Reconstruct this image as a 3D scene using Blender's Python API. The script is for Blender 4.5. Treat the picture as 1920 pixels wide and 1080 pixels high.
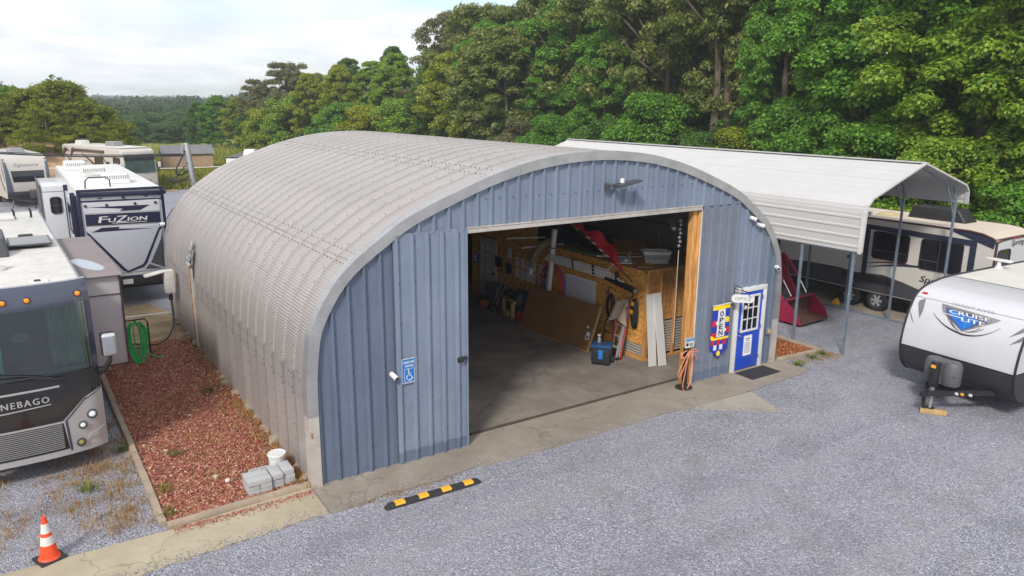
import bpy, bmesh, math, random
import numpy as np
from mathutils import Vector, Matrix
random.seed(7); rng = np.random.default_rng(11)
RAD = math.radians; PI = math.pi
for o in list(bpy.data.objects): bpy.data.objects.remove(o)
sc = bpy.context.scene; COL = sc.collection

# ------------------------------------------------------------------ camera
FPX, YAW, PITCH, ROLL = 1406.15, 0.5893, 0.2396, 0.0075
CAM = Vector((-3.7762, -11.977, 6.6142))
fw = Vector((math.sin(YAW)*math.cos(PITCH), math.cos(YAW)*math.cos(PITCH), -math.sin(PITCH)))
rt = Vector((math.cos(YAW), -math.sin(YAW), 0)); up = rt.cross(fw)
r2 = rt*math.cos(ROLL)+up*math.sin(ROLL); u2 = -rt*math.sin(ROLL)+up*math.cos(ROLL)
cd = bpy.data.cameras.new('camera'); cam = bpy.data.objects.new('camera', cd); COL.objects.link(cam)
cam.matrix_world = Matrix(((r2.x, u2.x, -fw.x, CAM.x), (r2.y, u2.y, -fw.y, CAM.y), (r2.z, u2.z, -fw.z, CAM.z), (0, 0, 0, 1)))
cd.sensor_width = 36; cd.lens = FPX/1920*36; cd.clip_start = 0.1; cd.clip_end = 6000
sc.camera = cam
# ------------------------------------------------------------------ sky, sun, exposure
SUN_EL, SUN_AZ = RAD(41), RAD(232)      # azimuth clockwise from +Y: light comes from behind-left of the camera
w = bpy.data.worlds.new('World'); sc.world = w; w.use_nodes = True
nt = w.node_tree; nt.nodes.clear()
def N(t, ty, **k):
    n = t.nodes.new(ty)
    for a, b in k.items(): setattr(n, a, b)
    return n
out = N(nt, 'ShaderNodeOutputWorld'); sky = N(nt, 'ShaderNodeTexSky', sky_type='NISHITA', sun_disc=False)
sky.sun_elevation = SUN_EL; sky.sun_rotation = SUN_AZ; sky.air_density = 1.0; sky.dust_density = 1.5
b1 = N(nt, 'ShaderNodeBackground'); b1.inputs[1].default_value = 0.085; nt.links.new(sky.outputs[0], b1.inputs[0])
tc = N(nt, 'ShaderNodeTexCoord'); sep = N(nt, 'ShaderNodeSeparateXYZ'); nt.links.new(tc.outputs['Generated'], sep.inputs[0])
def mth(t, op, a, b=None, clamp=False):
    n = N(t, 'ShaderNodeMath', operation=op, use_clamp=clamp)
    for i, v in enumerate((a, b)):
        if v is None: continue
        if isinstance(v, (int, float)): n.inputs[i].default_value = v
        else: t.links.new(v, n.inputs[i])
    return n.outputs[0]
zz = mth(nt, 'ADD', mth(nt, 'MAXIMUM', sep.outputs[2], 0.0), 0.16)
cv = N(nt, 'ShaderNodeCombineXYZ')
nt.links.new(mth(nt, 'DIVIDE', sep.outputs[0], zz), cv.inputs[0]); nt.links.new(mth(nt, 'DIVIDE', sep.outputs[1], zz), cv.inputs[1])
n1 = N(nt, 'ShaderNodeTexNoise'); n1.inputs['Scale'].default_value = 0.55; n1.inputs['Detail'].default_value = 7; n1.inputs['Roughness'].default_value = 0.55
n1.inputs['Distortion'].default_value = 0.4
nt.links.new(cv.outputs[0], n1.inputs['Vector'])
rp = N(nt, 'ShaderNodeValToRGB'); rp.color_ramp.elements[0].position = 0.30; rp.color_ramp.elements[1].position = 0.48
nt.links.new(n1.outputs[0], rp.inputs[0])
n2 = N(nt, 'ShaderNodeTexNoise'); n2.inputs['Scale'].default_value = 1.9; n2.inputs['Detail'].default_value = 9; n2.inputs['Roughness'].default_value = 0.6
nt.links.new(cv.outputs[0], n2.inputs['Vector'])
rc = N(nt, 'ShaderNodeValToRGB'); rc.color_ramp.elements[0].position = 0.32; rc.color_ramp.elements[1].position = 0.62
rc.color_ramp.elements[0].color = (0.66, 0.70, 0.765, 1); rc.color_ramp.elements[1].color = (0.90, 0.905, 0.92, 1)
nt.links.new(n2.outputs[0], rc.inputs[0])
b2 = N(nt, 'ShaderNodeBackground'); b2.inputs[1].default_value = 0.56; nt.links.new(rc.outputs[0], b2.inputs[0])
mx = N(nt, 'ShaderNodeMixShader'); nt.links.new(rp.outputs[0], mx.inputs[0]); nt.links.new(b1.outputs[0], mx.inputs[1]); nt.links.new(b2.outputs[0], mx.inputs[2])
nt.links.new(mx.outputs[0], out.inputs[0])
sd = bpy.data.lights.new('sun', 'SUN'); sun = bpy.data.objects.new('sun', sd); COL.objects.link(sun)
sd.energy = 1.5; sd.angle = RAD(10); sd.color = (1.0, 0.94, 0.85)
sv = Vector((math.sin(SUN_AZ)*math.cos(SUN_EL), math.cos(SUN_AZ)*math.cos(SUN_EL), math.sin(SUN_EL)))
sun.rotation_euler = sv.to_track_quat('Z', 'Y').to_euler()
sc.view_settings.view_transform = 'Standard'; sc.view_settings.look = 'None'; sc.view_settings.gamma = 1
sc.view_settings.use_curve_mapping = False; sc.view_settings.exposure = 1.22
sc.render.engine = 'CYCLES'
sc.cycles.max_bounces = 10; sc.cycles.diffuse_bounces = 7; sc.cycles.transmission_bounces = 8; sc.cycles.transparent_max_bounces = 8; sc.cycles.volume_bounces = 1
try: sc.cycles.use_denoising = True
except Exception: pass

# ------------------------------------------------------------------ helpers
def lnk(o): COL.objects.link(o); return o
def tag(o, label=None, cat=None, group=None, kind=None):
    if label: o['label'] = label
    if cat: o['category'] = cat
    if group: o['group'] = group
    if kind: o['kind'] = kind
    return o
def thing(name, label, cat, loc=(0, 0, 0), rz=0, group=None):
    o = lnk(bpy.data.objects.new(name, None)); o.location = loc; o.rotation_euler = (0, 0, rz); o.empty_display_size = 0.1
    return tag(o, label, cat, group)
def inst(src, parent=None, loc=None, rot=None, scale=None, name=None):
    o = lnk(bpy.data.objects.new(name or src.name.split('.')[0], src.data)); o.parent = parent
    if loc is not None: o.location = loc
    if rot is not None: o.rotation_euler = rot
    if scale is not None: o.scale = scale if hasattr(scale, '__len__') else (scale,)*3
    for k in ('kind',):
        if k in src.keys(): o[k] = src[k]
    return o
def copy_tree(o, parent=None):
    c = o.copy(); lnk(c); c.parent = parent
    for ch in list(o.children): copy_tree(ch, c)
    return c
class Fr:
    """a flat frame: origin, right, up, normal"""
    def __init__(s, o, r, u):
        s.o = Vector(o); s.r = Vector(r).normalized(); s.u = Vector(u).normalized(); s.n = s.r.cross(s.u).normalized()
    def __call__(s, x, y, d=0.0): return s.o+s.r*x+s.u*y+s.n*d
def rrect(x0, y0, x1, y1, r, n=4):
    p = []
    for cx, cy, a in ((x1-r, y0+r, -90), (x1-r, y1-r, 0), (x0+r, y1-r, 90), (x0+r, y0+r, 180)):
        for i in range(n+1):
            t = RAD(a+90*i/n); p.append((cx+r*math.cos(t), cy+r*math.sin(t)))
    return p
def disc(cx, cy, rx, ry=None, n=16):
    ry = ry or rx
    return [(cx+rx*math.cos(2*PI*i/n), cy+ry*math.sin(2*PI*i/n)) for i in range(n)]
class MB:
    def __init__(s): s.v = []; s.f = []; s.mi = []; s.uv = []
    def add(s, vs, fs, mi=0, uv=None):
        b = len(s.v); s.v += [tuple(v) for v in vs]
        s.uv += (uv if uv else [(0, 0)]*len(vs))
        for f in fs: s.f.append(tuple(b+i for i in f)); s.mi.append(mi)
        return s
    def box(s, x0, x1, y0, y1, z0, z1, mi=0):
        return s.add([(x0, y0, z0), (x1, y0, z0), (x1, y1, z0), (x0, y1, z0), (x0, y0, z1), (x1, y0, z1), (x1, y1, z1), (x0, y1, z1)],
              [(0, 3, 2, 1), (4, 5, 6, 7), (0, 1, 5, 4), (1, 2, 6, 5), (2, 3, 7, 6), (3, 0, 4, 7)], mi)
    def bar(s, p, q, w, h, upv=(0, 0, 1), mi=0):
        p, q = Vector(p), Vector(q); d = (q-p).normalized(); U = Vector(upv)
        if abs(d.dot(U)) > .98: U = Vector((0, 1, 0))
        a = d.cross(U).normalized(); b = a.cross(d).normalized()
        vs = [c+a*(w/2*i)+b*(h/2*j) for c in (p, q) for i, j in ((-1, -1), (1, -1), (1, 1), (-1, 1))]
        return s.add(vs, [(3, 2, 1, 0), (4, 5, 6, 7), (0, 1, 5, 4), (1, 2, 6, 5), (2, 3, 7, 6), (3, 0, 4, 7)], mi)
    def tube(s, path, r, n=7, mi=0, caps=True, closed=False):
        P = [Vector(p) for p in path]; m = len(P); rings = []; prev = None
        for i in range(m):
            if closed: t = P[(i+1) % m]-P[i-1]
            else: t = P[min(i+1, m-1)]-P[max(i-1, 0)]
            t = t.normalized() if t.length > 1e-9 else Vector((0, 0, 1))
            if prev is None:
                a = t.orthogonal().normalized()
            else:
                a = (prev-t*prev.dot(t)); a = a.normalized() if a.length > 1e-6 else t.orthogonal().normalized()
            prev = a; b = t.cross(a); rr = r[i] if hasattr(r, '__len__') else r
            rings += [P[i]+(a*math.cos(2*PI*k/n)+b*math.sin(2*PI*k/n))*rr for k in range(n)]
        fs = []
        for i in range(m if closed else m-1):
            j = (i+1) % m
            for k in range(n):
                k2 = (k+1) % n; fs.append((i*n+k, i*n+k2, j*n+k2, j*n+k))
        if caps and not closed: fs += [tuple(range(n-1, -1, -1)), tuple((m-1)*n+k for k in range(n))]
        return s.add(rings, fs, mi)
    def cyl(s, p, q, r0, r1=None, n=14, mi=0): return s.tube([p, q], [r0, r0 if r1 is None else r1], n, mi)
    def lathe(s, prof, c, axis='z', n=20, mi=0, cap=True):
        vs = []
        for r, h in prof:
            for k in range(n):
                a, b = r*math.cos(2*PI*k/n), r*math.sin(2*PI*k/n)
                v = {'z': (a, b, h), 'x': (h, a, b), 'y': (a, h, b)}[axis]
                vs.append((c[0]+v[0], c[1]+v[1], c[2]+v[2]))
        fs = []
        for i in range(len(prof)-1):
            for k in range(n):
                k2 = (k+1) % n; fs.append((i*n+k, i*n+k2, (i+1)*n+k2, (i+1)*n+k))
        if cap and prof[0][0] > 1e-6: fs.append(tuple(range(n-1, -1, -1)))
        if cap and prof[-1][0] > 1e-6: fs.append(tuple((len(prof)-1)*n+k for k in range(n)))
        return s.add(vs, fs, mi)
    def plate(s, F, poly, d0, d1, mi=0):
        n = len(poly); vs = [F(x, y, d0) for x, y in poly]+[F(x, y, d1) for x, y in poly]
        return s.add(vs, [tuple(range(n-1, -1, -1)), tuple(range(n, 2*n))]+[(i, (i+1) % n, n+(i+1) % n, n+i) for i in range(n)], mi)
    def frame(s, F, outer, inner, d0, d1, mi=0):
        n = len(outer); vs = [F(x, y, d) for d in (d0, d1) for L in (outer, inner) for x, y in L]
        fs = []
        for i in range(n):
            j = (i+1) % n
            fs += [(2*n+i, 2*n+j, 3*n+j, 3*n+i), (i, j, 2*n+j, 2*n+i), (n+j, n+i, 3*n+i, 3*n+j), (j, i, n+i, n+j)]
        return s.add(vs, fs, mi)
    def build(s, name, mats, parent=None, smooth=False, bevel=0, seg=2, loc=None, rot=None, uv=False, recalc=True):
        me = bpy.data.meshes.new(name); me.from_pydata([tuple(v) for v in s.v], [], s.f)
        mats = mats if isinstance(mats, (list, tuple)) else [mats]
        for m in mats: me.materials.append(m)
        if len(mats) > 1: me.polygons.foreach_set('material_index', s.mi)
        if uv:
            L = me.uv_layers.new(name='UVMap'); vi = np.zeros(len(me.loops), np.int32); me.loops.foreach_get('vertex_index', vi)
            L.data.foreach_set('uv', np.array(s.uv, np.float32)[vi].ravel())
        if recalc or bevel:
            bm = bmesh.new(); bm.from_mesh(me)
            if recalc: bmesh.ops.recalc_face_normals(bm, faces=bm.faces)
            if bevel:
                ed = [e for e in bm.edges if len(e.link_faces) == 2 and e.calc_face_angle(0) > RAD(32)]
                bmesh.ops.bevel(bm, geom=ed, offset=bevel, segments=seg, profile=.6, affect='EDGES', clamp_overlap=True)
            bm.to_mesh(me); bm.free()
        if smooth or bevel:
            me.shade_smooth(); me.set_sharp_from_angle(angle=RAD(38))
        me.update(); o = lnk(bpy.data.objects.new(name, me)); o.parent = parent
        if loc is not None: o.location = loc
        if rot is not None: o.rotation_euler = rot
        return o
def boxpart(name, mat, parent, x0, x1, y0, y1, z0, z1, bevel=0.0, **k):
    return MB().box(x0, x1, y0, y1, z0, z1).build(name, mat, parent, bevel=bevel, **k)
_txt = {}
def text_mesh(body, spacing=1.0):
    if (body, spacing) in _txt: return _txt[(body, spacing)]
    c = bpy.data.curves.new('t', 'FONT'); c.body = body; c.size = 1; c.space_character = spacing; c.resolution_u = 2
    o = lnk(bpy.data.objects.new('t', c)); me = bpy.data.meshes.new_from_object(o)
    v = [tuple(x.co) for x in me.vertices]; f = [tuple(p.vertices) for p in me.polygons]
    bpy.data.objects.remove(o); bpy.data.curves.remove(c)
    _txt[(body, spacing)] = (v, f); return v, f
def text(mb, F, body, x, y, w, h, d=.006, mi=0, shear=0.0, spacing=1.0, bold=0.0, fn=None):
    """lettering fitted into a w x h box whose lower left corner is (x, y) in frame F"""
    v, f = text_mesh(body, spacing)
    xs = [a[0] for a in v]; ys = [a[1] for a in v]; x0, x1, y0, y1 = min(xs), max(xs), min(ys), max(ys)
    sx, sy = w/max(x1-x0, 1e-6), h/max(y1-y0, 1e-6)
    for ox in ((0,) if not bold else (-bold, bold)):
        pts = [(x+ox+(a[0]-x0)*sx+shear*(a[1]-y0)*sy, y+(a[1]-y0)*sy) for a in v]
        mb.add([(fn or F)(px, py, d+(0.0004 if ox > 0 else 0)) for px, py in pts], f, mi)
    return mb
# ------------------------------------------------------------------ materials
def mat(name, col, rough=.5, metal=0.0, var=.12, vs=2.5, bump=0.0, bs=40, det=6, col2=None, spec=None, coat=0.0, dirt=None, stretch=None):
    m = bpy.data.materials.new(name); m.use_nodes = True; t = m.node_tree; p = t.nodes['Principled BSDF']
    tc = N(t, 'ShaderNodeTexCoord'); vec = tc.outputs['Object']
    if stretch:
        mp = N(t, 'ShaderNodeMapping'); mp.inputs['Scale'].default_value = stretch; t.links.new(vec, mp.inputs[0]); vec = mp.outputs[0]
    nz = N(t, 'ShaderNodeTexNoise'); nz.inputs['Scale'].default_value = vs; nz.inputs['Detail'].default_value = det; nz.inputs['Roughness'].default_value = .62
    t.links.new(vec, nz.inputs['Vector'])
    r = N(t, 'ShaderNodeValToRGB'); r.color_ramp.elements[0].position = .3; r.color_ramp.elements[1].position = .7
    a = [c*(1-var) for c in col]; b = [min(1, c*(1+var)) for c in (col2 or col)]
    r.color_ramp.elements[0].color = (*a, 1); r.color_ramp.elements[1].color = (*b, 1)
    t.links.new(nz.outputs[0], r.inputs[0]); src = r.outputs[0]
    if dirt:
        dcol, amt, dsc = dirt
        n3 = N(t, 'ShaderNodeTexNoise'); n3.inputs['Scale'].default_value = dsc; n3.inputs['Detail'].default_value = 8; n3.inputs['Roughness'].default_value = .7
        t.links.new(vec, n3.inputs['Vector'])
        r3 = N(t, 'ShaderNodeValToRGB'); r3.color_ramp.elements[0].position = .48; r3.color_ramp.elements[1].position = .75
        r3.color_ramp.elements[1].color = (amt, amt, amt, 1); t.links.new(n3.outputs[0], r3.inputs[0])
        mxx = N(t, 'ShaderNodeMix', data_type='RGBA'); t.links.new(r3.outputs[0], mxx.inputs[0]); t.links.new(src, mxx.inputs[6])
        mxx.inputs[7].default_value = (*dcol, 1); src = mxx.outputs[2]
    t.links.new(src, p.inputs['Base Color'])
    p.inputs['Roughness'].default_value = rough; p.inputs['Metallic'].default_value = metal
    if spec is not None: p.inputs['Specular IOR Level'].default_value = spec
    if coat: p.inputs['Coat Weight'].default_value = coat; p.inputs['Coat Roughness'].default_value = .06
    if bump:
        n4 = N(t, 'ShaderNodeTexNoise'); n4.inputs['Scale'].default_value = bs; n4.inputs['Detail'].default_value = 5; t.links.new(vec, n4.inputs['Vector'])
        bn = N(t, 'ShaderNodeBump'); bn.inputs['Strength'].default_value = bump; bn.inputs['Distance'].default_value = .02
        t.links.new(n4.outputs[0], bn.inputs['Height']); t.links.new(bn.outputs[0], p.inputs['Normal'])
    return m
def ramp(t, src, stops):
    r = N(t, 'ShaderNodeValToRGB'); e = r.color_ramp.elements
    while len(e) < len(stops): e.new(.5)
    for i, (q, c) in enumerate(stops): e[i].position = q; e[i].color = (*c, 1) if hasattr(c, '__len__') else (c, c, c, 1)
    t.links.new(src, r.inputs[0]); return r.outputs[0]
def noise_n(t, vec, scale, det=6, rough=.6):
    n = N(t, 'ShaderNodeTexNoise'); n.inputs['Scale'].default_value = scale; n.inputs['Detail'].default_value = det; n.inputs['Roughness'].default_value = rough
    t.links.new(vec, n.inputs['Vector']); return n.outputs[0]
def mixc(t, f, a, b, mode='MIX'):
    m = N(t, 'ShaderNodeMix', data_type='RGBA', blend_type=mode)
    for i, v in ((0, f), (6, a), (7, b)):
        if isinstance(v, (int, float)): m.inputs[i].default_value = v
        elif isinstance(v, tuple): m.inputs[i].default_value = (*v, 1)
        else: t.links.new(v, m.inputs[i])
    return m.outputs[2]
def base(name, rough=.9):
    m = bpy.data.materials.new(name); m.use_nodes = True; t = m.node_tree; p = t.nodes['Principled BSDF']; p.inputs['Roughness'].default_value = rough
    return m, t, p, N(t, 'ShaderNodeTexCoord').outputs['Object']
def bumpn(t, p, h, strength, dist):
    b = N(t, 'ShaderNodeBump'); b.inputs['Strength'].default_value = strength; b.inputs['Distance'].default_value = dist
    t.links.new(h, b.inputs['Height']); t.links.new(b.outputs[0], p.inputs['Normal'])
M = {}
# gravel: crushed blue-grey limestone, each stone its own tint
def gravel_mat():
    m, t, p, v = base('gravel', .85)
    vo = N(t, 'ShaderNodeTexVoronoi'); vo.inputs['Scale'].default_value = 44; t.links.new(v, vo.inputs['Vector'])
    sp = N(t, 'ShaderNodeSeparateColor'); t.links.new(vo.outputs['Color'], sp.inputs[0])
    c = ramp(t, sp.outputs[0], [(0, (.11, .112, .145)), (.3, (.215, .218, .27)), (.7, (.32, .323, .385)), (.93, (.44, .44, .50)), (1, (.62, .62, .65))])
    big = noise_n(t, v, .22, 5, .55)
    c = mixc(t, ramp(t, big, [(.35, .0), (.7, .35)]), c, (.36, .36, .42), 'MIX')
    mp = N(t, 'ShaderNodeMapping'); mp.inputs['Rotation'].default_value = (0, 0, .42); mp.inputs['Scale'].default_value = (.10, 1.05, 1); t.links.new(v, mp.inputs[0])
    lane = noise_n(t, mp.outputs[0], 1.0, 4, .5)
    c = mixc(t, ramp(t, lane, [(.50, 0), (.64, .34)]), c, (.34, .335, .37)); c = mixc(t, ramp(t, lane, [(.36, .30), (.48, 0)]), c, (.17, .172, .21))
    med = noise_n(t, v, 1.3, 6, .65)
    c = mixc(t, ramp(t, med, [(.54, 0), (.72, .45)]), c, (.245, .21, .175))
    c = mixc(t, ramp(t, noise_n(t, v, .7, 4, .6), [(.3, .28), (.5, 0)]), c, (.11, .115, .14))
    # dusty brown ground shows on the far left
    sx = N(t, 'ShaderNodeSeparateXYZ'); t.links.new(v, sx.inputs[0])
    l = mth(t, 'MULTIPLY', mth(t, 'SUBTRACT', -2.2, sx.outputs[0]), .5, True)
    l = mth(t, 'MULTIPLY', l, ramp(t, noise_n(t, v, .9, 7, .7), [(.50, 0), (.68, .6)]))
    c = mixc(t, l, c, (.21, .165, .11))
    t.links.new(c, p.inputs['Base Color'])
    h = mth(t, 'ADD', mth(t, 'MULTIPLY', vo.outputs['Distance'], -1.0), mth(t, 'MULTIPLY', noise_n(t, v, 9, 4), .8))
    bumpn(t, p, h, .9, .03); return m
M['gravel'] = gravel_mat()
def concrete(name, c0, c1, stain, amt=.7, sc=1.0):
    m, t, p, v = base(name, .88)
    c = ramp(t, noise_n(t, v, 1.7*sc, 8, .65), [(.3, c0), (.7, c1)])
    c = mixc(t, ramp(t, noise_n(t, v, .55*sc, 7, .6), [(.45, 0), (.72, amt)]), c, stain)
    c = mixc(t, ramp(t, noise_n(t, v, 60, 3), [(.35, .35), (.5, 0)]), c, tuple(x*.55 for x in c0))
    vo = N(t, 'ShaderNodeTexVoronoi', feature='DISTANCE_TO_EDGE'); vo.inputs['Scale'].default_value = .33
    wv = N(t, 'ShaderNodeVectorMath', operation='ADD'); t.links.new(v, wv.inputs[0])
    nn = N(t, 'ShaderNodeTexNoise'); nn.inputs['Scale'].default_value = 1.5; nn.inputs['Detail'].default_value = 6; t.links.new(v, nn.inputs['Vector']); t.links.new(nn.outputs[1], wv.inputs[1])
    t.links.new(wv.outputs[0], vo.inputs['Vector'])
    c = mixc(t, ramp(t, vo.outputs['Distance'], [(.0, .6), (.006, 0)]), c, tuple(x*.4 for x in c0))
    t.links.new(c, p.inputs['Base Color']); bumpn(t, p, noise_n(t, v, 45, 6, .7), .35, .01); return m
M['apron'] = concrete('apron_concrete', (.225, .196, .162), (.315, .276, .234), (.16, .136, .112), .55)
M['path'] = concrete('path_concrete', (.34, .292, .21), (.43, .375, .28), (.23, .185, .125), .5)
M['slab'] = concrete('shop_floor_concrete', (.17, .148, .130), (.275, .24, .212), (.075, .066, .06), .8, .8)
M['patch'] = concrete('patch_concrete', (.29, .265, .225), (.37, .34, .30), (.24, .21, .17), .4)
def mulch_mat():
    m, t, p, v = base('mulch', .95)
    vo = N(t, 'ShaderNodeTexVoronoi'); vo.inputs['Scale'].default_value = 26; t.links.new(v, vo.inputs['Vector'])
    sp = N(t, 'ShaderNodeSeparateColor'); t.links.new(vo.outputs['Color'], sp.inputs[0])
    c = ramp(t, sp.outputs[0], [(0, (.12, .035, .028)), (.5, (.29, .085, .065)), (1, (.42, .18, .13))])
    c = mixc(t, ramp(t, noise_n(t, v, 1.1, 7, .7), [(.5, 0), (.68, .8)]), c, (.33, .20, .085))
    t.links.new(c, p.inputs['Base Color']); bumpn(t, p, vo.outputs['Distance'], .8, .03); return m
M['mulch'] = mulch_mat()
def island_mat(name, stops, rough=.9, transl=0.0, gloss=0.0):
    m = bpy.data.materials.new(name); m.use_nodes = True; t = m.node_tree; t.nodes.clear(); o = N(t, 'ShaderNodeOutputMaterial')
    g = N(t, 'ShaderNodeNewGeometry'); c = ramp(t, g.outputs['Random Per Island'], stops)
    d = N(t, 'ShaderNodeBsdfPrincipled'); d.inputs['Roughness'].default_value = rough; d.inputs['Specular IOR Level'].default_value = gloss
    t.links.new(c, d.inputs['Base Color']); s = d.outputs[0]
    if transl:
        tr = N(t, 'ShaderNodeBsdfTranslucent'); t.links.new(mixc(t, 1.0, c, (1.0, 1.0, .55), 'MULTIPLY'), tr.inputs[0])
        mm = N(t, 'ShaderNodeMixShader'); mm.inputs[0].default_value = transl; t.links.new(s, mm.inputs[1]); t.links.new(tr.outputs[0], mm.inputs[2]); s = mm.outputs[0]
    t.links.new(s, o.inputs[0]); return m
def leafm(name, a, b, c): return island_mat(name, [(0, a), (.55, b), (1, c)], .5, .46, .4)
M['chips'] = island_mat('bark_chips', [(0, (.13, .04, .032)), (.30, (.31, .095, .075)), (.68, (.43, .17, .13)), (.84, (.46, .27, .13)), (1, (.56, .45, .34))])
M['stones'] = island_mat('loose_gravel', [(0, (.11, .113, .145)), (.4, (.23, .233, .285)), (.8, (.34, .343, .405)), (1, (.62, .62, .65))], .85)
M['straw'] = island_mat('dry_grass', [(0, (.20, .105, .04)), (.5, (.36, .21, .075)), (1, (.50, .34, .15))], .9, .2)
M['weed'] = island_mat('green_weed', [(0, (.05, .10, .02)), (.6, (.13, .19, .03)), (1, (.28, .28, .05))], .8, .25)
M['field'] = island_mat('field_grass', [(0, (.11, .15, .02)), (.5, (.20, .24, .04)), (.85, (.32, .30, .07)), (1, (.36, .24, .09))], .9, .2)
# sheet metal of the arch panels, with the transverse crimps as fine relief along the arc
def sheet(name, crimp):
    m, t, p, v = base(name, .42)
    p.inputs['Metallic'].default_value = .35
    g = N(t, 'ShaderNodeTexCoord'); su = N(t, 'ShaderNodeSeparateXYZ'); t.links.new(g.outputs['UV'], su.inputs[0])
    c = ramp(t, noise_n(t, v, .8, 6, .6), [(.3, (.385, .355, .34)), (.7, (.48, .447, .432))])
    oi = N(t, 'ShaderNodeObjectInfo')
    c = mixc(t, mth(t, 'MULTIPLY', oi.outputs['Random'], .36 if crimp else .85), c, (.33, .315, .33) if crimp else (.335, .312, .318))
    mp = N(t, 'ShaderNodeMapping'); mp.inputs['Scale'].default_value = (9, 9, .5); t.links.new(v, mp.inputs[0])
    c = mixc(t, ramp(t, noise_n(t, mp.outputs[0], 1, 6, .7), [(.5, 0), (.75, .35)]), c, (.30, .26, .235))
    if crimp:
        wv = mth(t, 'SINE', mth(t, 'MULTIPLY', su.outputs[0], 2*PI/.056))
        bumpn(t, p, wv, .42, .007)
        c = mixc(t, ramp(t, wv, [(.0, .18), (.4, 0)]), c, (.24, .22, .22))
    else:
        bumpn(t, p, noise_n(t, v, 3, 3), .25, .02)
        lap = ramp(t, su.outputs[1], [(.045, .85), (.075, .55), (.16, 0)])      # lap grime, painted dark in place of gap shade between the sheets
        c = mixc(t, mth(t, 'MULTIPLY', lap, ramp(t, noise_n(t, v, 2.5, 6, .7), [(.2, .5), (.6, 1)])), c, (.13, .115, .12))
        c = mixc(t, ramp(t, noise_n(t, v, .9, 5, .6), [(.5, 0), (.7, .5)]), c, (.52, .47, .39))
    t.links.new(c, p.inputs['Base Color']); return m
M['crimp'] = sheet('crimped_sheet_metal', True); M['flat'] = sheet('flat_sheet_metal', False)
def streaks(name, c0, c1, dark, rough=.5, amt=.5):
    m, t, p, v = base(name, rough)
    mp = N(t, 'ShaderNodeMapping'); mp.inputs['Scale'].default_value = (7, 7, .35); t.links.new(v, mp.inputs[0])
    c = ramp(t, noise_n(t, v, .9, 6, .6), [(.3, c0), (.7, c1)])
    c = mixc(t, ramp(t, noise_n(t, mp.outputs[0], 1.0, 7, .7), [(.45, 0), (.75, amt)]), c, dark)
    c = mixc(t, ramp(t, noise_n(t, v, 5, 8, .75), [(.55, 0), (.75, amt*.6)]), c, tuple(x*.7 for x in dark))
    t.links.new(c, p.inputs['Base Color']); bumpn(t, p, noise_n(t, v, 1.6, 3), .38, .05); return m
M['blue_dark'] = streaks('blue_wall_metal', (.104, .134, .198), (.134, .168, .24), (.062, .08, .118))
M['blue_light'] = streaks('blue_wall_metal_faded', (.168, .208, .285), (.205, .248, .33), (.115, .14, .192))
M['blue_grey'] = streaks('blue_wall_metal_weathered', (.145, .170, .225), (.182, .21, .272), (.095, .108, .14))
M['galv'] = mat('galvanised_steel', (.42, .42, .43), .42, .6, .16, 3, .05, 20)
M['post'] = mat('blue_grey_post_steel', (.19, .24, .30), .45, .3, .2, 4, .05, 20)
M['trim'] = mat('pale_trim_metal', (.50, .46, .43), .45, .2, .12, 2, dirt=((.25, .2, .16), .6, 3))
M['rust'] = mat('rust', (.22, .09, .03), .9, 0, .5, 9, .3, 60, col2=(.36, .22, .11))
M['bolt'] = mat('bolt_head', (.035, .034, .036), .5, .4); M['bolt_grey'] = mat('bolt_head_grey', (.15, .135, .13), .5, .4)
M['white'] = mat('white_paint', (.62, .62, .615), .4, 0, .05, 2)
M['white_dirty'] = mat('white_paint_aged', (.57, .555, .53), .5, 0, .1, 2, dirt=((.35, .31, .27), .45, 5))
M['carport'] = mat('carport_white_steel', (.50, .497, .50), .38, .1, .04, 1.5, dirt=((.5, .48, .45), .35, 2))
M['black'] = mat('black_plastic', (.018, .018, .021), .45, 0, .2, 5)
M['rubber'] = mat('rubber', (.022, .022, .024), .8, 0, .25, 9, .2, 60)
M['darkgrey'] = mat('charcoal', (.055, .057, .066), .45, 0, .12, 3)
M['grey'] = mat('mid_grey', (.22, .22, .235), .45, 0, .1, 3)
M['silver'] = mat('silver_paint', (.45, .44, .45), .32, .35, .08, 2, coat=.3)
M['chrome'] = mat('chrome', (.75, .75, .77), .12, 1.0, .03)
M['glass'] = mat('dark_window_glass', (.012, .014, .018), .05, 0, .2, 1.2, spec=.8)
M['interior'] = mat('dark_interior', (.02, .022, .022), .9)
M['wood'] = mat('framing_timber', (.42, .19, .05), .75, 0, .3, 2.5, .15, 30, col2=(.55, .28, .09), stretch=(6, 6, .8))
M['wood_pale'] = mat('pale_timber', (.42, .28, .13), .75, 0, .25, 3, .15, 30, stretch=(6, 6, 1))
M['timber'] = mat('weathered_landscape_timber', (.33, .265, .20), .9, 0, .25, 3, .5, 25, dirt=((.16, .12, .09), .7, 6))
def osb_mat():
    m, t, p, v = base('strand_board', .8)
    mp = N(t, 'ShaderNodeMapping'); mp.inputs['Scale'].default_value = (14, 14, 26); t.links.new(v, mp.inputs[0])
    vo = N(t, 'ShaderNodeTexVoronoi'); vo.inputs['Scale'].default_value = 1.0; t.links.new(mp.outputs[0], vo.inputs['Vector'])
    sp = N(t, 'ShaderNodeSeparateColor'); t.links.new(vo.outputs['Color'], sp.inputs[0])
    c = ramp(t, sp.outputs[0], [(0, (.46, .19, .03)), (.5, (.68, .32, .06)), (1, (.78, .44, .12))])
    c = mixc(t, ramp(t, noise_n(t, v, 8, 6, .7), [(.45, 0), (.7, .55)]), c, (.32, .13, .026))
    t.links.new(c, p.inputs['Base Color']); return m
M['osb'] = osb_mat()
M['hardboard'] = mat('brown_hardboard', (.22, .105, .036), .7, 0, .12, 1.5)
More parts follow.
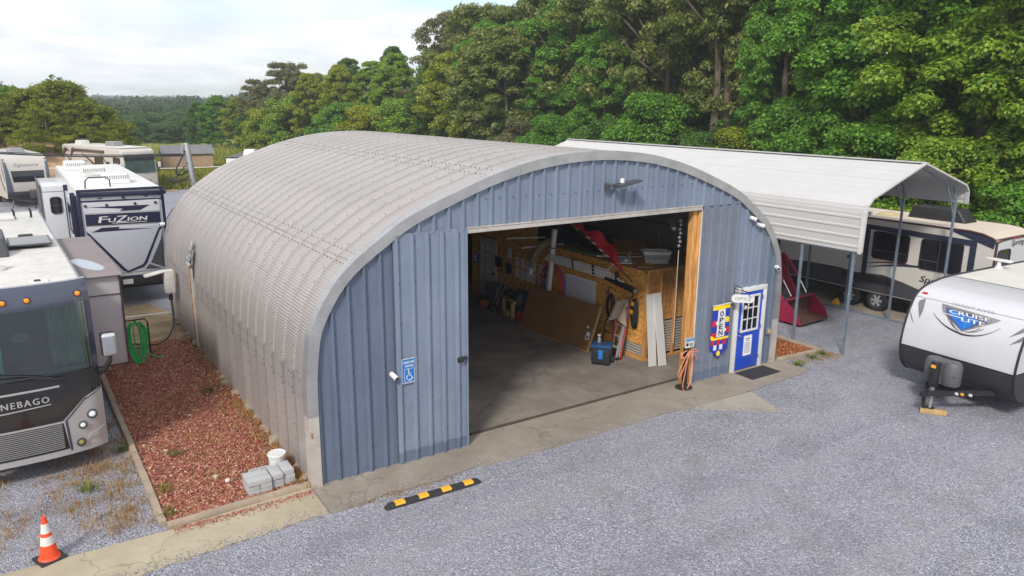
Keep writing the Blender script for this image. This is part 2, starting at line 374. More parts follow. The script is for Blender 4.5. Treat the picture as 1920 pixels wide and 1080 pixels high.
M['paper'] = mat('paper', (.76, .77, .82), .8, 0, .04)
M['pvc'] = mat('white_pvc', (.80, .79, .77), .4, 0, .06)
M['red'] = mat('red_plastic', (.52, .02, .02), .4, 0, .08)
M['orange'] = mat('orange_rubber', (.80, .07, .015), .5, 0, .08)
M['yellow'] = mat('yellow_paint', (.80, .38, .02), .55, 0, .12, 6, dirt=((.3, .17, .05), .4, 9))
M['signblue'] = mat('sign_blue', (.015, .16, .47), .35, 0, .04)
M['doorblue'] = mat('door_blue_paint', (.012, .065, .48), .35, 0, .07, 2)
M['green'] = mat('green_hose', (.012, .42, .10), .4, 0, .12, 9)
M['peach'] = mat('faded_orange_cord', (.60, .22, .13), .6, 0, .08)
M['ink'] = mat('dark_ink', (.02, .02, .03), .6, 0, .05)
M['inkgrey'] = mat('grey_ink', (.16, .17, .22), .6, 0, .05)
M['cblock'] = mat('concrete_block', (.40, .405, .42), .92, 0, .08, 5, .35, 90, dirt=((.28, .28, .29), .5, 12))
M['stone'] = mat('foundation_stone', (.27, .22, .165), .92, 0, .3, 3, .5, 15)
M['magenta'] = mat('faded_red_tractor_paint', (.30, .012, .055), .5, 0, .2, 2, dirt=((.12, .03, .03), .7, 4))
M['bucket_in'] = mat('rusty_bucket_steel', (.10, .045, .038), .75, .2, .35, 3, dirt=((.05, .03, .025), .8, 5))
M['tan'] = mat('tan_cloth', (.42, .33, .24), .9, 0, .2, 9, dirt=((.2, .12, .08), .6, 6))
# ------------------------------------------------------------------ terrain
def sm(a, b, x):
    t = np.clip((x-a)/(b-a), 0, 1); return t*t*(3-2*t)
def gz(x, y):
    x = np.asarray(x, float); y = np.asarray(y, float)
    z = -0.17*sm(16, 19, x)*sm(34, 28, x)
    z = z+(3.3*sm(51, 63, y)+1.6*sm(63, 90, y))*sm(7.0, 1.5, x+0.05*(y-50))
    z = z+(0.5*sm(30, 44, x)+2.2*sm(44, 70, x))*sm(70, 40, y)
    d = np.hypot(x+4, y+12)
    z = z+1.6*sm(190, 420, d)+4.0*sm(500, 1500, d)*(0.75+.25*np.sin(x*.006+1.2)+.18*np.sin(y*.004-x*.0035)+.1*np.sin(x*.019))
    return z
def grid_obj(name, xs, ys, zf, m, dz=0.0, kind='structure'):
    X, Y = np.meshgrid(np.array(xs, float), np.array(ys, float)); Z = zf(X, Y)+dz
    nx, ny = len(xs), len(ys); me = bpy.data.meshes.new(name)
    v = np.stack([X, Y, Z], -1).reshape(-1, 3)
    i = np.arange((ny-1)*(nx-1)); r, c = i//(nx-1), i % (nx-1); a = r*nx+c
    f = np.stack([a, a+1, a+nx+1, a+nx], 1)
    me.from_pydata(v.tolist(), [], f.tolist()); me.materials.append(m); me.shade_smooth(); me.update()
    return tag(lnk(bpy.data.objects.new(name, me)), kind=kind)
def earth_mat():
    m, t, p, v = base('meadow_ground', .95)
    c = ramp(t, noise_n(t, v, .12, 8, .65), [(.3, (.11, .15, .025)), (.5, (.21, .24, .045)), (.7, (.28, .26, .07))])
    sx = N(t, 'ShaderNodeSeparateXYZ'); t.links.new(v, sx.inputs[0])
    far = mth(t, 'MULTIPLY', mth(t, 'SUBTRACT', sx.outputs[1], 120.0), .03, True)
    c = mixc(t, far, c, (.04, .07, .018)); t.links.new(c, p.inputs['Base Color'])
    bumpn(t, p, noise_n(t, v, .6, 8, .7), .7, .5); return m
def bank_mat():
    m, t, p, v = base('sandy_bank', .95)
    c = ramp(t, noise_n(t, v, .35, 8, .65), [(.35, (.36, .22, .12)), (.6, (.47, .32, .19))])
    c = mixc(t, ramp(t, noise_n(t, v, .25, 7, .7), [(.52, 0), (.62, .8)]), c, (.16, .16, .04))
    t.links.new(c, p.inputs['Base Color']); bumpn(t, p, noise_n(t, v, .8, 8, .7), .8, .4); return m
M['earth'] = earth_mat(); M['bank'] = bank_mat()
lin = np.linspace
xs = np.concatenate([-np.geomspace(60, 3500, 26)[::-1], lin(-54, 90, 60), np.geomspace(96, 3500, 28)])
ys = np.concatenate([-np.geomspace(30, 1500, 14)[::-1], lin(-24, 130, 60), np.geomspace(136, 3500, 34)])
grid_obj('ground', xs, ys, gz, M['earth'], -0.03)
# gravel yard with an irregular grassy edge
def yard(name, m, dz):
    nx, ny = 70, 80; X, Y = np.meshgrid(lin(-110, 34, nx), np.concatenate([lin(-140, -12, 16), lin(-11, 52, 64)]))
    Yw = Y+np.where(Y > 45, 1.2*np.sin(X*.9)+.6*np.sin(X*2.3), 0)*sm(40, 52, Y)
    Yw = np.where(X < 3, np.minimum(Yw, 50.5), Yw)
    Z = gz(X, Yw)*(Yw < 53)+dz; v = np.stack([X, Yw, Z], -1).reshape(-1, 3)
    i = np.arange((ny-1)*(nx-1)); r, c = i//(nx-1), i % (nx-1); a = r*nx+c
    me = bpy.data.meshes.new(name); me.from_pydata(v.tolist(), [], np.stack([a, a+1, a+nx+1, a+nx], 1).tolist())
    me.materials.append(m); me.shade_smooth(); return tag(lnk(bpy.data.objects.new(name, me)), kind='structure')
yard('gravel_yard', M['gravel'], 0.0)
grid_obj('earth_bank', lin(-45, 7, 40), lin(50.2, 92, 36), gz, M['bank'], 0.03)

def slab(name, poly, z0, z1, m, kind='structure'):
    b = MB(); n = len(poly)
    b.add([(x, y, z0) for x, y in poly]+[(x, y, z1) for x, y in poly],
          [tuple(range(n-1, -1, -1)), tuple(range(n, 2*n))]+[(i, (i+1) % n, n+(i+1) % n, n+i) for i in range(n)])
    return tag(b.build(name, m), kind=kind)
def wob(pts, step=.12, amp=.03):
    o = []
    for (x0, y0), (x1, y1) in zip(pts[:-1], pts[1:]):
        L = math.hypot(x1-x0, y1-y0); k = max(1, int(L/step))
        for i in range(k):
            o.append((x0+(x1-x0)*i/k+random.uniform(-amp, amp), y0+(y1-y0)*i/k+random.uniform(-amp, amp)))
    return o+[pts[-1]]
edge = wob([(-.02, -1.0), (.5, -1.05), (1.0, -.95), (1.77, -.98), (2.9, -.93), (3.47, -1.0), (4.04, -1.05), (4.84, -1.06), (6.0, -1.05), (7.4, -1.01), (8.0, -1.05), (8.42, -1.12)])
slab('concrete_apron', [(0.0, -.06)]+edge+[(10.34, -1.16), (12.55, -1.08), (12.84, -.93), (12.62, -.06), (12.5, -.06), (12.5, .33), (.1, .33), (.1, -.06)], -.08, .024, M['apron'])
slab('concrete_path', [(-9.0, .10-.06), (-9.0, -1.05)]+wob([(-4.3, -1.25), (-3.01, -1.15), (-1.6, -1.05), (-.05, -1.0)], .1, .035)+[(-.03, .02), (-2.4, -.12)], -.08, .020, M['path'])
slab('concrete_patch', wob([(8.40, -1.15), (8.74, -1.46), (9.58, -2.11), (9.93, -2.38)], .1, .03)+[(10.32, -1.19)], -.08, .018, M['patch'])
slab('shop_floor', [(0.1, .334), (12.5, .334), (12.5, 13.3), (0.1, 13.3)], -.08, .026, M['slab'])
slab('trailer_strip', [(19.72, -9), (24.5, -9), (24.5, 15), (19.72, 15)], -.3, -.150, M['apron'])
# ------------------------------------------------------------------ loose material (uncountable)
def scatter_quads(name, P, size, m, tilt=.5, aspect=.35, up=None, parent=None, kind='stuff'):
    n = len(P); th = rng.uniform(0, 2*PI, n); s = rng.uniform(size[0], size[1], n)
    a = np.stack([np.cos(th), np.sin(th), rng.normal(0, tilt, n)], 1); b = np.stack([-np.sin(th), np.cos(th), rng.normal(0, tilt, n)], 1)
    a *= (s/2)[:, None]; b *= (s*aspect/2)[:, None]
    v = np.stack([P-a-b*.6, P+a-b, P+a*1.05+b*.7, P-a+b], 1).reshape(-1, 3)
    return raw_mesh(name, v, np.arange(4*n).reshape(n, 4), m, parent, kind)
def raw_mesh(name, v, f, m, parent=None, kind=None):
    me = bpy.data.meshes.new(name); v = np.asarray(v, np.float32); f = np.asarray(f, np.int32); k = f.shape[1]
    me.vertices.add(len(v)); me.vertices.foreach_set('co', v.ravel()); me.loops.add(f.size); me.loops.foreach_set('vertex_index', f.ravel())
    me.polygons.add(len(f)); me.polygons.foreach_set('loop_start', np.arange(len(f), dtype=np.int32)*k)
    for mm in (m if isinstance(m, (list, tuple)) else [m]): me.materials.append(mm)
    me.update(calc_edges=True); o = lnk(bpy.data.objects.new(name, me)); o.parent = parent
    return tag(o, kind=kind)
OCT = np.array([(1, 0, 0), (-1, 0, 0), (0, 1, 0), (0, -1, 0), (0, 0, .7), (0, 0, -.5)], float)
OF = np.array([(0, 2, 4), (2, 1, 4), (1, 3, 4), (3, 0, 4), (2, 0, 5), (1, 2, 5), (3, 1, 5), (0, 3, 5)])
def stones(name, P, size, m):
    n = len(P); th = rng.uniform(0, 2*PI, n); s = rng.uniform(size[0], size[1], n)
    V = OCT[None]*rng.uniform(.6, 1.3, (n, 6, 1)); c, sn = np.cos(th)[:, None], np.sin(th)[:, None]
    X = V[..., 0]*c-V[..., 1]*sn; Y = V[..., 0]*sn+V[..., 1]*c; Z = V[..., 2]*rng.uniform(.6, 1.0, n)[:, None]
    v = np.stack([X, Y, Z], -1)*s[:, None, None]+P[:, None]
    return raw_mesh(name, v.reshape(-1, 3), (OF[None]+6*np.arange(n)[:, None, None]).reshape(-1, 3), m, None, 'stuff')
n = 60000; px = rng.uniform(-5, 17, n); py = -5.2+5.2*rng.uniform(0, 1, n)
edx = np.array([-9, -4.3, 0, 1.0, 2.9, 4.0, 6.0, 7.4, 8.4, 9.9, 10.4, 12.8, 13, 17]); edy = np.array([-1.1, -1.2, -1.0, -.95, -.93, -1.05, -1.05, -1.01, -1.15, -2.4, -1.2, -1.0, -.4, -.3])
lim = np.interp(px, edx, edy)
keep = (py < lim+.02) & (rng.uniform(0, 1, n) < np.where(py > lim-.5, .9, .38))
P = np.stack([px, py, np.full(n, .002)], 1)[keep]
stones('loose_gravel', P, (.004, .012), M['stones'])
# scraps of gravel kicked onto the concrete
n = 2600; px = rng.uniform(-4.2, 12.6, n); lim = np.interp(px, edx, edy); py = lim+np.abs(rng.normal(0, .13, n))
k = (py < -.02); stones('gravel_on_concrete', np.stack([px, py, np.full(n, .027)], 1)[k], (.005, .013), M['stones'])
n = 9000; px = -2.45-np.abs(rng.normal(0, 1.6, n)); py = rng.uniform(-.1, 8, n); stones('side_gravel', np.stack([px, py, np.full(n, .002)], 1), (.005, .014), M['stones'])
# mulch beds
slab('mulch_bed', [(-2.36, .06), (-.0, .12), (.1, 9.9), (-.6, 10.6), (-2.42, 10.2)], -.06, .035, M['mulch'])
slab('mulch_bed_right', [(12.72, -.02), (14.3, -.12), (14.36, 1.6), (12.74, 1.6)], -.06, .04, M['mulch'])
n = 56000; x = rng.uniform(-2.36, .05, n); y = .1+10*rng.uniform(0, 1, n)**1.5; P = np.stack([x, y, rng.uniform(.036, .06, n)], 1)
scatter_quads('bark_chips', P, (.02, .07), M['chips'], .35, .30)
n = 6000; P = np.stack([rng.uniform(12.75, 14.3, n), rng.uniform(-.05, 1.55, n), rng.uniform(.041, .06, n)], 1)
scatter_quads('bark_chips_right', P, (.03, .08), island_mat('orange_chips', [(0, (.16, .045, .015)), (.6, (.36, .13, .05)), (1, (.5, .25, .12))]), .35, .32)
slab('bare_earth', [(-2.9, 9.4), (.05, 9.4), (.1, 13.2), (-.4, 15.2), (-3.0, 15)], -.06, .012, mat('sandy_soil', (.34, .245, .14), .95, 0, .25, 1.6, .6, 20, dirt=((.13, .10, .06), .9, 1.2)))
n = 900; y = -.12-np.abs(rng.normal(0, .10, n)); P = np.stack([rng.uniform(-2.3, -.05, n), y, np.full(n, .027)], 1); scatter_quads('spilled_bark', P, (.015, .05), M['chips'], .25, .35)
# tufts of blades
def blades(name, P, h, lean, m, wd=.006, seg=1, kind='stuff', parent=None):
    n = len(P); th = rng.uniform(0, 2*PI, n); H = rng.uniform(h[0], h[1], n); L = np.abs(rng.normal(0, lean, n))*H
    d = np.stack([np.cos(th), np.sin(th)], 1); sd = np.stack([-np.sin(th), np.cos(th)], 1)*wd
    Z0 = np.zeros(n)
    v = np.stack([P+np.c_[sd, Z0], P-np.c_[sd, Z0], P-np.c_[sd*.6, Z0]+np.c_[d*L[:, None]*.4, H*.6], P+np.c_[sd*.6, Z0]+np.c_[d*L[:, None]*.4, H*.6], P+np.c_[d*L[:, None]*1.2, H], P+np.c_[d*L[:, None]*1.2+sd*.2, H]], 1)
    f = np.array([(0, 1, 2, 3), (3, 2, 4, 5)]); F = (f[None]+6*np.arange(n)[:, None, None]).reshape(-1, 4)
    return raw_mesh(name, v.reshape(-1, 3), F, m, parent, kind)
def tufts(c, per, rad, z=0.0):
    c = np.asarray(c, float); r = np.repeat(np.arange(len(c)), per); q = rng.normal(0, rad, (len(r), 2))
    return np.c_[c[r]+q, np.full(len(r), z)]
c = []
for i in range(80): c.append((-2.52-abs(random.gauss(0, .55)), random.uniform(.2, 5.2)))
for i in range(34): c.append((random.uniform(-5.2, -2.7), random.uniform(.5, 3.2)))
blades('dry_weeds', tufts(c, 30, .11), (.02, .14), 1.0, M['straw'])
c = [(-.06+random.gauss(0, .05), y) for y in rng.uniform(.1, 12, 70)]+[(-1.8+random.uniform(0, 1.7), 1+random.uniform(0, 5)) for i in range(24)]+[(-.1+random.gauss(0, .06), .25+random.gauss(0, .08)) for i in range(10)]
blades('dry_grass_on_bed', tufts(c, 40, .10, .035), (.03, .12), 1.1, M['straw'])
c = [(-1.8, 2.6), (-2.2, 1.2), (-.5, 5.6), (-3.3, 2.0), (-2.28, .32), (13.7, -.45), (14.2, -.4), (12.9, -.6), (-2.6, 3.4)]
blades('green_weeds', tufts(c, 70, .07, .02), (.04, .16), 1.0, M['weed'], .008)
c = [(random.uniform(12.8, 14.6), -.55+random.gauss(0, .12)) for i in range(26)]+[(x, np.interp(x, edx, edy)-.02+random.gauss(0, .05)) for x in rng.uniform(.2, 2.4, 14)]
blades('dry_fringe', tufts(c, 26, .08), (.015, .06), 1.3, M['straw'])
# meadow beyond the yard
n = 42000; Y = 51+np.abs(rng.normal(0, 1, n))*24; X = rng.uniform(3, 34, n)+(Y-50)*.06; k = (Y < 122)
P = np.stack([X, Y, gz(X, Y)], 1)[k]; blades('meadow_grass', P, (.25, .7), .4, M['field'], .05)
n = 9000; X = rng.uniform(5, 20, n); Y = rng.uniform(51.5, 58, n); P = np.stack([X, Y, gz(X, Y)], 1); blades('tall_roadside_grass', P, (.35, 1.05), .4, M['field'], .05)
# landscape timbers round the beds: every timber a thing of its own
def timber(label, p, q, r=.055):
    o = thing('landscape_timber', label, 'timber', ((p[0]+q[0])/2, (p[1]+q[1])/2, 0), 0, 'timbers edging the mulch beds')
    d = Vector((q[0]-p[0], q[1]-p[1], 0)); L = d.length; b = MB(); a = d.normalized(); pts = []
    prof = [(-.06, 0.0), (-.065, .05), (-.045, .095), (.045, .095), (.065, .05), (.06, 0.0)]
    nn = 9; vs = []; s = Vector((-a.y, a.x, 0))
    for i in range(nn):
        t = -L/2+L*i/(nn-1); w = random.uniform(-.006, .006)
        vs += [a*t+s*(u+w)+Vector((0, 0, h+random.uniform(-.004, .004))) for u, h in prof]
    k = len(prof); fs = [(i*k+j, i*k+j+1, (i+1)*k+j+1, (i+1)*k+j) for i in range(nn-1) for j in range(k-1)]+[tuple(range(k)), tuple((nn-1)*k+j for j in range(k-1, -1, -1))]
    b.add(vs, fs); b.build('log', M['timber'], o, smooth=True)
timber('weathered timber edging along the front of the left mulch bed, before the concrete blocks', (-2.36, -.02), (-.03, .06))
timber('weathered timber on the long left edge of the mulch bed, nearest the front corner', (-2.41, .07), (-2.43, 3.0))
timber('weathered timber in the middle of the long left edge of the mulch bed', (-2.43, 3.03), (-2.46, 6.0))
timber('weathered timber at the far end of the long left edge, beside the motorhome slide-out', (-2.46, 6.03), (-2.48, 9.2))
timber('short weathered timber along the front of the small right mulch bed by the office door', (12.72, -.10), (14.4, -.22))
timber('timber edging the carport side of the small right mulch bed', (14.42, -.15), (14.46, 1.65))
# ------------------------------------------------------------------ arched metal hut
CX = 6.3; DEPTH = 13.42; PITCHY = .61
half = [(6.3, 0), (6.3, 1.1), (6.29, 2.0), (6.22, 2.6), (6.13, 2.97), (5.83, 3.5), (5.53, 3.85), (5.2, 4.11), (4.86, 4.34), (4.48, 4.585), (4.02, 4.80), (3.5, 5.0), (2.95, 5.2), (2.38, 5.38), (1.6, 5.56), (.85, 5.66), (0, 5.70)]
prof = [(CX-u, z) for u, z in half]+[(CX+u, z) for u, z in half[::-1][1:]]
def crom(P, k=8):
    o = []
    for i in range(len(P)-1):
        p0, p1, p2, p3 = (np.array(P[max(0, min(len(P)-1, j))]) for j in (i-1, i, i+1, i+2))
        for s in range(k):
            t = s/k; o.append(.5*((2*p1)+(-p0+p2)*t+(2*p0-5*p1+4*p2-p3)*t*t+(-p0+3*p1-3*p2+p3)*t**3))
    o.append(np.array(P[-1])); return np.array(o)
AP = crom(prof); AS = np.concatenate([[0], np.cumsum(np.hypot(*np.diff(AP, axis=0).T))]); LT = AS[-1]
def arc(s):
    x, z = np.interp(s, AS, AP[:, 0]), np.interp(s, AS, AP[:, 1]); e = .06
    tx, tz = np.interp(s+e, AS, AP[:, 0])-np.interp(s-e, AS, AP[:, 0]), np.interp(s+e, AS, AP[:, 1])-np.interp(s-e, AS, AP[:, 1])
    l = math.hypot(tx, tz); return (x, z), (-tz/l, tx/l)       # point, outward normal
def apt(s, r, y):
    (x, z), (nx, nz) = arc(s); return (x+nx*r, y, z+nz*r)
def ztop(x, inset=.17):
    """height of the arch (moved inward) above a given x"""
    IP = np.array([[*apt(s, -inset, 0)] for s in np.linspace(0.0, LT/2, 160)])
    u = CX-abs(x-CX); return float(np.interp(u, IP[:, 0], IP[:, 2]))
_ix = np.linspace(0, CX, 400); _iz = None
M['blue_gable'] = streaks('blue_gable_metal', (.155, .193, .268), (.19, .23, .31), (.105, .13, .18))
hut = thing('arched_hut', 'long grey corrugated steel arch building with a blue ribbed metal front and open doorway', 'building', (0, 0, 0))
sA = float(np.interp(.95, AP[:len(AP)//2, 0], AS[:len(AP)//2])); sB = float(np.interp(3.84, AP[:len(AP)//2, 0], AS[:len(AP)//2]))
cuts = [0.0, 1.55, 2.02, sA, sB, LT-sB, LT-sA, LT-2.02, LT-1.55, LT]
section = [(0, -.022), (.008, .011), (.030, .011), (.038, .0), (.30, .004), (.585, -.008), (.612, -.022)]
section_side = [(0, -.10), (.05, -.10), (.058, -.028), (.14, -.01), (.54, .010), (.555, -.10), (.612, -.10)]
section_base = [(0, -.11), (.05, -.11), (.058, -.035), (.20, -.02), (.535, .012), (.55, -.11), (.612, -.11)]
protos = []
for k in range(9):
    a, b_ = cuts[k], cuts[k+1]; crimp = k in (2, 3, 4, 5, 6)
    ns = 1 if k in (0, 8) else max(2, int((b_-a)/.34)); b = MB(); vs = []; uv = []
    lap = .006 if k % 2 else .0
    for i in range(ns+1):
        s = a-.02+(b_-a+.04)*i/ns; s = min(max(s, 0), LT)
        for yo, ro in (section if 1 < k < 7 else section_base if k in (0, 8) else section_side): vs.append(apt(s, ro+lap, yo)); uv.append((s, yo))
    q = len(section); fs = [(i*q+j, i*q+j+1, (i+1)*q+j+1, (i+1)*q+j) for i in range(ns) for j in range(q-1)]
    b.add(vs, fs, 0, uv)
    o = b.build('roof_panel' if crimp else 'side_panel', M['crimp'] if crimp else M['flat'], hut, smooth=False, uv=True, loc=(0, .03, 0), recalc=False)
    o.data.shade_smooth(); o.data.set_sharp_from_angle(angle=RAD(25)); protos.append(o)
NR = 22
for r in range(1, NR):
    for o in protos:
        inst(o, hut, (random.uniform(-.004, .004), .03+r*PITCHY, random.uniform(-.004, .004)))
# bolt heads: rows along each seam and clusters at the lap joints
b = MB()
def bolt(s, y, r=.0085, mi=0):
    (x, z), (nx, nz) = arc(s); tx, tz = nz, -nx; c = (x+nx*.004, y, z+nz*.004); c2 = (x+nx*.016, y, z+nz*.016)
    b.add([(c[0]+tx*r*i, y+r*j, c[2]+tz*r*i) for i, j in ((-1, -1), (1, -1), (1, 1), (-1, 1))]+[(c2[0]+tx*r*.7*i, y+r*.7*j, c2[2]+tz*r*.7*i) for i, j in ((-1, -1), (1, -1), (1, 1), (-1, 1))],
          [(4, 5, 6, 7), (0, 1, 5, 4), (1, 2, 6, 5), (2, 3, 7, 6), (3, 0, 4, 7)], mi)
for r in range(NR):
    y0 = .03+r*PITCHY
    for s in np.arange(.35, LT-.3, .30):
        if s < LT*.62 or r < 2: bolt(s, y0+.10)
    for sl in (1.78, sA, sB):
        for dy in (.14, .31, .48):
            for ds in (-.13, .13): bolt(sl+ds, y0+dy, .0105, 1 if sl > 2 else 0)
tag(b.build('bolts', [M['bolt_grey'], M['bolt']], hut, recalc=False), kind='stuff')
# front edge trim: pieces of bent flashing round the arch
tc_ = [.0, 1.35, 3.4, sA+.35, sA+2.2, sB+.5, LT/2+.6, LT-sB+.2, LT-sA-.4, LT-2.6, LT-1.2, LT]
for k in range(len(tc_)-1):
    a, c = tc_[k], tc_[k+1]; ns = max(2, int((c-a)/.22)); b = MB(); vs = []
    lp = .004*(k % 2)
    for i in range(ns+1):
        s = a+(c-a)*i/ns
        for ro, yo in ((.012+lp, .16), (.016+lp, -.088-lp), (-.17, -.091-lp), (-.17, -.02)): vs.append(apt(s, ro, yo))
    b.add(vs, [(i*4+j, i*4+j+1, (i+1)*4+j+1, (i+1)*4+j) for i in range(ns) for j in range(3)])
    o = b.build('edge_trim', M['galv'] if k not in (0, 10) else M['trim'], hut, smooth=True, recalc=False); o.data.set_sharp_from_angle(angle=RAD(30))
MB().plate(Fr((-.0, -.096, 0), (1, 0, 0), (0, 0, 1)), disc(.03, 1.02, .018, .06, 9), .001, .004).build('rust_spot', M['rust'], hut)
# ribbed front: every sheet is a panel of its own
RIB = .305
def ribbed(x0, x1, zb, zt, y, m, name='wall_panel', parent=hut, clip=True, ph=0.0):
    xs = {x0, x1}; k0 = math.floor((x0-ph)/RIB)-1
    for k in range(k0, k0+int((x1-x0)/RIB)+4):
        for d in (-.038, -.018, .018, .038, .11, .195): xs.add(ph+k*RIB+d)
    xs = sorted(x for x in xs if x0-1e-6 <= x <= x1+1e-6); b = MB(); vs = []
    for x in xs:
        d = abs((x-ph+RIB/2) % RIB-RIB/2); yo = -.055 if d < .028 else 0
        t = min(zt, ztop_fast(x)) if clip else zt; t = max(t, zb+.01)
        vs += [(x, y+yo, zb), (x, y+yo, t)]
    b.add(vs, [(2*i, 2*i+2, 2*i+3, 2*i+1) for i in range(len(xs)-1)])
    return b.build(name, m, parent, recalc=False)
_IP = np.array([[*apt(s, -.14, 0)] for s in np.linspace(0.0, LT/2, 240)])
def ztop_fast(x):
    u = CX-abs(x-CX); return float(np.interp(u, _IP[:, 0], _IP[:, 2], left=0))
PW = 3*RIB
def sheets(x0, x1, zb, zt, y, mats_, name='wall_panel', parent=hut, ph=0.0):
    k = 0; a = x0
    while a < x1-.02:
        c = min(a+PW, x1); ribbed(a, c+.02 if c < x1 else c, zb, zt, y-.002*(k % 2), mats_[k % len(mats_)], name, parent, ph=ph); a = c; k += 1
sheets(.12, 1.68, .0, 4.38, -.01, [M['blue_dark']], ph=.2)
sheets(1.47, 11.13, 4.36, 9, -.018, [M['blue_light'], M['blue_gable']], 'gable_panel', ph=.05)
sheets(9.50, 10.88, .26, 4.38, -.012, [M['blue_grey']], ph=.1)
sheets(10.88, 12.08, 2.21, 4.3, -.014, [M['blue_light'], M['blue_grey']], ph=.1)
sheets(12.06, 12.48, .0, 4.0, -.012, [M['blue_dark']], ph=.1)
ribbed(9.50, 10.86, .0, .262, -.020, M['blue_dark'], 'base_panel', ph=.1)
sd_ = MB().box(1.70, 3.13, -.055, -.022, .06, 4.38).build('sliding_door', M['blue_dark'], hut)
for k, (a, c) in enumerate(((1.665, 2.58), (2.58, 3.155))):
    ribbed(a, c, .252, 4.40, -.062-.002*k, M['blue_light'], 'door_panel', sd_, ph=.2)
ribbed(1.665, 3.155, .02, .25, -.058, M['blue_dark'], 'door_base_panel', sd_, ph=.2)
boxpart('door_edge', M['blue_light'], sd_, 3.135, 3.165, -.10, .0, .02, 4.40)
# screw heads on the wall sheets
b = MB()
for x in np.arange(.2, 12.4, RIB):
    for z in (.5, 1.25, 2.0, 2.75, 3.5, 4.25, 4.9):
        if 3.2 < x < 9.5 and z < 4.4: continue
        if 10.9 < x < 12.05 and z < 2.3: continue
        if z > ztop_fast(x)-.1: continue
        yy = -.068 if 1.66 < x < 3.16 else -.018
        if z > 4.4: yy = -.036
        b.box(x+.055-.008, x+.055+.008, yy-.006, yy+.01, z-.008, z+.008)
tag(b.build('screws', mat('screw_blue', (.06, .075, .11), .5), hut), kind='stuff')
boxpart('header_trim', M['trim'], hut, 3.15, 9.46, -.075, -.01, 4.285, 4.375, .008)
boxpart('header_lip', M['trim'], hut, 3.15, 9.46, -.09, -.03, 4.378, 4.40)
M['track'] = mat('worn_track_steel', (.06, .045, .035), .7, .2, .3, 6)
boxpart('header_beam', M['wood'], hut, 3.0, 9.6, .02, .16, 4.30, 4.55)
boxpart('jamb_post', M['wood'], hut, 9.27, 9.41, .02, .17, .026, 4.29, .006)
boxpart('jamb_post', M['wood'], hut, 9.415, 9.50, -.03, .12, .026, 4.36, .006)
boxpart('jamb_trim', M['white_dirty'], hut, 9.475, 9.502, -.05, -.031, .03, 4.30)
boxpart('jamb_post', M['wood'], hut, 3.0, 3.10, .0, .15, .026, 4.29)
for k, yy in enumerate((.0, .06)): boxpart('floor_track', M['track'], hut, 3.2, 9.4, .29+yy, .32+yy, .0265, .036+.002*k)
# back wall and inside
sheets(.12, 12.48, .0, 9, DEPTH-.05, [M['blue_grey']], 'rear_panel')
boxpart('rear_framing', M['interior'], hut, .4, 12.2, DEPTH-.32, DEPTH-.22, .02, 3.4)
# foundation stones along the left wall
for i in range(22):
    y = .35+i*.61+random.uniform(-.2, .2)
    bm = bmesh.new(); bmesh.ops.create_icosphere(bm, subdivisions=1, radius=1)
    sx, sy, sz = random.uniform(.10, .17), random.uniform(.16, .26), random.uniform(.10, .2)
    for v_ in bm.verts: v_.co = Vector((v_.co.x*sx*random.uniform(.75, 1.2), v_.co.y*sy*random.uniform(.75, 1.2), v_.co.z*sz*random.uniform(.7, 1.1)))
    me = bpy.data.meshes.new('foundation_stone'); bm.to_mesh(me); bm.free(); me.materials.append(M['stone'])
    o = lnk(bpy.data.objects.new('foundation_stone', me)); o.parent = hut; o.location = (.03+random.uniform(-.05, .06), y, random.uniform(-.02, .05)); o.rotation_euler = (random.uniform(-.4, .4), random.uniform(-.4, .4), random.uniform(0, 3))
# rusted downpipe and patched flashing high on the left wall near its far end
yd = 9.1
boxpart('rusty_strip', M['rust'], hut, -.07, -.012, yd, yd+.16, .15, 2.35)
boxpart('grey_strip', M['trim'], hut, -.06, -.01, yd+.165, yd+.30, .12, 2.3)
boxpart('grey_strip', M['trim'], hut, -.06, -.01, yd-.10, yd-.005, .12, 2.3)
for k, (dy, s0, s1, w_) in enumerate(((-.12, 2.42, 2.80, .30), (.10, 2.55, 2.98, .34), (.02, 2.36, 2.58, .42))):
    b = MB(); vs = []
    for i in range(5):
        s_ = s0+(s1-s0)*i/4
        for j in range(4): vs.append(apt(s_, .05+.02*k+random.uniform(0, .05), yd+.08+dy+w_*(j/3-.5)))
    b.add(vs, [(i*4+j, i*4+j+1, (i+1)*4+j+1, (i+1)*4+j) for i in range(4) for j in range(3)]); b.build('patched_flashing', M['galv'], hut, recalc=False)
# office door with its frame, panes, handle and notice
od = boxpart('office_door', M['doorblue'], hut, 11.02, 11.925, -.06, -.015, .05, 2.085, .004)
b = MB(); FD = Fr((0, -.06, 0), (1, 0, 0), (0, 0, 1))
b.box(10.90, 11.015, -.085, .0, .02, 2.09).box(11.93, 12.05, -.085, .0, .02, 2.09).box(10.90, 12.05, -.085, .0, 2.092, 2.21)
b.build('door_frame', M['white'], od, bevel=.006)
x0, x1, z0, z1 = 11.19, 11.76, 1.09, 1.95
b = MB(); b.frame(FD, [(x0-.05, z0-.05), (x1+.05, z0-.05), (x1+.05, z1+.05), (x0-.05, z1+.05)], [(x0, z0), (x1, z0), (x1, z1), (x0, z1)], 0, .022)
for i in (1, 2):
    xx = x0+(x1-x0)*i/3; b.plate(FD, [(xx-.014, z0), (xx+.014, z0), (xx+.014, z1), (xx-.014, z1)], .002, .018)
    zz_ = z0+(z1-z0)*i/3; b.plate(FD, [(x0, zz_-.014), (x1, zz_-.014), (x1, zz_+.014), (x0, zz_+.014)], .001, .0175)
b.build('window_grid', M['white'], od)
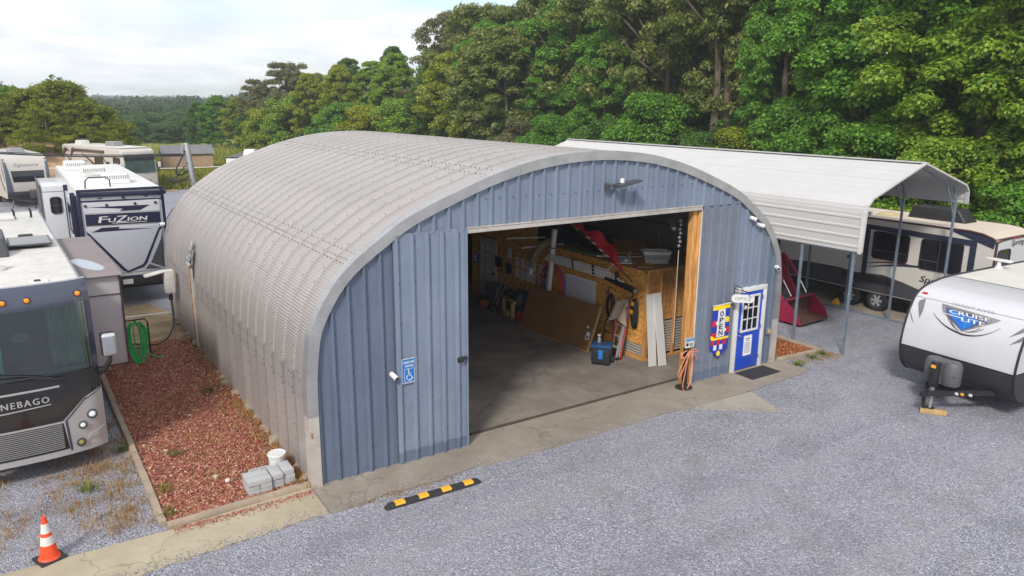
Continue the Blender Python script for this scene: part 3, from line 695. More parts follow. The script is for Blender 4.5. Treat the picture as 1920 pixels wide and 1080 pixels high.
for i in range(3):
    for j in range(3):
        a, c = x0+(x1-x0)*i/3, z0+(z1-z0)*j/3
        MB().plate(FD, [(a+.015, c+.015), (a+(x1-x0)/3-.015, c+.015), (a+(x1-x0)/3-.015, c+(z1-z0)/3-.015), (a+.015, c+(z1-z0)/3-.015)], .0005, .006).build('pane', M['door_glass'] if 'door_glass' in M else M['glass'], od)
b = MB(); b.cyl((11.09, -.06, .98), (11.09, -.11, .98), .022); b.lathe([(.0, -.145), (.026, -.14), (.032, -.125), (.02, -.105)], (11.09, 0, .98), 'y', 12); b.cyl((11.09, -.06, 1.10), (11.09, -.08, 1.10), .026)
b.build('door_knob', M['chrome'], od, smooth=True)
for zh in (.3, 1.1, 1.88): boxpart('hinge', M['galv'], od, 11.918, 11.935, -.09, -.055, zh-.05, zh+.05)
# ------------------------------------------------------------------ carport
cp = thing('carport', 'white metal carport with ridged roof on slim steel posts beside the arch building', 'carport', (17.25, 0, 0))
CY0, CY1 = -.92, 15.0
cprof = [(-2.63, 2.90), (-2.60, 3.92), (-2.56, 4.12), (-2.38, 4.30), (0, 5.13), (2.38, 4.42), (2.58, 4.22), (2.62, 3.85)]
def ridged(p, q, y0, y1, n, parent, name, d=.015):
    """one roof sheet between profile points p and q, ribs running along y"""
    p, q = Vector((p[0], 0, p[1])), Vector((q[0], 0, q[1])); t = q-p; L = t.length; nrm = Vector((-t.z, 0, t.x)).normalized()
    if nrm.z < -.01 or (abs(nrm.z) < .05 and nrm.x*(p.x+q.x) < 0): nrm = -nrm
    b = MB(); st = [(0, 0)]
    for k in range(n):
        c = (k+.5)/n; w = .028/L; st += [(c-w*1.6, 0), (c-w*.8, d), (c+w*.8, d), (c+w*1.6, 0)]
    st.append((1, 0)); vs = []
    for y in (y0, y1):
        vs += [tuple(p+t*s+nrm*h+Vector((0, y, 0))) for s, h in st]
    k = len(st); b.add(vs, [(i, i+1, k+i+1, k+i) for i in range(k-1)])
    return b.build(name, M['carport'], parent, recalc=False)
for s, e, n in ((0, 1, 4), (3, 4, 9), (4, 5, 9), (6, 7, 2)):
    w = cprof[e]
    nseg = 4 if s in (3, 4) else 1
    for k in range(nseg):
        a, c = Vector(cprof[s]), Vector(cprof[e]); p = a+(c-a)*k/nseg; q = a+(c-a)*((k+1)/nseg+.004)
        ridged(p, q, CY0-.001*k, CY1, max(1, round(n/nseg)), cp, 'roof_sheet' if s in (3, 4) else 'side_sheet')
ridged(cprof[1], cprof[2], CY0, CY1, 1, cp, 'roof_sheet', .004); ridged(cprof[2], cprof[3], CY0, CY1, 1, cp, 'roof_sheet', .004); ridged(cprof[5], cprof[6], CY0, CY1, 1, cp, 'roof_sheet', .004)
b = MB(); pth = [(x, CY0-.015, z) for x, z in cprof]
for a, c in zip(pth[:-1], pth[1:]): b.bar(a, c, .05, .10, (0, 1, 0))
b.build('gable_trim', M['carport'], cp)
boxpart('corner_trim', M['white_dirty'], cp, -2.665, -2.60, CY0-.04, CY0+.05, 2.86, 3.98)
boxpart('ridge_cap', M['carport'], cp, -.12, .12, CY0, CY1, 5.14, 5.165)
b = MB(); b.box(-2.6, -2.53, CY0+.05, CY1, 2.86, 2.9); b.build('side_rail', M['post'], cp)
yl = [-.72, .86, 2.42, 3.98, 5.54, 7.1, 8.66, 10.2, 11.8, 13.4, 14.9]
for i, y in enumerate(yl):
    b = MB(); b.box(-2.585, -2.525, y-.03, y+.03, 0, 4.0); b.build('post', M['post'], cp)
    b = MB(); b.tube([(-2.555, y, 3.95), (-2.5, y, 4.12), (-2.3, y, 4.24), (-.03, y, 5.05)], .032, 4); b.tube([(2.37, y, 3.95), (2.33, y, 4.15), (2.2, y, 4.33), (.03, y, 5.05)], .032, 4)
    b.build('bow', M['post'], cp)
    yr = y-.02; b = MB(); b.box(2.345, 2.405, yr-.03, yr+.03, -.17, 4.0); b.build('post', M['post'], cp)
    b = MB(); b.tube([(2.375, y, 3.45), (2.1, y, 3.95), (1.75, y, 4.44)], .025, 4); b.build('brace', M['post'], cp)
    b = MB(); b.tube([(-2.555, y, 3.45), (-2.25, y, 3.95), (-1.8, y, 4.36)], .025, 4); b.build('brace', M['post'], cp)
b = MB(); b.box(2.34, 2.41, -1.2, 15, -.17, -.11); b.build('base_rail', M['post'], cp)
# ------------------------------------------------------------------ things at the front of the hut
FW = Fr((0, -.085, 0), (1, 0, 0), (0, 0, 1))
s = thing('parking_sign', 'blue handicapped parking sign with a white wheelchair symbol on the left door', 'sign', (1.905, -.10, 1.855))
F0 = Fr((0, 0, 0), (1, 0, 0), (0, 0, 1))
MB().plate(F0, rrect(-.155, -.24, .155, .24, .025), 0, .006).build('plate', M['white'], s)
MB().plate(F0, rrect(-.143, -.228, .143, .228, .02), .0065, .0085).build('blue_face', M['signblue'], s)
text(MB(), F0, 'HANDICAPPED', -.125, .145, .25, .045, .0095, bold=.0015).build('lettering', M['white'], s, recalc=False); text(MB(), F0, 'PARKING', -.085, .075, .17, .045, .0095, bold=.0015).build('lettering', M['white'], s, recalc=False)
b = MB(); o_, i_ = rrect(-.105, -.215, .105, .045, .015), rrect(-.098, -.208, .098, .038, .012); b.frame(F0, o_, i_, .0088, .0098)
b.plate(F0, disc(-.02, .012, .016), .009, .0102)
b.tube([F0(-.02, -.01, .0105), F0(-.012, -.085, .0105), F0(.03, -.09, .0105), F0(.052, -.15, .0105), F0(.072, -.142, .0105)], .0085, 5)
b.tube([F0(-.015, -.045, .0105), F0(.03, -.05, .0105)], .007, 5)
pts = [F0(-.002+.056*math.cos(RAD(a)), -.125+.056*math.sin(RAD(a)), .0105) for a in range(130, 345, 15)]; b.tube(pts, .008, 5)
b.build('wheelchair_symbol', M['white'], s, recalc=False)
def bullet_cam(label, loc, d):
    o = thing('security_camera', label, 'camera', loc, 0, 'security cameras on the front wall'); d = Vector(d).normalized()
    b = MB(); b.cyl((0, .02, 0), (0, -.03, 0), .05, .045); b.tube([(0, -.02, 0), (0, -.06, -.01)], .02, 8); b.build('mount', M['white'], o, smooth=True)
    c = Vector((0, -.07, -.01)); b = MB(); b.tube([c-d*.07, c-d*.06, c+d*.08, c+d*.085], [.03, .047, .05, .044], 14); b.build('housing', M['white'], o, smooth=True)
    b = MB(); b.cyl(c+d*.084, c+d*.09, .036, .034); b.build('lens', M['ink'], o)
bullet_cam('white bullet camera left of the blue parking sign', (1.58, -.06, 1.83), (.35, -1, -.5))
bullet_cam('white dome-topped camera high on the right wall, upper of the pair under the arch', (11.22, -.06, 3.97), (.5, -1, -.4))
bullet_cam('white camera pointing right, lower of the pair under the arch', (11.52, -.06, 3.78), (1, -.7, -.35))
bullet_cam('white camera near the right edge trim above the office door', (12.33, -.06, 2.62), (-.8, -1, -.3))
bullet_cam('white camera on the far left side of the arch roof by the toy hauler', (-.05, 12.9, 3.0), (-1, -.2, -.1))
fl = thing('flood_light', 'dark bronze LED flood light with a small white sensor on the gable', 'light', (6.55, -.06, 4.98))
b = MB(); b.box(-.09, .0, -.09, .02, -.07, .07).bar((0, -.05, 0), (.14, -.10, .03), .06, .05); b.build('bracket', M['darkgrey'], fl, bevel=.008)
b = MB(); b.add([(.08, -.06, -.02), (.62, -.16, .10), (.62, -.40, .10), (.08, -.30, -.02), (.08, -.06, .05), (.62, -.16, .14), (.62, -.40, .14), (.08, -.30, .05)], [(0, 3, 2, 1), (4, 5, 6, 7), (0, 1, 5, 4), (1, 2, 6, 5), (2, 3, 7, 6), (3, 0, 4, 7)])
b.build('lamp_head', M['darkgrey'], fl, bevel=.012)
MB().add([(.22, -.13, .006), (.58, -.19, .088), (.58, -.37, .088), (.22, -.27, .006)], [(0, 3, 2, 1)]).build('lens_panel', M['pvc'], fl)
MB().cyl((.25, -.18, .08), (.25, -.18, .17), .05, .042).build('sensor', M['white'], fl, smooth=True)
kb = thing('door_handle_box', 'small black latch bracket on the edge of the left sliding door', 'bracket', (2.99, -.10, 1.87))
MB().box(-.07, .06, -.05, .005, -.05, .05).bar((.05, -.03, .02), (.12, -.06, .04), .05, .06).build('body', M['black'], kb, bevel=.01)
# office sign on a scroll bracket
os_ = thing('office_sign', 'small white oval OFFICE sign hanging from a black scroll bracket', 'sign', (10.80, -.06, 2.2))
b = MB(); b.tube([(0, 0, .12), (0, 0, -.16)], .014, 6); b.tube([(0, 0, .04), (.0, -.55, .04)], .012, 6); b.tube([(0, -.02, .12)]+[(0, -.02-.26*math.sin(t), .04+.09*math.cos(t)) for t in np.linspace(0, PI*.9, 9)], .009, 5)
b.tube([(0, -.1, .04), (0, -.1, -.06)], .006, 4); b.tube([(0, -.48, .04), (0, -.48, -.06)], .006, 4); b.build('bracket', M['black'], os_)
FS = Fr((-.012, -.29, -.15), (.75, -.66, 0), (0, 0, 1)); b = MB()
b.plate(FS, [(x*1.0, y) for x, y in rrect(-.27, -.10, .27, .10, .095, 6)], -.012, .012); b.build('board', M['white'], os_)
b = MB(); text(b, FS, 'OFFICE', -.19, -.04, .38, .08, .0135); b.build('lettering', M['inkgrey'], os_, recalc=False)
# OPEN banner
fg = thing('open_banner', 'colourful banner reading OPEN with yellow top and red, blue and yellow checks', 'banner', (10.36, -.075, 1.85))
W2 = .30
FB = lambda x, y, d=0: Vector((x, -d*2.2-.010*math.sin((x+.3)*7+y*2.0)-(.006 if d > .003 else 0), y))
def strip(pts, m, name, d):
    b = MB(); b.plate(FB, pts, d, d+.003); return b.build(name, m, fg)
bl = mat('banner_blue', (.01, .035, .36), .7, 0, .05); rd = mat('banner_red', (.55, .01, .02), .7, 0, .05); yw = mat('banner_yellow', (.86, .62, .01), .7, 0, .05); wh = mat('banner_white', (.66, .67, .72), .7, 0, .04)
n_ = 10; cloth = MB()
for i in range(n_):
    xa, xb = -W2+2*W2*i/n_, -W2+2*W2*(i+1)/n_
    ya, yb = (-1.08-.24*(1-abs(xa)/W2)), (-1.08-.24*(1-abs(xb)/W2))
    for k in range(8):
        t0, t1 = k/8, (k+1)/8; cloth.plate(FB, [(xa, ya*t1), (xb, yb*t1), (xb, yb*t0), (xa, ya*t0)], 0, .004)
cloth.build('cloth', bl, fg, smooth=True)
for i in range(8): strip([(-.31+.62*i/8, -.06), (-.31+.62*(i+1)/8, -.06), (-.31+.62*(i+1)/8, .07), (-.31+.62*i/8, .07)], yw, 'top_band', .005)
for k in range(6): strip([(-.13, -.76+.116*k), (.13, -.76+.116*k), (.13, -.76+.116*(k+1)), (-.13, -.76+.116*(k+1))], wh, 'white_panel', .006)
for (x, y, a, m) in ((-.22, -.40, .16, rd), (.22, -.34, .15, yw), (-.22, -.70, .14, rd), (.23, -.60, .15, rd), (-.25, -.75, .08, yw)):
    strip([(x-.075, y-a/2), (x+.075, y-a/2), (x+.075, y+a/2-.03), (x-.075, y+a/2)], m, 'patch', .0055)
strip([(-.20, -.40), (-.13, -.46), (-.13, -.33)], wh, 'patch', .007); strip([(.20, -.60), (.13, -.66), (.13, -.55)], wh, 'patch', .007)
for i in range(6): strip([(-.3+.1*i, -.83-.02*(i % 2)), (-.2+.1*i, -.83), (-.2+.1*i, -.775), (-.3+.1*i, -.785)], yw, 'wavy_band', .006)
for i in range(6):
    if i % 2 == 0: strip([(-.3+.1*i, -.97), (-.2+.1*i, -.97), (-.2+.1*i, -.84), (-.3+.1*i, -.84)], rd, 'check', .006)
strip([(-.2, -1.1), (-.1, -1.1), (-.1, -.97), (-.2, -.97)], wh, 'check', .006); strip([(.0, -1.1), (.1, -1.1), (.1, -.97), (0, -.97)], wh, 'check', .006)
strip(disc(-.02, -1.2, .06, .07, 8), yw, 'check', .006)
b = MB()
for i, chx in enumerate('OPEN'): text(b, FB, chx, -.075, -.235-.163*i, .13, .13, .0135, bold=.004)
b.build('lettering', M['ink'], fg, recalc=False)
MB().tube([(-.34, -.03, .06), (.34, -.03, .06)], .012, 8).build('rod', M['white'], fg)
nz_ = thing('door_notice', 'white printed notice with a grey border on the lower half of the blue door', 'notice', (11.47, -.066, .66))
MB().plate(F0, rrect(-.16, -.27, .16, .27, .03), 0, .003).build('sheet', M['paper'], nz_); b = MB(); b.frame(F0, rrect(-.15, -.26, .15, .26, .025), rrect(-.143, -.253, .143, .253, .02), .003, .004)
b.plate(F0, [(-.09, .17), (.09, .17), (.09, .2), (-.09, .2)], .003, .004).plate(F0, [(-.06, .12), (.06, .12), (.06, .145), (-.06, .145)], .003, .004)
for i in range(9): b.plate(F0, [(-.11, .07-.034*i), (.11-random.uniform(0, .06), .07-.034*i), (.11, .085-.034*i), (-.11, .085-.034*i)], .003, .0038)
b.build('print', M['inkgrey'], nz_)
MB().plate(F0, disc(0, 0, .055), 0, .003).build('window_sticker', M['paper'], None, loc=(11.25, -.088, 1.70)); tag(bpy.data.objects['window_sticker'], 'round white sticker on the top left pane of the office door', 'sticker')
mt_ = MB().add([], []).box(10.95, 12.05, -.72, -.16, .0245, .038).build('door_mat', M['rubber'], None, bevel=.006); tag(mt_, 'black rubber doormat in front of the blue office door', 'doormat')
eb = thing('outlet_box', 'small weatherproof outlet box beside the right edge of the office door', 'outlet', (12.24, -.05, .92)); boxpart('box', M['galv'], eb, -.05, .05, -.07, .01, -.08, .08, .01); MB().cyl((0, -.07, 0), (0, -.09, 0), .03).build('cover', M['yellow'], eb)
# notice post with coiled pink cord
np_ = thing('notice_post', 'blue and white NOTICE placard on a black post at the right jamb', 'sign', (9.12, -.16, 0))
b = MB(); b.lathe([(.20, .026), (.21, .045), (.06, .07), (.035, .1), (.0, .1)], (0, 0, 0), 'z', 18); b.build('base', M['black'], np_, smooth=True); MB().box(-.05, .05, -.04, .04, .09, 1.05).build('post', M['black'], np_, bevel=.01)
FN = Fr((.02, -.075, 1.18), (1, 0, 0), (0, 0, 1)); MB().plate(FN, rrect(-.15, -.12, .15, .12, .02), 0, .01).build('placard', M['white'], np_)
MB().plate(FN, rrect(-.14, .03, .14, .11, .01), .0105, .012).build('blue_band', M['signblue'], np_); b = MB(); text(b, FN, 'NOTICE', -.115, .045, .23, .05, .0128); b.build('lettering', M['white'], np_, recalc=False)
b = MB(); b.plate(FN, disc(-.08, -.04, .045), .0105, .012)
for i in range(3): b.plate(FN, [(-.01, -.03-.03*i), (.11, -.03-.03*i), (.11, -.015-.03*i), (-.01, -.015-.03*i)], .0105, .012)
b.build('print', M['ink'], np_)
cdp = thing('extension_cord', 'faded pink extension cord looped over the black notice post', 'cord', (9.12, -.16, 0)); b = MB()
def loop(b, pts, r=.012, n=8):
    P = [np.array(p, float) for p in pts]; o = []
    for i in range(len(P)-1):
        p0, p1, p2, p3 = P[max(i-1, 0)], P[i], P[i+1], P[min(i+2, len(P)-1)]
        for s_ in range(n):
            t = s_/n; o.append(.5*((2*p1)+(-p0+p2)*t+(2*p0-5*p1+4*p2-p3)*t*t+(-p0+3*p1-3*p2+p3)*t**3))
    o.append(P[-1]); b.tube(o, r, 5)
for k in range(3): loop(b, [(-.06, -.09, 1.0), (-.2-.03*k, -.1, .96), (-.26, -.11, .86+.03*k), (-.14, -.12, .84), (.0, -.1, .97)])
loop(b, [(0, -.1, .98), (-.2, -.12, .75), (-.36, -.13, .5), (-.28, -.13, .42), (-.1, -.12, .72), (.05, -.11, .97)])
loop(b, [(.0, -.1, .98), (-.12, -.13, .5), (-.2, -.15, .12), (-.05, -.14, .035), (.1, -.13, .3), (.12, -.12, .7), (.06, -.1, .97)])
loop(b, [(.04, -.1, .98), (.2, -.12, 1.0), (.28, -.12, .92), (.16, -.12, .94), (.05, -.1, .96)]); loop(b, [(.02, -.1, .98), (.18, -.12, .86), (.25, -.12, .72)])
b.build('coil', M['peach'], cdp, smooth=True)
# ------------------------------------------------------------------ parking bumper, cone, blocks, bucket
pb = thing('parking_bumper', 'black rubber parking bumper with four yellow blocks on the gravel', 'parking bumper', (1.70, -1.40, 0), RAD(-1.5))
b = MB(); L = .92; sec = [(-.075, .0), (-.066, .045), (-.045, .08), (.045, .08), (.066, .045), (.075, 0)]
st = [(-L, .35), (-L+.05, .8), (-L+.10, 1), (L-.10, 1), (L-.05, .8), (L, .35)]; vs = [(x, y*(.6+.4*k), z*k) for x, k in st for y, z in sec]
b.add(vs, [(i*6+j, i*6+j+1, (i+1)*6+j+1, (i+1)*6+j) for i in range(5) for j in range(5)]+[tuple(range(6)), tuple(30+j for j in range(5, -1, -1))]); b.build('body', M['rubber'], pb, bevel=.006)
for k in range(4):
    x = -.66+.44*k; b = MB(); b.add([(x+dx, y, z) for dx in (-.09, .09) for y, z in ((-.0690, .047), (-.047, .0835), (.047, .0835), (.0690, .047))], [(0, 4, 5, 1), (1, 5, 6, 2), (2, 6, 7, 3)]); b.build('yellow_block', M['yellow'], pb, recalc=False)
for x in (-.44, .0, .44): MB().cyl((x, 0, .08), (x, 0, .084), .022).build('bolt_hole', M['darkgrey'], pb)
cn = thing('traffic_cone', 'orange traffic cone with two white reflective collars on a black base', 'traffic cone', (-3.98, .02, .0), RAD(20))
boxpart('base', M['rubber'], cn, -.18, .18, -.18, .18, .002, .045, .02)
def cr(z): return .132-(z-.045)*(.132-.028)/.665
for nm, z0_, z1_, m in (('cone_body', .045, .27, M['orange']), ('reflective_collar', .27, .40, M['white']), ('cone_body', .40, .455, M['orange']), ('reflective_collar', .455, .60, M['white']), ('cone_tip', .60, .71, M['orange'])):
    MB().lathe([(cr(z0_), z0_), (cr(z1_), z1_)], (0, 0, 0), 'z', 24).build(nm, m, cn, smooth=True)
MB().lathe([(.15, .045), (.132, .075)], (0, 0, 0), 'z', 24).build('skirt', M['orange'], cn, smooth=True)
def cblk(label, x0, x1, y0, y1, z0, z1, hollow=False):
    o = thing('concrete_block', label, 'concrete block', ((x0+x1)/2, (y0+y1)/2, z0), random.uniform(-.012, .012), 'stacked concrete blocks'); a, c, h = (x1-x0)/2-.003, (y1-y0)/2-.003, z1-z0-.003
    if not hollow: boxpart('body', M['cblock'], o, -a, a, -c, c, 0, h, .005)
    else:
        b = MB(); b.box(-a, a, -c, -c+.03, 0, h).box(-a, a, c-.03, c, 0, h)
        for x in (-a, -.0165, a-.033): b.box(x, x+.033, -c+.03, c-.03, 0, h*.997)
        b.build('shell', M['cblock'], o, bevel=.003)
X0, Y0, h = -1.03, .19, .094
cblk('bottom left block of the left stack, end facing out', X0, X0+.2, Y0, Y0+.4, .035, .035+h); cblk('bottom right block of the left stack', X0+.203, X0+.403, Y0, Y0+.4, .035, .035+h)
cblk('middle layer left block of the left stack', X0-.005, X0+.195, Y0+.005, Y0+.405, .035+h, .035+2*h); cblk('middle layer right block of the left stack', X0+.2, X0+.4, Y0-.005, Y0+.395, .035+h, .035+2*h)
cblk('top front block lying broadside on the left stack', X0-.01, X0+.395, Y0-.015, Y0+.185, .035+2*h, .035+3*h); cblk('top rear block lying broadside on the left stack', X0-.01, X0+.395, Y0+.19, Y0+.39, .035+2*h, .035+3*h)
X1 = X0+.42
cblk('bottom left block of the right stack', X1, X1+.2, Y0+.05, Y0+.45, .035, .035+h); cblk('bottom right block of the right stack by the hut corner', X1+.21, X1+.41, Y0+.06, Y0+.46, .035, .035+h)
cblk('middle layer left block of the right stack', X1+.002, X1+.2, Y0+.045, Y0+.445, .035+h, .035+2*h); cblk('middle layer right block of the right stack by the hut corner', X1+.205, X1+.405, Y0+.06, Y0+.46, .035+h, .035+2*h)
cblk('top left block of the right stack, pushed forward', X1-.005, X1+.19, Y0+.02, Y0+.42, .035+2*h, .035+3*h); cblk('top right block of the right stack, under the white bucket lid', X1+.2, X1+.4, Y0+.08, Y0+.48, .035+2*h, .035+3*h)
cblk('hollow concrete block with two openings lying behind the left stack', X0+.16, X0+.56, Y0+.47, Y0+.66, .035, .225, True)
bk = thing('bucket', 'white plastic bucket with its lid on, standing behind the concrete blocks', 'bucket', (-.34, .86, .035))
MB().lathe([(.0, 0), (.13, 0), (.15, .33), (.158, .335), (.158, .36)], (0, 0, 0), 'z', 28).build('body', M['white'], bk, smooth=True)
MB().lathe([(.166, .335), (.168, .37), (.160, .378), (.152, .368), (.0, .366)], (0, 0, 0), 'z', 28).build('lid', M['white'], bk, smooth=True)
for i, (x, y) in enumerate(((-1.35, 1.25), (-1.2, .98))):
    o = MB().lathe([(0, 0), (.05, .0), (.04, .03), (0, .035)], (0, 0, 0), 'z', 7).build('litter_scrap', M['white'], None, loc=(x, y, .045)); tag(o, ('white scrap of litter on the mulch, farther from the blocks', 'white scrap of litter on the mulch, nearer the blocks')[i], 'litter', 'scraps on the mulch')
# ------------------------------------------------------------------ hose stand, meter box
hs = thing('hose_stand', 'black metal hose stand on the mulch near the motorhome slide-out', 'hose stand', (-1.55, 9.0, .0)); b = MB()
b.tube([(-.32, 0, 0), (-.32, 0, 1.0), (-.26, 0, 1.12), (.26, 0, 1.12), (.32, 0, 1.0), (.32, 0, 0)], .022, 6); b.tube([(-.32, 0, .35), (.32, 0, .35)], .015, 6); b.tube([(0, 0, 1.12), (0, -.2, 1.12), (0, -.26, 1.2)], .02, 6); b.build('frame', M['black'], hs)
b = MB(); b.lathe([(.0, -.05), (.06, -.04), (.06, .04), (0, .05)], (-.33, 0, .72), 'z', 8); b.build('tap', M['black'], hs)
ho = thing('garden_hose', 'bright green garden hose hanging in long loops from the hose stand', 'hose', (-1.55, 8.86, .0)); b = MB()
for k in range(9):
    w_, l_ = .10+.018*k, .72+.035*k+random.uniform(-.04, .04); c0 = random.uniform(-.05, .05)
    loop(b, [(c0-w_*.4, -.10-.012*k, 1.13), (c0-w_, -.12-.01*k, .95), (c0-w_*.95, -.14, .55), (c0, -.15-.01*k, 1.13-l_-.2), (c0+w_*.95, -.14, .5), (c0+w_, -.12, .9), (c0+w_*.4, -.10-.012*k, 1.13)], .0175, 5)
loop(b, [(.15, -.15, .4), (.3, -.2, .2), (.5, -.05, .06), (.62, .1, .06)], .0175); b.build('loops', M['green'], ho, smooth=True)
mb_ = thing('meter_box', 'grey electrical box with its cover propped open on the far left wall', 'electrical box', (-.10, 11.4, 1.25)); boxpart('box', M['white_dirty'], mb_, -.28, -.02, -.16, .16, -.05, .60, .01); b = MB(); b.add([(-.28, -.17, .60), (-.28, .17, .60), (-.80, .17, .50), (-.80, -.17, .50), (-.28, -.17, .57), (-.28, .17, .57), (-.80, .17, .47), (-.80, -.17, .47)], [(0, 1, 2, 3), (4, 7, 6, 5), (0, 3, 7, 4), (2, 1, 5, 6), (3, 2, 6, 7)]); b.build('cover', M['white_dirty'], mb_)
boxpart('conduit', M['galv'], mb_, -.16, -.10, -.03, .03, -1.25, -.05); b = MB(); b.cyl((-.15, -.05, -.12), (-.15, -.05, -.28), .06); b.build('plug', M['black'], mb_)
pc = thing('power_cable', 'black power cable sagging from the electrical box to the hose stand', 'cable', (0, 0, 0)); b = MB(); loop(b, [(-.25, 11.33, 1.0), (-.26, 11.1, .5), (-.5, 10.4, .22), (-.95, 9.6, .2), (-1.6, 9.2, .42), (-2.1, 9.0, .5)], .022); b.build('cable', M['black'], pc)
# white pipe on the bare earth
o = MB().tube([(-2.2, 12.6, .3), (-.2, 12.3, .34)], .03, 6).build('white_pipe', M['pvc'], None); tag(o, 'white pipe lying across the bare earth below the toy hauler', 'pipe')
# ------------------------------------------------------------------ tractor loader under the carport
tl = thing('front_loader', 'faded magenta red tractor front loader with a rusty bucket under the carport', 'loader', (16.75, 2.25, 0), RAD(4))
b = MB(); pr = [(-.02, .04), (-.62, .02), (-.66, .06), (.0, .12), (.10, .28), (.10, .52), (-.06, .70), (-.02, .74), (.16, .60), (.2, .30), (.16, .05)]
Wb = .78
vo = [(x, y, z) for x in (-Wb, Wb) for y, z in pr]; k = len(pr)
b.add(vo, [(i, (i+1) % k, k+(i+1) % k, k+i) for i in range(k)]); b.build('bucket', M['bucket_in'], tl)
for sx in (-1, 1):
    b = MB(); F = Fr((sx*Wb-.012, 0, 0), (0, 1, 0), (0, 0, 1)); b.plate(F, [(.16, .05), (.2, .30), (.16, .6), (-.04, .73), (-.5, .35), (-.64, .04)], 0, .024); b.build('bucket_side', M['magenta'], tl)
b = MB(); b.box(-Wb, Wb, -.085, -.03, .70, .76); b.build('bucket_lip', M['magenta'], tl, bevel=.008)
b = MB(); b.add([(-Wb, .205, .06), (Wb, .205, .06), (Wb, .17, .62), (-Wb, .17, .62), (-Wb, .235, .06), (Wb, .235, .06), (Wb, .19, .62), (-Wb, .19, .62)], [(0, 1, 2, 3), (4, 7, 6, 5), (3, 2, 6, 7), (0, 4, 5, 1)]); b.build('bucket_back', M['magenta'], tl)
for sx in (-1, 1):
    x = sx*.42; b = MB(); F = Fr((x-.04, 0, 0), (0, 1, 0), (0, 0, 1)); b.plate(F, [(.15, .18), (.32, .14), (1.05, 1.35), (2.0, 1.82), (2.0, 2.0), (.9, 1.62), (.1, .42)], 0, .08); b.build('loader_arm', M['magenta'], tl, bevel=.006)
    b = MB(); b.cyl((x*1.02, -.0, .80), (x*1.02, .35, 1.30), .022); b.build('hydraulic_rod', M['chrome'], tl, smooth=True); b = MB(); b.cyl((x*1.02, .32, 1.26), (x*1.02, .85, 1.9), .045); b.build('hydraulic_cylinder', M['magenta'], tl, smooth=True)
    b = MB(); F = Fr((x+.05, 0, 0), (0, 1, 0), (0, 0, 1)); b.plate(F, [(.55, .95), (.75, .9), (1.15, 1.8), (.95, 2.0)], 0, .03); b.build('bell_crank', M['magenta'], tl)
    b = MB(); b.box(x-.06, x+.06, 1.75, 1.95, .5, 1.9); b.build('mast', M['magenta'], tl, bevel=.01)
b = MB(); b.tube([(-.42, .7, 1.02), (.42, .7, 1.02)], .055, 10); b.build('cross_tube', M['magenta'], tl, smooth=True)
boxpart('guard', M['magenta'], tl, -.40, .40, 1.6, 1.68, .6, 1.85, .02)
boxpart('hood', M['magenta'], tl, -.36, .36, 1.72, 3.0, .8, 1.5, .08); boxpart('frame', M['black'], tl, -.25, .25, 1.7, 3.6, .45, .8, .02)
def wheel(parent, c, R_, w_, axis='x', rim=M['silver'], spokes=6, name='wheel', rr=.62):
    prof_ = [(R_*.585, -w_/2*.8), (R_*.8, -w_/2), (R_*.96, -w_/2*.8), (R_, -w_/2*.45), (R_, w_/2*.45), (R_*.96, w_/2*.8), (R_*.8, w_/2), (R_*.585, w_/2*.8)]
    o = MB().lathe(prof_, c, axis, 24, cap=False).build(name, M['rubber'], parent, smooth=True)
    d = {'x': (1, 0, 0), 'y': (0, 1, 0)}[axis]; b = MB(); rw = w_/2*.86
    b.lathe([(R_*.60, -rw), (R_*.56, -rw*.93), (R_*.5, -rw*.55), (0.001, -rw*.5)], c, axis, 20, cap=False); b.lathe([(R_*.60, rw), (R_*.56, rw*.93), (R_*.5, rw*.55), (0.001, rw*.5)], c, axis, 20, cap=False)
    b.build('rim_dish', M['darkgrey'], o, smooth=True); b = MB()
    for s_ in (-1, 1):
        for k in range(spokes):
            a = 2*PI*k/spokes
            if axis == 'x': q = (c[0]+s_*rw*.85, c[1]+R_*.55*math.cos(a), c[2]+R_*.55*math.sin(a)); p_ = (c[0]+s_*rw*.85, c[1], c[2])
            else: q = (c[0]+R_*.55*math.cos(a), c[1]+s_*rw*.85, c[2]+R_*.55*math.sin(a)); p_ = (c[0], c[1]+s_*rw*.85, c[2])
            b.bar(p_, q, .065, .03, d)
        b.lathe([(R_*.16, s_*rw*.8), (R_*.14, s_*rw*1.0), (0.001, s_*rw*1.02)], c, axis, 12)
    b.build('rim', rim, o); return o
for sx in (-1, 1): wheel(tl, (sx*.62, 2.55, .38), .38, .22, 'x', M['magenta'])
for sx in (-1, 1): wheel(tl, (sx*.72, 4.0, .62), .62, .34, 'x', M['magenta'])
# ------------------------------------------------------------------ utility pole and lines
up_ = thing('utility_pole', 'grey metal service pole with a rounded top and dark cable loops behind the hut', 'utility pole', (1.98, 17.6, 0))
MB().tube([(.22, 0, 0), (0, 0, 2.6), (-.24, 0, 5.05), (-.26, 0, 5.18)], [.13, .115, .10, .06], 12).build('pole', M['galv'], up_, smooth=True)
b = MB(); b.tube([(-.26, 0, 5.1), (-.36, -.05, 5.15), (-.42, -.05, 5.0), (-.36, -.04, 4.6), (-.30, -.03, 4.1)], .03, 6); b.build('weatherhead', M['galv'], up_, smooth=True); b = MB(); b.lathe([(.13, -.04), (.13, .04)], (-.10, 0, 3.6), 'z', 12); b.build('clamp', M['black'], up_)
b = MB(); loop(b, [(-.3, 0, 4.95), (-.5, -.1, 4.6), (-.7, -.1, 4.2), (-.55, -.1, 4.05), (-.3, -.05, 4.2)], .03); loop(b, [(-.25, 0, 4.5), (-.7, -.1, 4.0), (-.95, -.1, 3.85), (-.6, -.1, 3.8), (-.25, 0, 4.0)], .025)
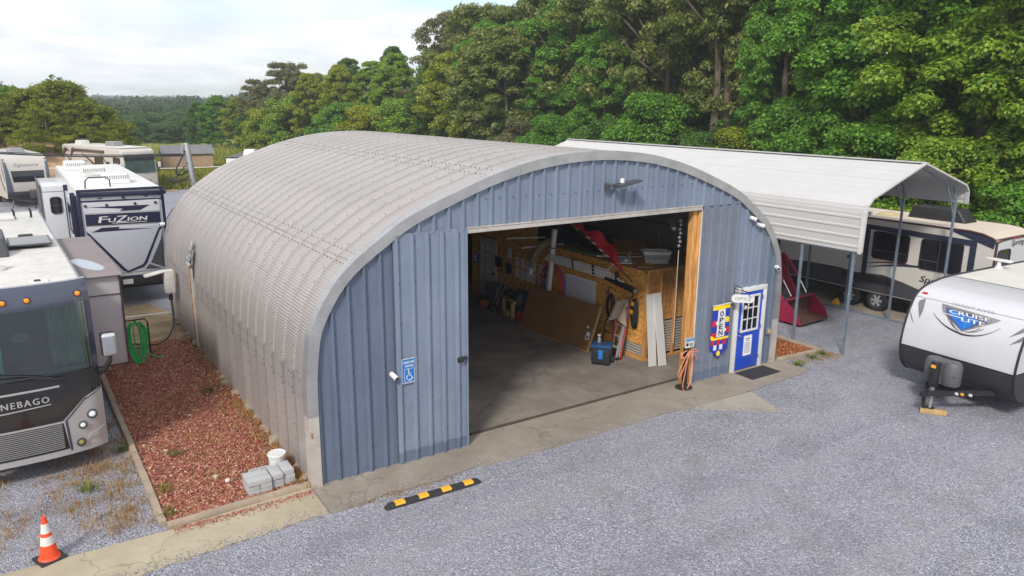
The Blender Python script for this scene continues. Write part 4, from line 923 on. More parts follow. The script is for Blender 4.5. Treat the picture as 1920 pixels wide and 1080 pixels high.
for i in range(7): b.lathe([(0, -.045), (.045, 0), (0, .045)], (-.95+.1*i, -.1, 3.86-.03*math.sin(i)), 'z', 6)
b.build('cable_loops', M['black'], up_)
pl_ = thing('power_line', 'thick dark service cable running left from the pole past the motorhome', 'cable', (0, 0, 0)); b = MB(); loop(b, [(1.6, 17.55, 4.75), (-1.0, 19.2, 4.68), (-4.5, 21.5, 4.80), (-9, 24.0, 5.2), (-16, 28, 6.0)], .028, 10); loop(b, [(1.6, 17.55, 4.8), (-1.0, 19.2, 4.74), (-4.5, 21.5, 4.85), (-9, 24.0, 5.25), (-16, 28, 6.05)], .018, 10); b.build('cable', M['black'], pl_)
pl2 = thing('white_line', 'thin white cable strung low along the meadow edge behind the far motorhome', 'cable', (0, 0, 0)); b = MB(); loop(b, [(-14, 55.5, 2.4), (3, 55, 1.5), (12, 55, 1.35), (24, 55, 1.4)], .035, 10); b.build('cable', M['pvc'], pl2)
gw = thing('guy_wire', 'thin dark drop wire from the service pole down to the hut roof', 'wire', (0, 0, 0)); b = MB(); loop(b, [(1.75, 17.6, 3.9), (1.2, 15.5, 3.5), (.35, 13.5, 3.3), (-.05, 13.2, 2.6), (-.1, 13.1, 1.7)], .014); b.build('wire', M['black'], gw)
# ------------------------------------------------------------------ shed in the meadow
sh = thing('garden_shed', 'tan wooden shed with a grey shingle roof in the meadow', 'shed', (11.1, 68.4, 0), RAD(-3))
shw = mat('shed_boards', (.40, .27, .18), .85, 0, .1, 2); 
boxpart('body', shw, sh, -2.3, 2.3, -1.2, 1.2, 0, 1.75)
for i in range(8): boxpart('board', shw, sh, -2.3+.575*i+.012, -2.3+.575*(i+1)-.012, -1.225, -1.201, .05, 1.72)
b = MB(); b.add([(-2.4, -1.4, 1.72), (2.4, -1.4, 1.72), (2.4, -.35, 2.55), (-2.4, -.35, 2.55), (2.4, 1.3, 1.72), (-2.4, 1.3, 1.72)], [(0, 1, 2, 3), (3, 2, 4, 5), (0, 3, 5), (1, 4, 2), (0, 5, 4, 1)]); b.build('roof', mat('grey_shingle', (.17, .17, .185), .9, 0, .15, 4), sh)
# ------------------------------------------------------------------ recreational vehicles
# local axes of every vehicle: the end we look at is at y = 0 facing -y, the body runs back along +y
def prism_x(mb, prof, x0, x1, mi=0):
    k = len(prof); mb.add([(x, y, z) for x in (x0, x1) for y, z in prof], [tuple(range(k-1, -1, -1)), tuple(range(k, 2*k))]+[(i, (i+1) % k, k+(i+1) % k, k+i) for i in range(k)], mi); return mb
def window(parent, F, x0, y0, x1, y1, r=.07, bars=(), name='window', d=.004, gl=None):
    o = MB().frame(F, rrect(x0-.035, y0-.035, x1+.035, y1+.035, r+.03), rrect(x0, y0, x1, y1, r), d, d+.028).build(name, M['black'], parent)
    MB().plate(F, rrect(x0-.004, y0-.004, x1+.004, y1+.004, r), d-.002, d+.012).build('glass', gl or M['glass'], o)
    for bx in bars:
        b = MB()
        if bx[0] == 'v': b.plate(F, [(bx[1]-.014, y0), (bx[1]+.014, y0), (bx[1]+.014, y1), (bx[1]-.014, y1)], d+.011, d+.02)
        else: b.plate(F, [(bx[2], bx[1]-.014), (bx[3], bx[1]-.014), (bx[3], bx[1]+.014), (bx[2], bx[1]+.014)], d+.0112, d+.0195)
        b.build('bar', M['darkgrey'], o)
    return o
def swoosh(pts_a, pts_b): return list(pts_a)+list(pts_b)[::-1]
def curve2(p, q, bow, n=8, t0=0):
    (x0, y0), (x1, y1) = p, q; L = math.hypot(x1-x0, y1-y0); nx, ny = -(y1-y0)/L, (x1-x0)/L
    return [(x0+(x1-x0)*t+nx*bow*4*t*(1-t), y0+(y1-y0)*t+ny*bow*4*t*(1-t)) for t in [i/n for i in range(n+1)]]
def blade(p, q, bow, wd, n=8):
    """tapering curved stripe"""
    a = curve2(p, q, bow, n); b = curve2(p, q, bow+wd, n); return a+b[::-1][1:-1]
def ac_unit(parent, x, y, z, w, l, h, m, name='air_conditioner'):
    b = MB(); b.add([(x-w/2, y-l/2, z), (x+w/2, y-l/2, z), (x+w/2, y+l/2, z), (x-w/2, y+l/2, z), (x-w*.42, y-l*.34, z+h), (x+w*.42, y-l*.34, z+h), (x+w*.44, y+l*.44, z+h), (x-w*.44, y+l*.44, z+h)],
        [(0, 3, 2, 1), (4, 5, 6, 7), (0, 1, 5, 4), (1, 2, 6, 5), (2, 3, 7, 6), (3, 0, 4, 7)]); return b.build(name, m, parent, bevel=.05, seg=3)
M['lamp'] = mat('clear_lamp_lens', (.78, .80, .84), .15)
# ---- coach beside the mulch bed
co = thing('motorhome', 'large silver and black motorhome with a green tinted windshield, nose beside the mulch bed', 'motorhome', (-4.12, 3.02, 0), .022)
MS = lambda s, z, d=0: None
def csurf(x, z, d=0.0):
    s = abs(x)/1.28; y = -.20*(1-s**2.6)+.10*max(0, s-.9)/.1*.6
    if z > 1.95: y += .09*(z-1.95)
    if z > 3.2: y += 1.3*(z-3.2)**2
    return Vector((x, y-d, z))
def cpatch(mb, pts, d=.0, th=.03, nu=8, nv=4, mi=0):
    """pts: 4 corners (x, z): bl, br, tr, tl on the curved nose"""
    (a, b, c, e) = [np.array(p, float) for p in pts]; vs = []; W = nu+1
    for dd in (d, d-th):
        for j in range(nv+1):
            for i in range(nu+1):
                u, v = i/nu, j/nv; q = a*(1-u)*(1-v)+b*u*(1-v)+c*u*v+e*(1-u)*v; vs.append(tuple(csurf(q[0], q[1], dd)))
    k = W*(nv+1); fs = []
    for j in range(nv):
        for i in range(nu):
            p0 = j*W+i; fs.append((p0, p0+1, p0+W+1, p0+W)); fs.append((k+p0, k+p0+W, k+p0+W+1, k+p0+1))
    for i in range(nu): fs += [(i, k+i, k+i+1, i+1), (nv*W+i, nv*W+i+1, k+nv*W+i+1, k+nv*W+i)]
    for j in range(nv): fs += [(j*W, (j+1)*W, k+(j+1)*W, k+j*W), (j*W+nu, k+j*W+nu, k+(j+1)*W+nu, (j+1)*W+nu)]
    return mb.add(vs, fs, mi)
capm = mat('dark_blue_gloss_paint', (.055, .065, .105), .14, .25, .1, 1.2, coat=.8)
blk = mat('gloss_black_paint', (.012, .012, .015), .16, 0, .1, 2, coat=.7)
side = mat('coach_silver_side', (.30, .29, .30), .35, .2, .08, 1.5, coat=.3)
b = MB(); prism_x(b, [(.30, .40), (11.6, .40), (11.6, 3.36), (.55, 3.36), (.34, 3.2)], -1.27, 1.27); b.build('body', side, co, bevel=.05)
b = MB(); b.box(-1.20, 1.20, .62, 11.5, 3.362, 3.43); b.build('roof', M['white_dirty'], co, bevel=.03)
b = MB(); cpatch(b, [(-1.28, 3.13), (1.28, 3.13), (1.26, 3.52), (-1.26, 3.52)], .02, .12, 14, 8); cpatch(b, [(-1.28, 1.90), (-1.20, 1.90), (-1.20, 3.14), (-1.28, 3.14)], .012, .2, 2, 6); cpatch(b, [(1.20, 1.90), (1.285, 1.90), (1.285, 3.14), (1.20, 3.14)], .012, .2, 2, 6)
b.build('front_cap', capm, co, smooth=True)
b = MB(); b.box(-1.24, 1.24, .30, .70, 3.30, 3.40); b.build('cap_top', capm, co, bevel=.03)
# clear tinted windshield with curtain, reflection-tinted shade and dash behind it
def tinted():
    m = bpy.data.materials.new('tinted_windshield'); m.use_nodes = True; t = m.node_tree; t.nodes.clear(); o = N(t, 'ShaderNodeOutputMaterial')
    g = N(t, 'ShaderNodeBsdfGlossy'); g.inputs['Roughness'].default_value = .02; g.inputs[0].default_value = (.85, .95, 1, 1)
    tr = N(t, 'ShaderNodeBsdfTransparent'); tr.inputs[0].default_value = (.26, .56, .47, 1); f = N(t, 'ShaderNodeFresnel'); f.inputs[0].default_value = 1.6
    mm = N(t, 'ShaderNodeMixShader'); t.links.new(mth(t, 'ADD', f.outputs[0], .10, True), mm.inputs[0]); t.links.new(tr.outputs[0], mm.inputs[1]); t.links.new(g.outputs[0], mm.inputs[2]); t.links.new(mm.outputs[0], o.inputs[0]); return m
M['tint'] = tinted()
b = MB(); vs = []; fs = []; W = 17
for j in range(6):
    for i in range(W): vs.append(tuple(csurf(-1.20+2.40*i/(W-1), 1.93+1.21*j/5, .0)))
b.add(vs, [(j*W+i, j*W+i+1, (j+1)*W+i+1, (j+1)*W+i) for j in range(5) for i in range(W-1)])
ws = b.build('windshield', M['tint'], co, smooth=True, recalc=False)
b = MB(); vs = []
for i in range(41):
    x = .58+.60*i/40; yy = .17+.035*math.sin(i*1.55); vs += [(x, yy, 1.98), (x, yy+.05, 3.12)]
b.add(vs, [(2*i, 2*i+2, 2*i+3, 2*i+1) for i in range(40)]); b.build('curtain', mat('curtain_fabric', (.42, .40, .34), .9), co, smooth=True, recalc=False)
b = MB(); vs = []
for i in range(41):
    x = -1.2+1.05*i/40; yy = .22+.03*math.sin(i*1.55); vs += [(x, yy, 1.98), (x, yy+.05, 3.12)]
b.add(vs, [(2*i, 2*i+2, 2*i+3, 2*i+1) for i in range(40)]); b.build('curtain', mat('sun_shade_sky_reflection', (.55, .66, .70), .9), co, smooth=True, recalc=False)  # light teal colour stands in for sky reflected in the glass
boxpart('dashboard', M['darkgrey'], co, -1.18, 1.18, .02, .28, 1.80, 1.99, .02); boxpart('cab_back', M['interior'], co, -1.2, 1.2, .285, .32, 1.95, 3.15)
MB().lathe([(.16, 0), (.19, .02), (.19, .05), (.16, .07)], (.1, .16, 2.02), 'z', 20).build('steering_wheel', M['black'], co, smooth=True)
MB().plate(Fr((0, 0, 0), (1, 0, 0), (0, 0, 1)), disc(.16, 2.63, .14, .09), -.05, -.045).build('shade_spot', M['grey'], co)
b = MB(); cpatch(b, [(-1.285, 1.02), (1.285, 1.02), (1.285, 1.92), (-1.285, 1.92)], .012, .3, 18, 4); cpatch(b, [(-.80, .52), (.80, .52), (.80, 1.03), (-.80, 1.03)], .008, .3, 12, 3); b.build('front_mask', blk, co, smooth=True)
b = MB(); cpatch(b, [(-.62, 1.70), (.62, 1.70), (.62, 1.735), (-.62, 1.735)], .03, .02, 10, 1); cpatch(b, [(-.66, 1.36), (.46, 1.41), (.46, 1.425), (-.66, 1.385)], .03, .02, 10, 1); b.build('chrome_strip', M['silver'], co, smooth=True)
b = MB(); cpatch(b, [(-.78, 1.33), (.70, 1.33), (.72, 1.76), (-.78, 1.76)], .022, .02, 12, 2); b.build('hood_panel', blk, co, smooth=True)
b = MB(); text(b, None, 'WINNEBAGO', -.66, 1.46, 1.10, .115, .03, fn=lambda x, z, d=0: csurf(x, z, d), spacing=1.25, bold=.004); b.build('emblem_lettering', M['silver'], co, recalc=False)
# grille: woven mesh of bright wires in a dark recess
b = MB(); cpatch(b, [(-.56, .53), (.56, .53), (.60, 1.02), (-.60, 1.02)], .015, .02, 8, 2); b.build('grille_recess', M['black'], co)
b = MB()
for r in range(13):
    z = .56+.036*r
    pts = [csurf(-.58+1.16*i/60, z+(.008 if i % 2 else -.008), .03) for i in range(61)]; b.tube(pts, .0075, 4)
b.build('grille_mesh', M['silver'], co, recalc=False)
b = MB(); cpatch(b, [(-.62, 1.02), (.62, 1.02), (.62, 1.05), (-.62, 1.05)], .03, .02, 10, 1); b.build('grille_trim', M['silver'], co)
b = MB(); cpatch(b, [(-1.28, .40), (1.28, .40), (1.28, .50), (-1.28, .50)], .035, .3, 16, 2); cpatch(b, [(-1.0, .42), (-.70, .42), (-.62, 1.03), (-.66, 1.03)], .028, .2, 3, 3)
cpatch(b, [(.66, .45), (1.287, .45), (1.287, 1.05), (.60, 1.05)], .03, .3, 8, 4); cpatch(b, [(.595, 1.04), (1.287, 1.04), (1.287, 1.52), (.98, 1.40)], .03, .3, 8, 5); b.build('bumper', M['silver'], co, smooth=True)
b = MB(); cpatch(b, [(.66, .47), (.70, .47), (.67, 1.06), (.63, 1.06)], .036, .02, 2, 4); cpatch(b, [(.63, 1.05), (.67, 1.05), (1.02, 1.40), (.985, 1.40)], .036, .02, 3, 4); cpatch(b, [(.98, 1.37), (1.02, 1.37), (1.28, 1.49), (1.28, 1.52)], .036, .02, 4, 2); b.build('blue_pinstripe', M['signblue'] if False else capm, co)
b = MB(); cpatch(b, [(.95, .60), (1.28, .64), (1.28, .78), (1.0, .68)], .045, .02, 5, 2); b.build('bumper_step', M['silver'], co, smooth=True)
for (x, z, r, m2) in ((1.07, 1.06, .085, M['chrome']), (.90, .90, .07, M['chrome']), (.84, .58, .075, M['yellow'])):
    c = csurf(x, z, .03); o = MB().lathe([(r*1.04, .02), (r*1.04, -.03), (r*.80, -.035), (r*.74, -.01), (0.0, -.008)], (c.x, c.y, c.z), 'y', 20).build('headlight', M['darkgrey'], co, smooth=True)
    MB().lathe([(r*.74, -.012), (r*.5, -.036), (0.0, -.042)], (c.x, c.y, c.z), 'y', 18).build('lens', M['lamp'] if m2 is M['chrome'] else mat('amber_fog_lens', (.30, .25, .10), .2), o, smooth=True)
amb = mat('amber_lens', (.85, .28, .02), .3)
for x in (-1.05, -.35, -.02, .33, 1.10):
    c = csurf(x, 3.30, .03); o = MB().lathe([(.06, .03), (.058, -.015), (.04, -.03), (0, -.033)], (c.x, c.y, c.z), 'y', 12).build('marker_light', M['black'], co, smooth=True); MB().lathe([(.045, -.026), (.03, -.05), (0, -.055)], (c.x, c.y, c.z), 'y', 12).build('lens', amb, o, smooth=True)
b = MB(); pa = csurf(.62, 1.86, .06); pb_ = csurf(-.5, 2.02, .05); b.tube([pa, csurf(.2, 1.97, .06), pb_], .016, 6); b.tube([csurf(.62, 1.86, .06), csurf(.70, 1.84, .03)], .035, 8); b.tube([csurf(-.5, 2.14, .03), csurf(.25, 1.985, .045), csurf(.55, 1.9, .05)], .011, 5); b.build('wiper', M['black'], co)
o = MB().tube([(1.27, .12, 1.72), (1.38, -.02, 1.84), (1.46, -.10, 2.0), (1.48, -.10, 2.1)], [.05, .05, .045, .035], 8).build('mirror_arm', M['black'], co, smooth=True)
MB().box(1.36, 1.60, -.17, -.02, 2.10, 2.52).build('mirror', M['chrome'], o, bevel=.05, seg=3); MB().box(1.35, 1.59, -.02, .05, 2.09, 2.53).build('mirror_back', M['black'], o, bevel=.03)
sl = boxpart('slide_out', mat('coach_slide_grey', (.37, .345, .365), .4, .1, .05, 1), co, 1.2, 2.03, 2.15, 7.4, 1.20, 3.10, .01)
b = MB(); b.box(2.03, 2.06, 2.12, 7.42, 1.18, 3.14).box(1.27, 2.05, 2.125, 2.148, 1.19, 1.215).box(1.27, 2.05, 2.125, 2.148, 2.72, 2.735); b.build('slide_trim', mat('maroon_trim', (.05, .018, .025), .4), sl)
MB().box(1.22, 2.10, 2.05, 7.5, 3.125, 3.15).build('slide_topper', mat('topper_fabric', (.22, .185, .19), .75, 0, .1, 1.2, .2, 6), sl, bevel=.01)
el = [(1.60+.19*math.cos(t)-.16*math.sin(t), 3.5+.78*math.sin(t)) for t in np.linspace(0, 2*PI, 28, endpoint=False)]
MB().plate(Fr((0, 0, 3.1505), (1, 0, 0), (0, 1, 0)), el, 0, .002).build('rain_puddle', mat('puddle_water', (.30, .36, .44), .03, 0, .02, 1, spec=1.0), sl)
MB().plate(Fr((0, 0, 3.1502), (1, 0, 0), (0, 1, 0)), [(1.60+(x-1.60)*1.12, 3.5+(y-3.5)*1.06) for x, y in el], 0, .0018).build('puddle_rim', mat('dust_ring', (.36, .33, .33), .8), sl)
ac_unit(co, -.28, 4.7, 3.43, 1.05, 2.0, .36, M['darkgrey']); ac_unit(co, -.6, 8.9, 3.43, 1.0, 1.3, .34, M['grey'])
boxpart('solar_panel', M['darkgrey'], co, .24, 1.08, 4.5, 5.75, 3.50, 3.535, .008); boxpart('solar_panel_face', M['glass'], co, .28, 1.04, 4.55, 5.70, 3.5355, 3.538)
boxpart('vent_cover', M['black'], co, .48, .78, 5.85, 6.1, 3.43, 3.55, .03)
boxpart('roof_hatch', M['white'], co, -.25, .55, 9.6, 10.3, 3.43, 3.52, .03)
for x in (.55, .95): MB().tube([(x, 10.0, 3.43), (x, 10.0, 3.62), (x-.03, 9.9, 3.7)], .03, 6).build('antenna', M['black'], co)
b = MB(); b.lathe([(.22, 3.43), (.2, 3.47), (.05, 3.5), (.05, 3.6), (.12, 3.66), (0, 3.68)], (-.05, 2.35, 0), 'z', 12); b.build('satellite_mount', M['white_dirty'], co, smooth=True)
boxpart('cap_hatch', M['white'], co, .42, .72, .50, .85, 3.43, 3.47, .02); boxpart('cap_vent', M['black'], co, .5, .6, .62, .72, 3.47, 3.49)
for y in (1.6, 8.4):
    for sx in (-1, 1): wheel(co, (sx*1.12, y, .48), .48, .28)
# ---- toy hauler
fz = thing('toy_hauler', 'white toy hauler trailer with a black framed rear ramp lettered FUZION', 'trailer', (-.83, 15.2, 0))
whf = mat('rv_white_gel', (.56, .57, .61), .3, 0, .04, 1.5, coat=.3); navy = mat('rv_navy_graphic', (.016, .018, .05), .3, 0, .1, 2); lt = mat('rv_pale_panel', (.44, .46, .52), .35, 0, .05, 1.2)
boxpart('body', whf, fz, -1.24, 1.24, 0, 11.2, .95, 3.86, .03); boxpart('roof', M['white'], fz, -1.2, 1.2, .06, 11.1, 3.862, 3.90, .02)
FZ = Fr((0, 0, 0), (1, 0, 0), (0, 0, 1)); cut = .0
b = MB(); b.frame(FZ, [(-1.26, .98), (1.26, .98), (1.26, 3.92), (-1.26, 3.92)], [(-1.17, 1.03), (1.17, 1.03), (1.17, 3.84), (-1.17, 3.84)], .0, .05); b.build('end_frame', navy, fz, bevel=.012)
for z0_, z1_, nm in ((3.68, 3.82, 'awning_housing'), (3.52, 3.575, 'dark_band')): MB().plate(FZ, [(-1.17, z0_), (1.17, z0_-.03), (1.17, z1_-.03), (-1.17, z1_)], .0, .075 if nm == 'awning_housing' else .02).build(nm, navy, fz, bevel=.01)
rm = MB().plate(FZ, [(-1.12, 1.14), (1.12, 1.14), (1.12, 3.50), (-1.12, 3.50)], .0, .024).build('ramp_door', lt, fz, bevel=.006)
MB().plate(FZ, [(-1.08, 2.62), (1.08, 2.62), (1.08, 3.49), (-1.08, 3.49)], .0245, .027).build('upper_panel', whf, rm)
MB().plate(FZ, [(-1.09, 2.76), (1.09, 2.72), (1.09, 3.09), (-1.09, 3.13)], .0275, .034).build('name_panel', navy, rm)
b = MB()
for z in (2.725, 3.135): b.plate(FZ, [(-1.1, z+.02), (1.1, z-.02), (1.1, z-.0), (-1.1, z+.04)], .0275, .036)
b.build('name_panel_edge', M['silver'], rm)
b = MB(); text(b, FZ, 'F', -.74, 2.84, .24, .20, .036, shear=.25, bold=.008); text(b, FZ, 'U', -.46, 2.84, .20, .13, .036, shear=.25, bold=.008); text(b, FZ, 'Z', -.24, 2.82, .30, .21, .036, shear=.25, bold=.008); text(b, FZ, 'ION', .10, 2.84, .56, .13, .036, shear=.25, bold=.008)
b.plate(FZ, [(-.36, 2.795), (.66, 2.785), (.68, 2.80), (-.34, 2.81)], .0345, .037); b.build('name_lettering', M['white'], rm, recalc=False)
b = MB(); b.plate(FZ, [(-1.0, 3.36), (.82, 3.33), (.50, 3.17), (-.10, 3.18), (.0, 3.25)], .0275, .031).plate(FZ, [(-.95, 2.55), (-.66, 2.68), (-.14, 2.67), (-.2, 2.61), (.80, 2.55)], .0275, .031); b.build('swoosh', navy, rm)
b = MB(); b.plate(FZ, [(-1.11, 2.60), (-.98, 2.45), (-.12, 1.28), (-.05, 1.20), (.40, 1.36), (.48, 1.46), (1.0, 2.55), (1.10, 2.60), (1.10, 2.52), (1.03, 2.48), (.55, 1.42), (.44, 1.28), (-.05, 1.14), (-.2, 1.22), (-1.1, 2.50)], .0275, .033); b.build('v_stripe', navy, rm)
b = MB(); b.plate(FZ, [(1.10, 2.30), (.66, 1.40), (1.10, 1.18)], .0275, .032).plate(FZ, [(.60, 1.36), (.48, 1.20), (1.0, 1.17)], .0275, .0315).plate(FZ, [(-1.10, 2.35), (-1.10, 1.2), (-.35, 1.2)], .0275, .0318); b.build('corner_graphic', M['darkgrey'], rm)
for x in (-1.05, -.45, .37, .98): MB().lathe([(.045, -.055), (.04, -.03), (.045, -.02)], (x, 0, 3.40), 'y', 10).build('ramp_light', M['black'], rm)
for x, w_ in ((-.62, .14), (.72, .14)): MB().plate(FZ, rrect(x-w_/2, 3.60, x+w_/2, 3.635, .015), .0, .02).build('clearance_light', M['darkgrey'], fz)
MB().lathe([(.05, -.06), (.04, -.02), (.0, -.0)], (.05, 0, 3.62), 'y', 10).build('rear_camera', M['black'], fz)
MB().plate(FZ, rrect(-.22, 3.868, .24, 3.90, .012), .0, .03).build('centre_light', M['silver'], fz)
boxpart('rear_bumper', M['black'], fz, -1.2, 1.2, -.06, .4, .70, .96, .02); boxpart('licence_plate', M['white'], fz, -.24, .06, -.08, -.062, .76, .92)
boxpart('tail_light', M['red'], fz, 1.10, 1.22, -.07, -.061, .78, .9)
boxpart('chassis', M['black'], fz, -1.1, 1.1, .3, 11, .55, .96)
b = MB(); b.tube([(1.28, -.02, 3.72), (1.28, 6, 3.72)], .07, 8); b.build('awning_roll', navy, fz, smooth=True)
for (y0_, y1_, x0_, z0_, z1_) in ((1.4, 4.2, -1.34, 1.4, 3.5), (.25, 1.2, -1.27, 1.3, 3.6)):
    boxpart('side_trim', navy if x0_ > -1.3 else whf, fz, x0_, -1.235, y0_, y1_, z0_, z1_, .01)
FL = Fr((-1.345, 0, 0), (0, -1, 0), (0, 0, 1)); window(fz, FL, -2.9, 2.3, -1.7, 3.2)
for yy in (.4, 1.0, 1.35, 4.3): MB().box(-1.37, -1.23, yy, yy+.05, 1.1, 3.7).build('side_stripe', navy, fz)
s2 = boxpart('slide_out', whf, fz, -2.06, -1.2, 4.8, 8.5, 1.55, 3.62, .02); b = MB(); b.box(-2.085, -2.05, 4.77, 8.52, 1.5, 3.68).box(-2.06, -1.24, 4.78, 4.80, 1.50, 1.55); b.build('slide_trim', M['darkgrey'], s2)
window(s2, Fr((0, 4.80, 0), (1, 0, 0), (0, 0, 1)), -1.78, 2.65, -1.48, 3.20, .08, [('h', 2.92, -1.78, -1.48)])
MB().plate(Fr((0, 4.8, 0), (1, 0, 0), (0, 0, 1)), [(-2.05, 3.42), (-1.24, 3.42), (-1.24, 3.44), (-2.05, 3.44)], 0, .01).build('seam', M['grey'], s2)
for (x, y) in ((.12, 2.2), (-.25, 5.6), (-.62, 8.8)):
    o = ac_unit(fz, x, y, 3.90, .86, 1.05, .34, M['white']); b = MB()
    for i in range(11):
        xx = x-.34+.068*i; b.bar((xx, y-.475, 3.97), (xx, y-.40, 4.17), .03, .012, (0, 1, 0))
    b.build('grille_slats', M['grey'], o)
MB().tube([(-.95, .5, 3.9), (-.92, .7, 4.12), (-.80, 1.0, 4.2), (-.3, 1.0, 4.2), (-.2, .9, 4.12), (-.2, .8, 3.9)], .022, 6).build('ladder_rail', M['black'], fz)
boxpart('roof_vent', M['black'], fz, -.5, -.2, 7.0, 7.6, 3.9, 3.98, .03); boxpart('skylight', M['grey'], fz, -.95, -.45, 9.6, 10.4, 3.9, 4.0, .05)
for y in (5.6, 6.5, 7.4):
    for sx in (-1, 1): wheel(fz, (sx*1.08, y, .38), .38, .25)
# ---- travel trailer with the blue shield, right foreground
cr_ = thing('travel_trailer', 'white curved-nose travel trailer with a blue shield emblem lettered CRUISE LITE', 'trailer', (13.52, -4.15, 0), -PI/2-.055)
np_pts = [(.42, .42), (.26, .50), (.10, .66), (.02, .85), (-.02, 1.05), (-.02, 1.25), (.03, 1.55), (.11, 1.82), (.21, 2.05), (.34, 2.26), (.62, 2.43), (1.12, 2.53), (1.75, 2.58), (3.4, 2.60)]
NP = crom(np_pts, 8); NS = np.concatenate([[0], np.cumsum(np.hypot(*np.diff(NP, axis=0).T))])
def nose_y(z): return float(np.interp(z, NP[:, 1], NP[:, 0]))
up_pts = [tuple(q) for q in NP if q[1] >= 1.119]; lo_pts = [tuple(q) for q in NP if q[1] <= 1.1205]
whg = mat('trailer_white_fibreglass', (.53, .53, .57), .25, 0, .04, 1.2, coat=.4)
b = MB(); prism_x(b, [(7.6, 1.12)]+up_pts+[(7.6, 2.61)], -1.28, 1.28); b.build('body', whg, cr_, smooth=True)
b = MB(); prism_x(b, [(7.6, .45)]+lo_pts+[(7.6, 1.118)], -1.282, 1.282); b.build('front_skirt', mat('charcoal_textured', (.028, .029, .034), .5, 0, .1, 3, .1, 60), cr_, smooth=True)
b = MB()
for sx in (-1, 1):
    pts = [(sx*1.285, q[0]-.012, q[1]+.012) for q in NP]; b.tube(pts+[(sx*1.285, 7.6, 2.615)], .026, 6)
b.build('edge_trim', M['black'], cr_, smooth=True)
b = MB(); vs = []
for y, z in [q for q in NP if q[1] > 2.578]+[np.array((7.5, 2.61))]: vs += [(-1.20, y, z+.014), (1.20, y, z+.014)]
b.add(vs, [(2*i, 2*i+1, 2*i+3, 2*i+2) for i in range(len(vs)//2-1)]); b.build('roof', mat('trailer_roof_cream', (.58, .565, .525), .6, 0, .06, 1.5), cr_, smooth=True)
b = MB(); zc = 2.25; b.box(-1.27, 1.27, nose_y(zc)-.006, nose_y(zc)+.02, zc-.006, zc+.006); b.build('cap_seam', M['grey'], cr_)
# emblem on a plane touching the nose
def nfr(x, z, d=0.0):
    y = nose_y(z); e = .03; ty, tz = nose_y(z+e)-nose_y(z-e), 2*e; l = math.hypot(ty, tz); return Vector((x, y-tz/l*d, z+ty/l*d))
def npoly(mb, poly, d, th=.006, mi=0):
    """polygon on the curved nose, cut into thin horizontal bands so that it follows the curve"""
    zs = [p[1] for p in poly]; z0_, z1_ = min(zs), max(zs); nb = max(2, int((z1_-z0_)/.06)); n = len(poly)
    def span(z):
        xs = []
        for i in range(n):
            (xa, za), (xb, zb) = poly[i], poly[(i+1) % n]
            if (za-z)*(zb-z) <= 0 and za != zb: xs.append(xa+(xb-xa)*(z-za)/(zb-za))
        return (min(xs), max(xs)) if xs else None
    sp = [(z, span(z)) for z in np.linspace(z0_+1e-4, z1_-1e-4, nb+1)]
    vs = [nfr(x, z, dd) for dd in (d, d+th) for z, s_ in sp for x in s_]; k = 2*(nb+1); fs = []
    for i in range(nb): fs += [(k+2*i, k+2*i+1, k+2*i+3, k+2*i+2), (2*i, 2*i+2, 2*i+3, 2*i+1), (2*i, k+2*i, k+2*i+2, 2*i+2), (2*i+1, 2*i+3, k+2*i+3, k+2*i+1)]
    fs += [(0, 1, k+1, k), (2*nb, k+2*nb, k+2*nb+1, 2*nb+1)]
    return mb.add(vs, fs, mi)
sh_d = mat('emblem_dark_blue', (.055, .075, .17), .3, .1, .3, 3); sh_b = mat('emblem_bright_blue', (.015, .15, .52), .25, .1, .35, 5); sh_g = mat('emblem_pewter', (.24, .225, .24), .3, .5, .3, 4)
em = npoly(MB(), [(-.62, 2.215), (.76, 2.20), (.66, 2.10), (.02, 1.74), (-.54, 2.05)], .003).build('shield_emblem', sh_g, cr_)
npoly(MB(), [(-.50, 2.165), (.62, 2.15), (.50, 2.07), (.02, 1.77), (-.44, 2.02)], .0095, .003).build('shield_dark_field', sh_d, em)
npoly(MB(), [(-.46, 2.13), (.18, 2.10), (.30, 1.98), (.02, 1.765), (-.30, 1.98)], .013, .003).build('shield_blue_field', sh_b, em)
b = MB(); text(b, None, 'CRUISE', -.38, 2.06, .90, .075, .019, fn=nfr, shear=-.3, bold=.006); text(b, None, 'LITE', -.06, 1.955, .50, .075, .019, fn=nfr, shear=-.3, bold=.006); npoly(b, [(-.56, 2.035), (-.10, 2.03), (-.08, 2.005), (-.50, 2.01)], .014, .004); b.build('shield_lettering', M['white'], em, recalc=False)
b = MB(); text(b, None, 'FOREST RIVER', -.40, 2.228, .92, .05, .004, fn=nfr, spacing=1.2); b.build('maker_lettering', M['inkgrey'], cr_, recalc=False)
b = MB(); A = curve2((-.72, 1.98), (-.02, 1.70), -.06, 10); B = curve2((-.02, 1.69), (.76, 2.0), -.10, 12)
b.tube([nfr(x, z, .006) for x, z in A], [.004+.018*i/10 for i in range(11)], 4); b.tube([nfr(x, z, .006) for x, z in B], [.022-.019*i/12 for i in range(13)], 4)
for k in range(2):
    b.tube([nfr(x, z, .006) for x, z in curve2((-.40+.06*k, 1.99), (-.06, 1.74), -.03, 6)], .007, 4); b.tube([nfr(x, z, .006) for x, z in curve2((.08, 1.75), (.44-.08*k, 1.9), -.03, 6)], .007, 4)
b.build('arc_stripes', M['ink'], cr_, recalc=False)
gg = mat('blade_grey', (.16, .155, .17), .35)
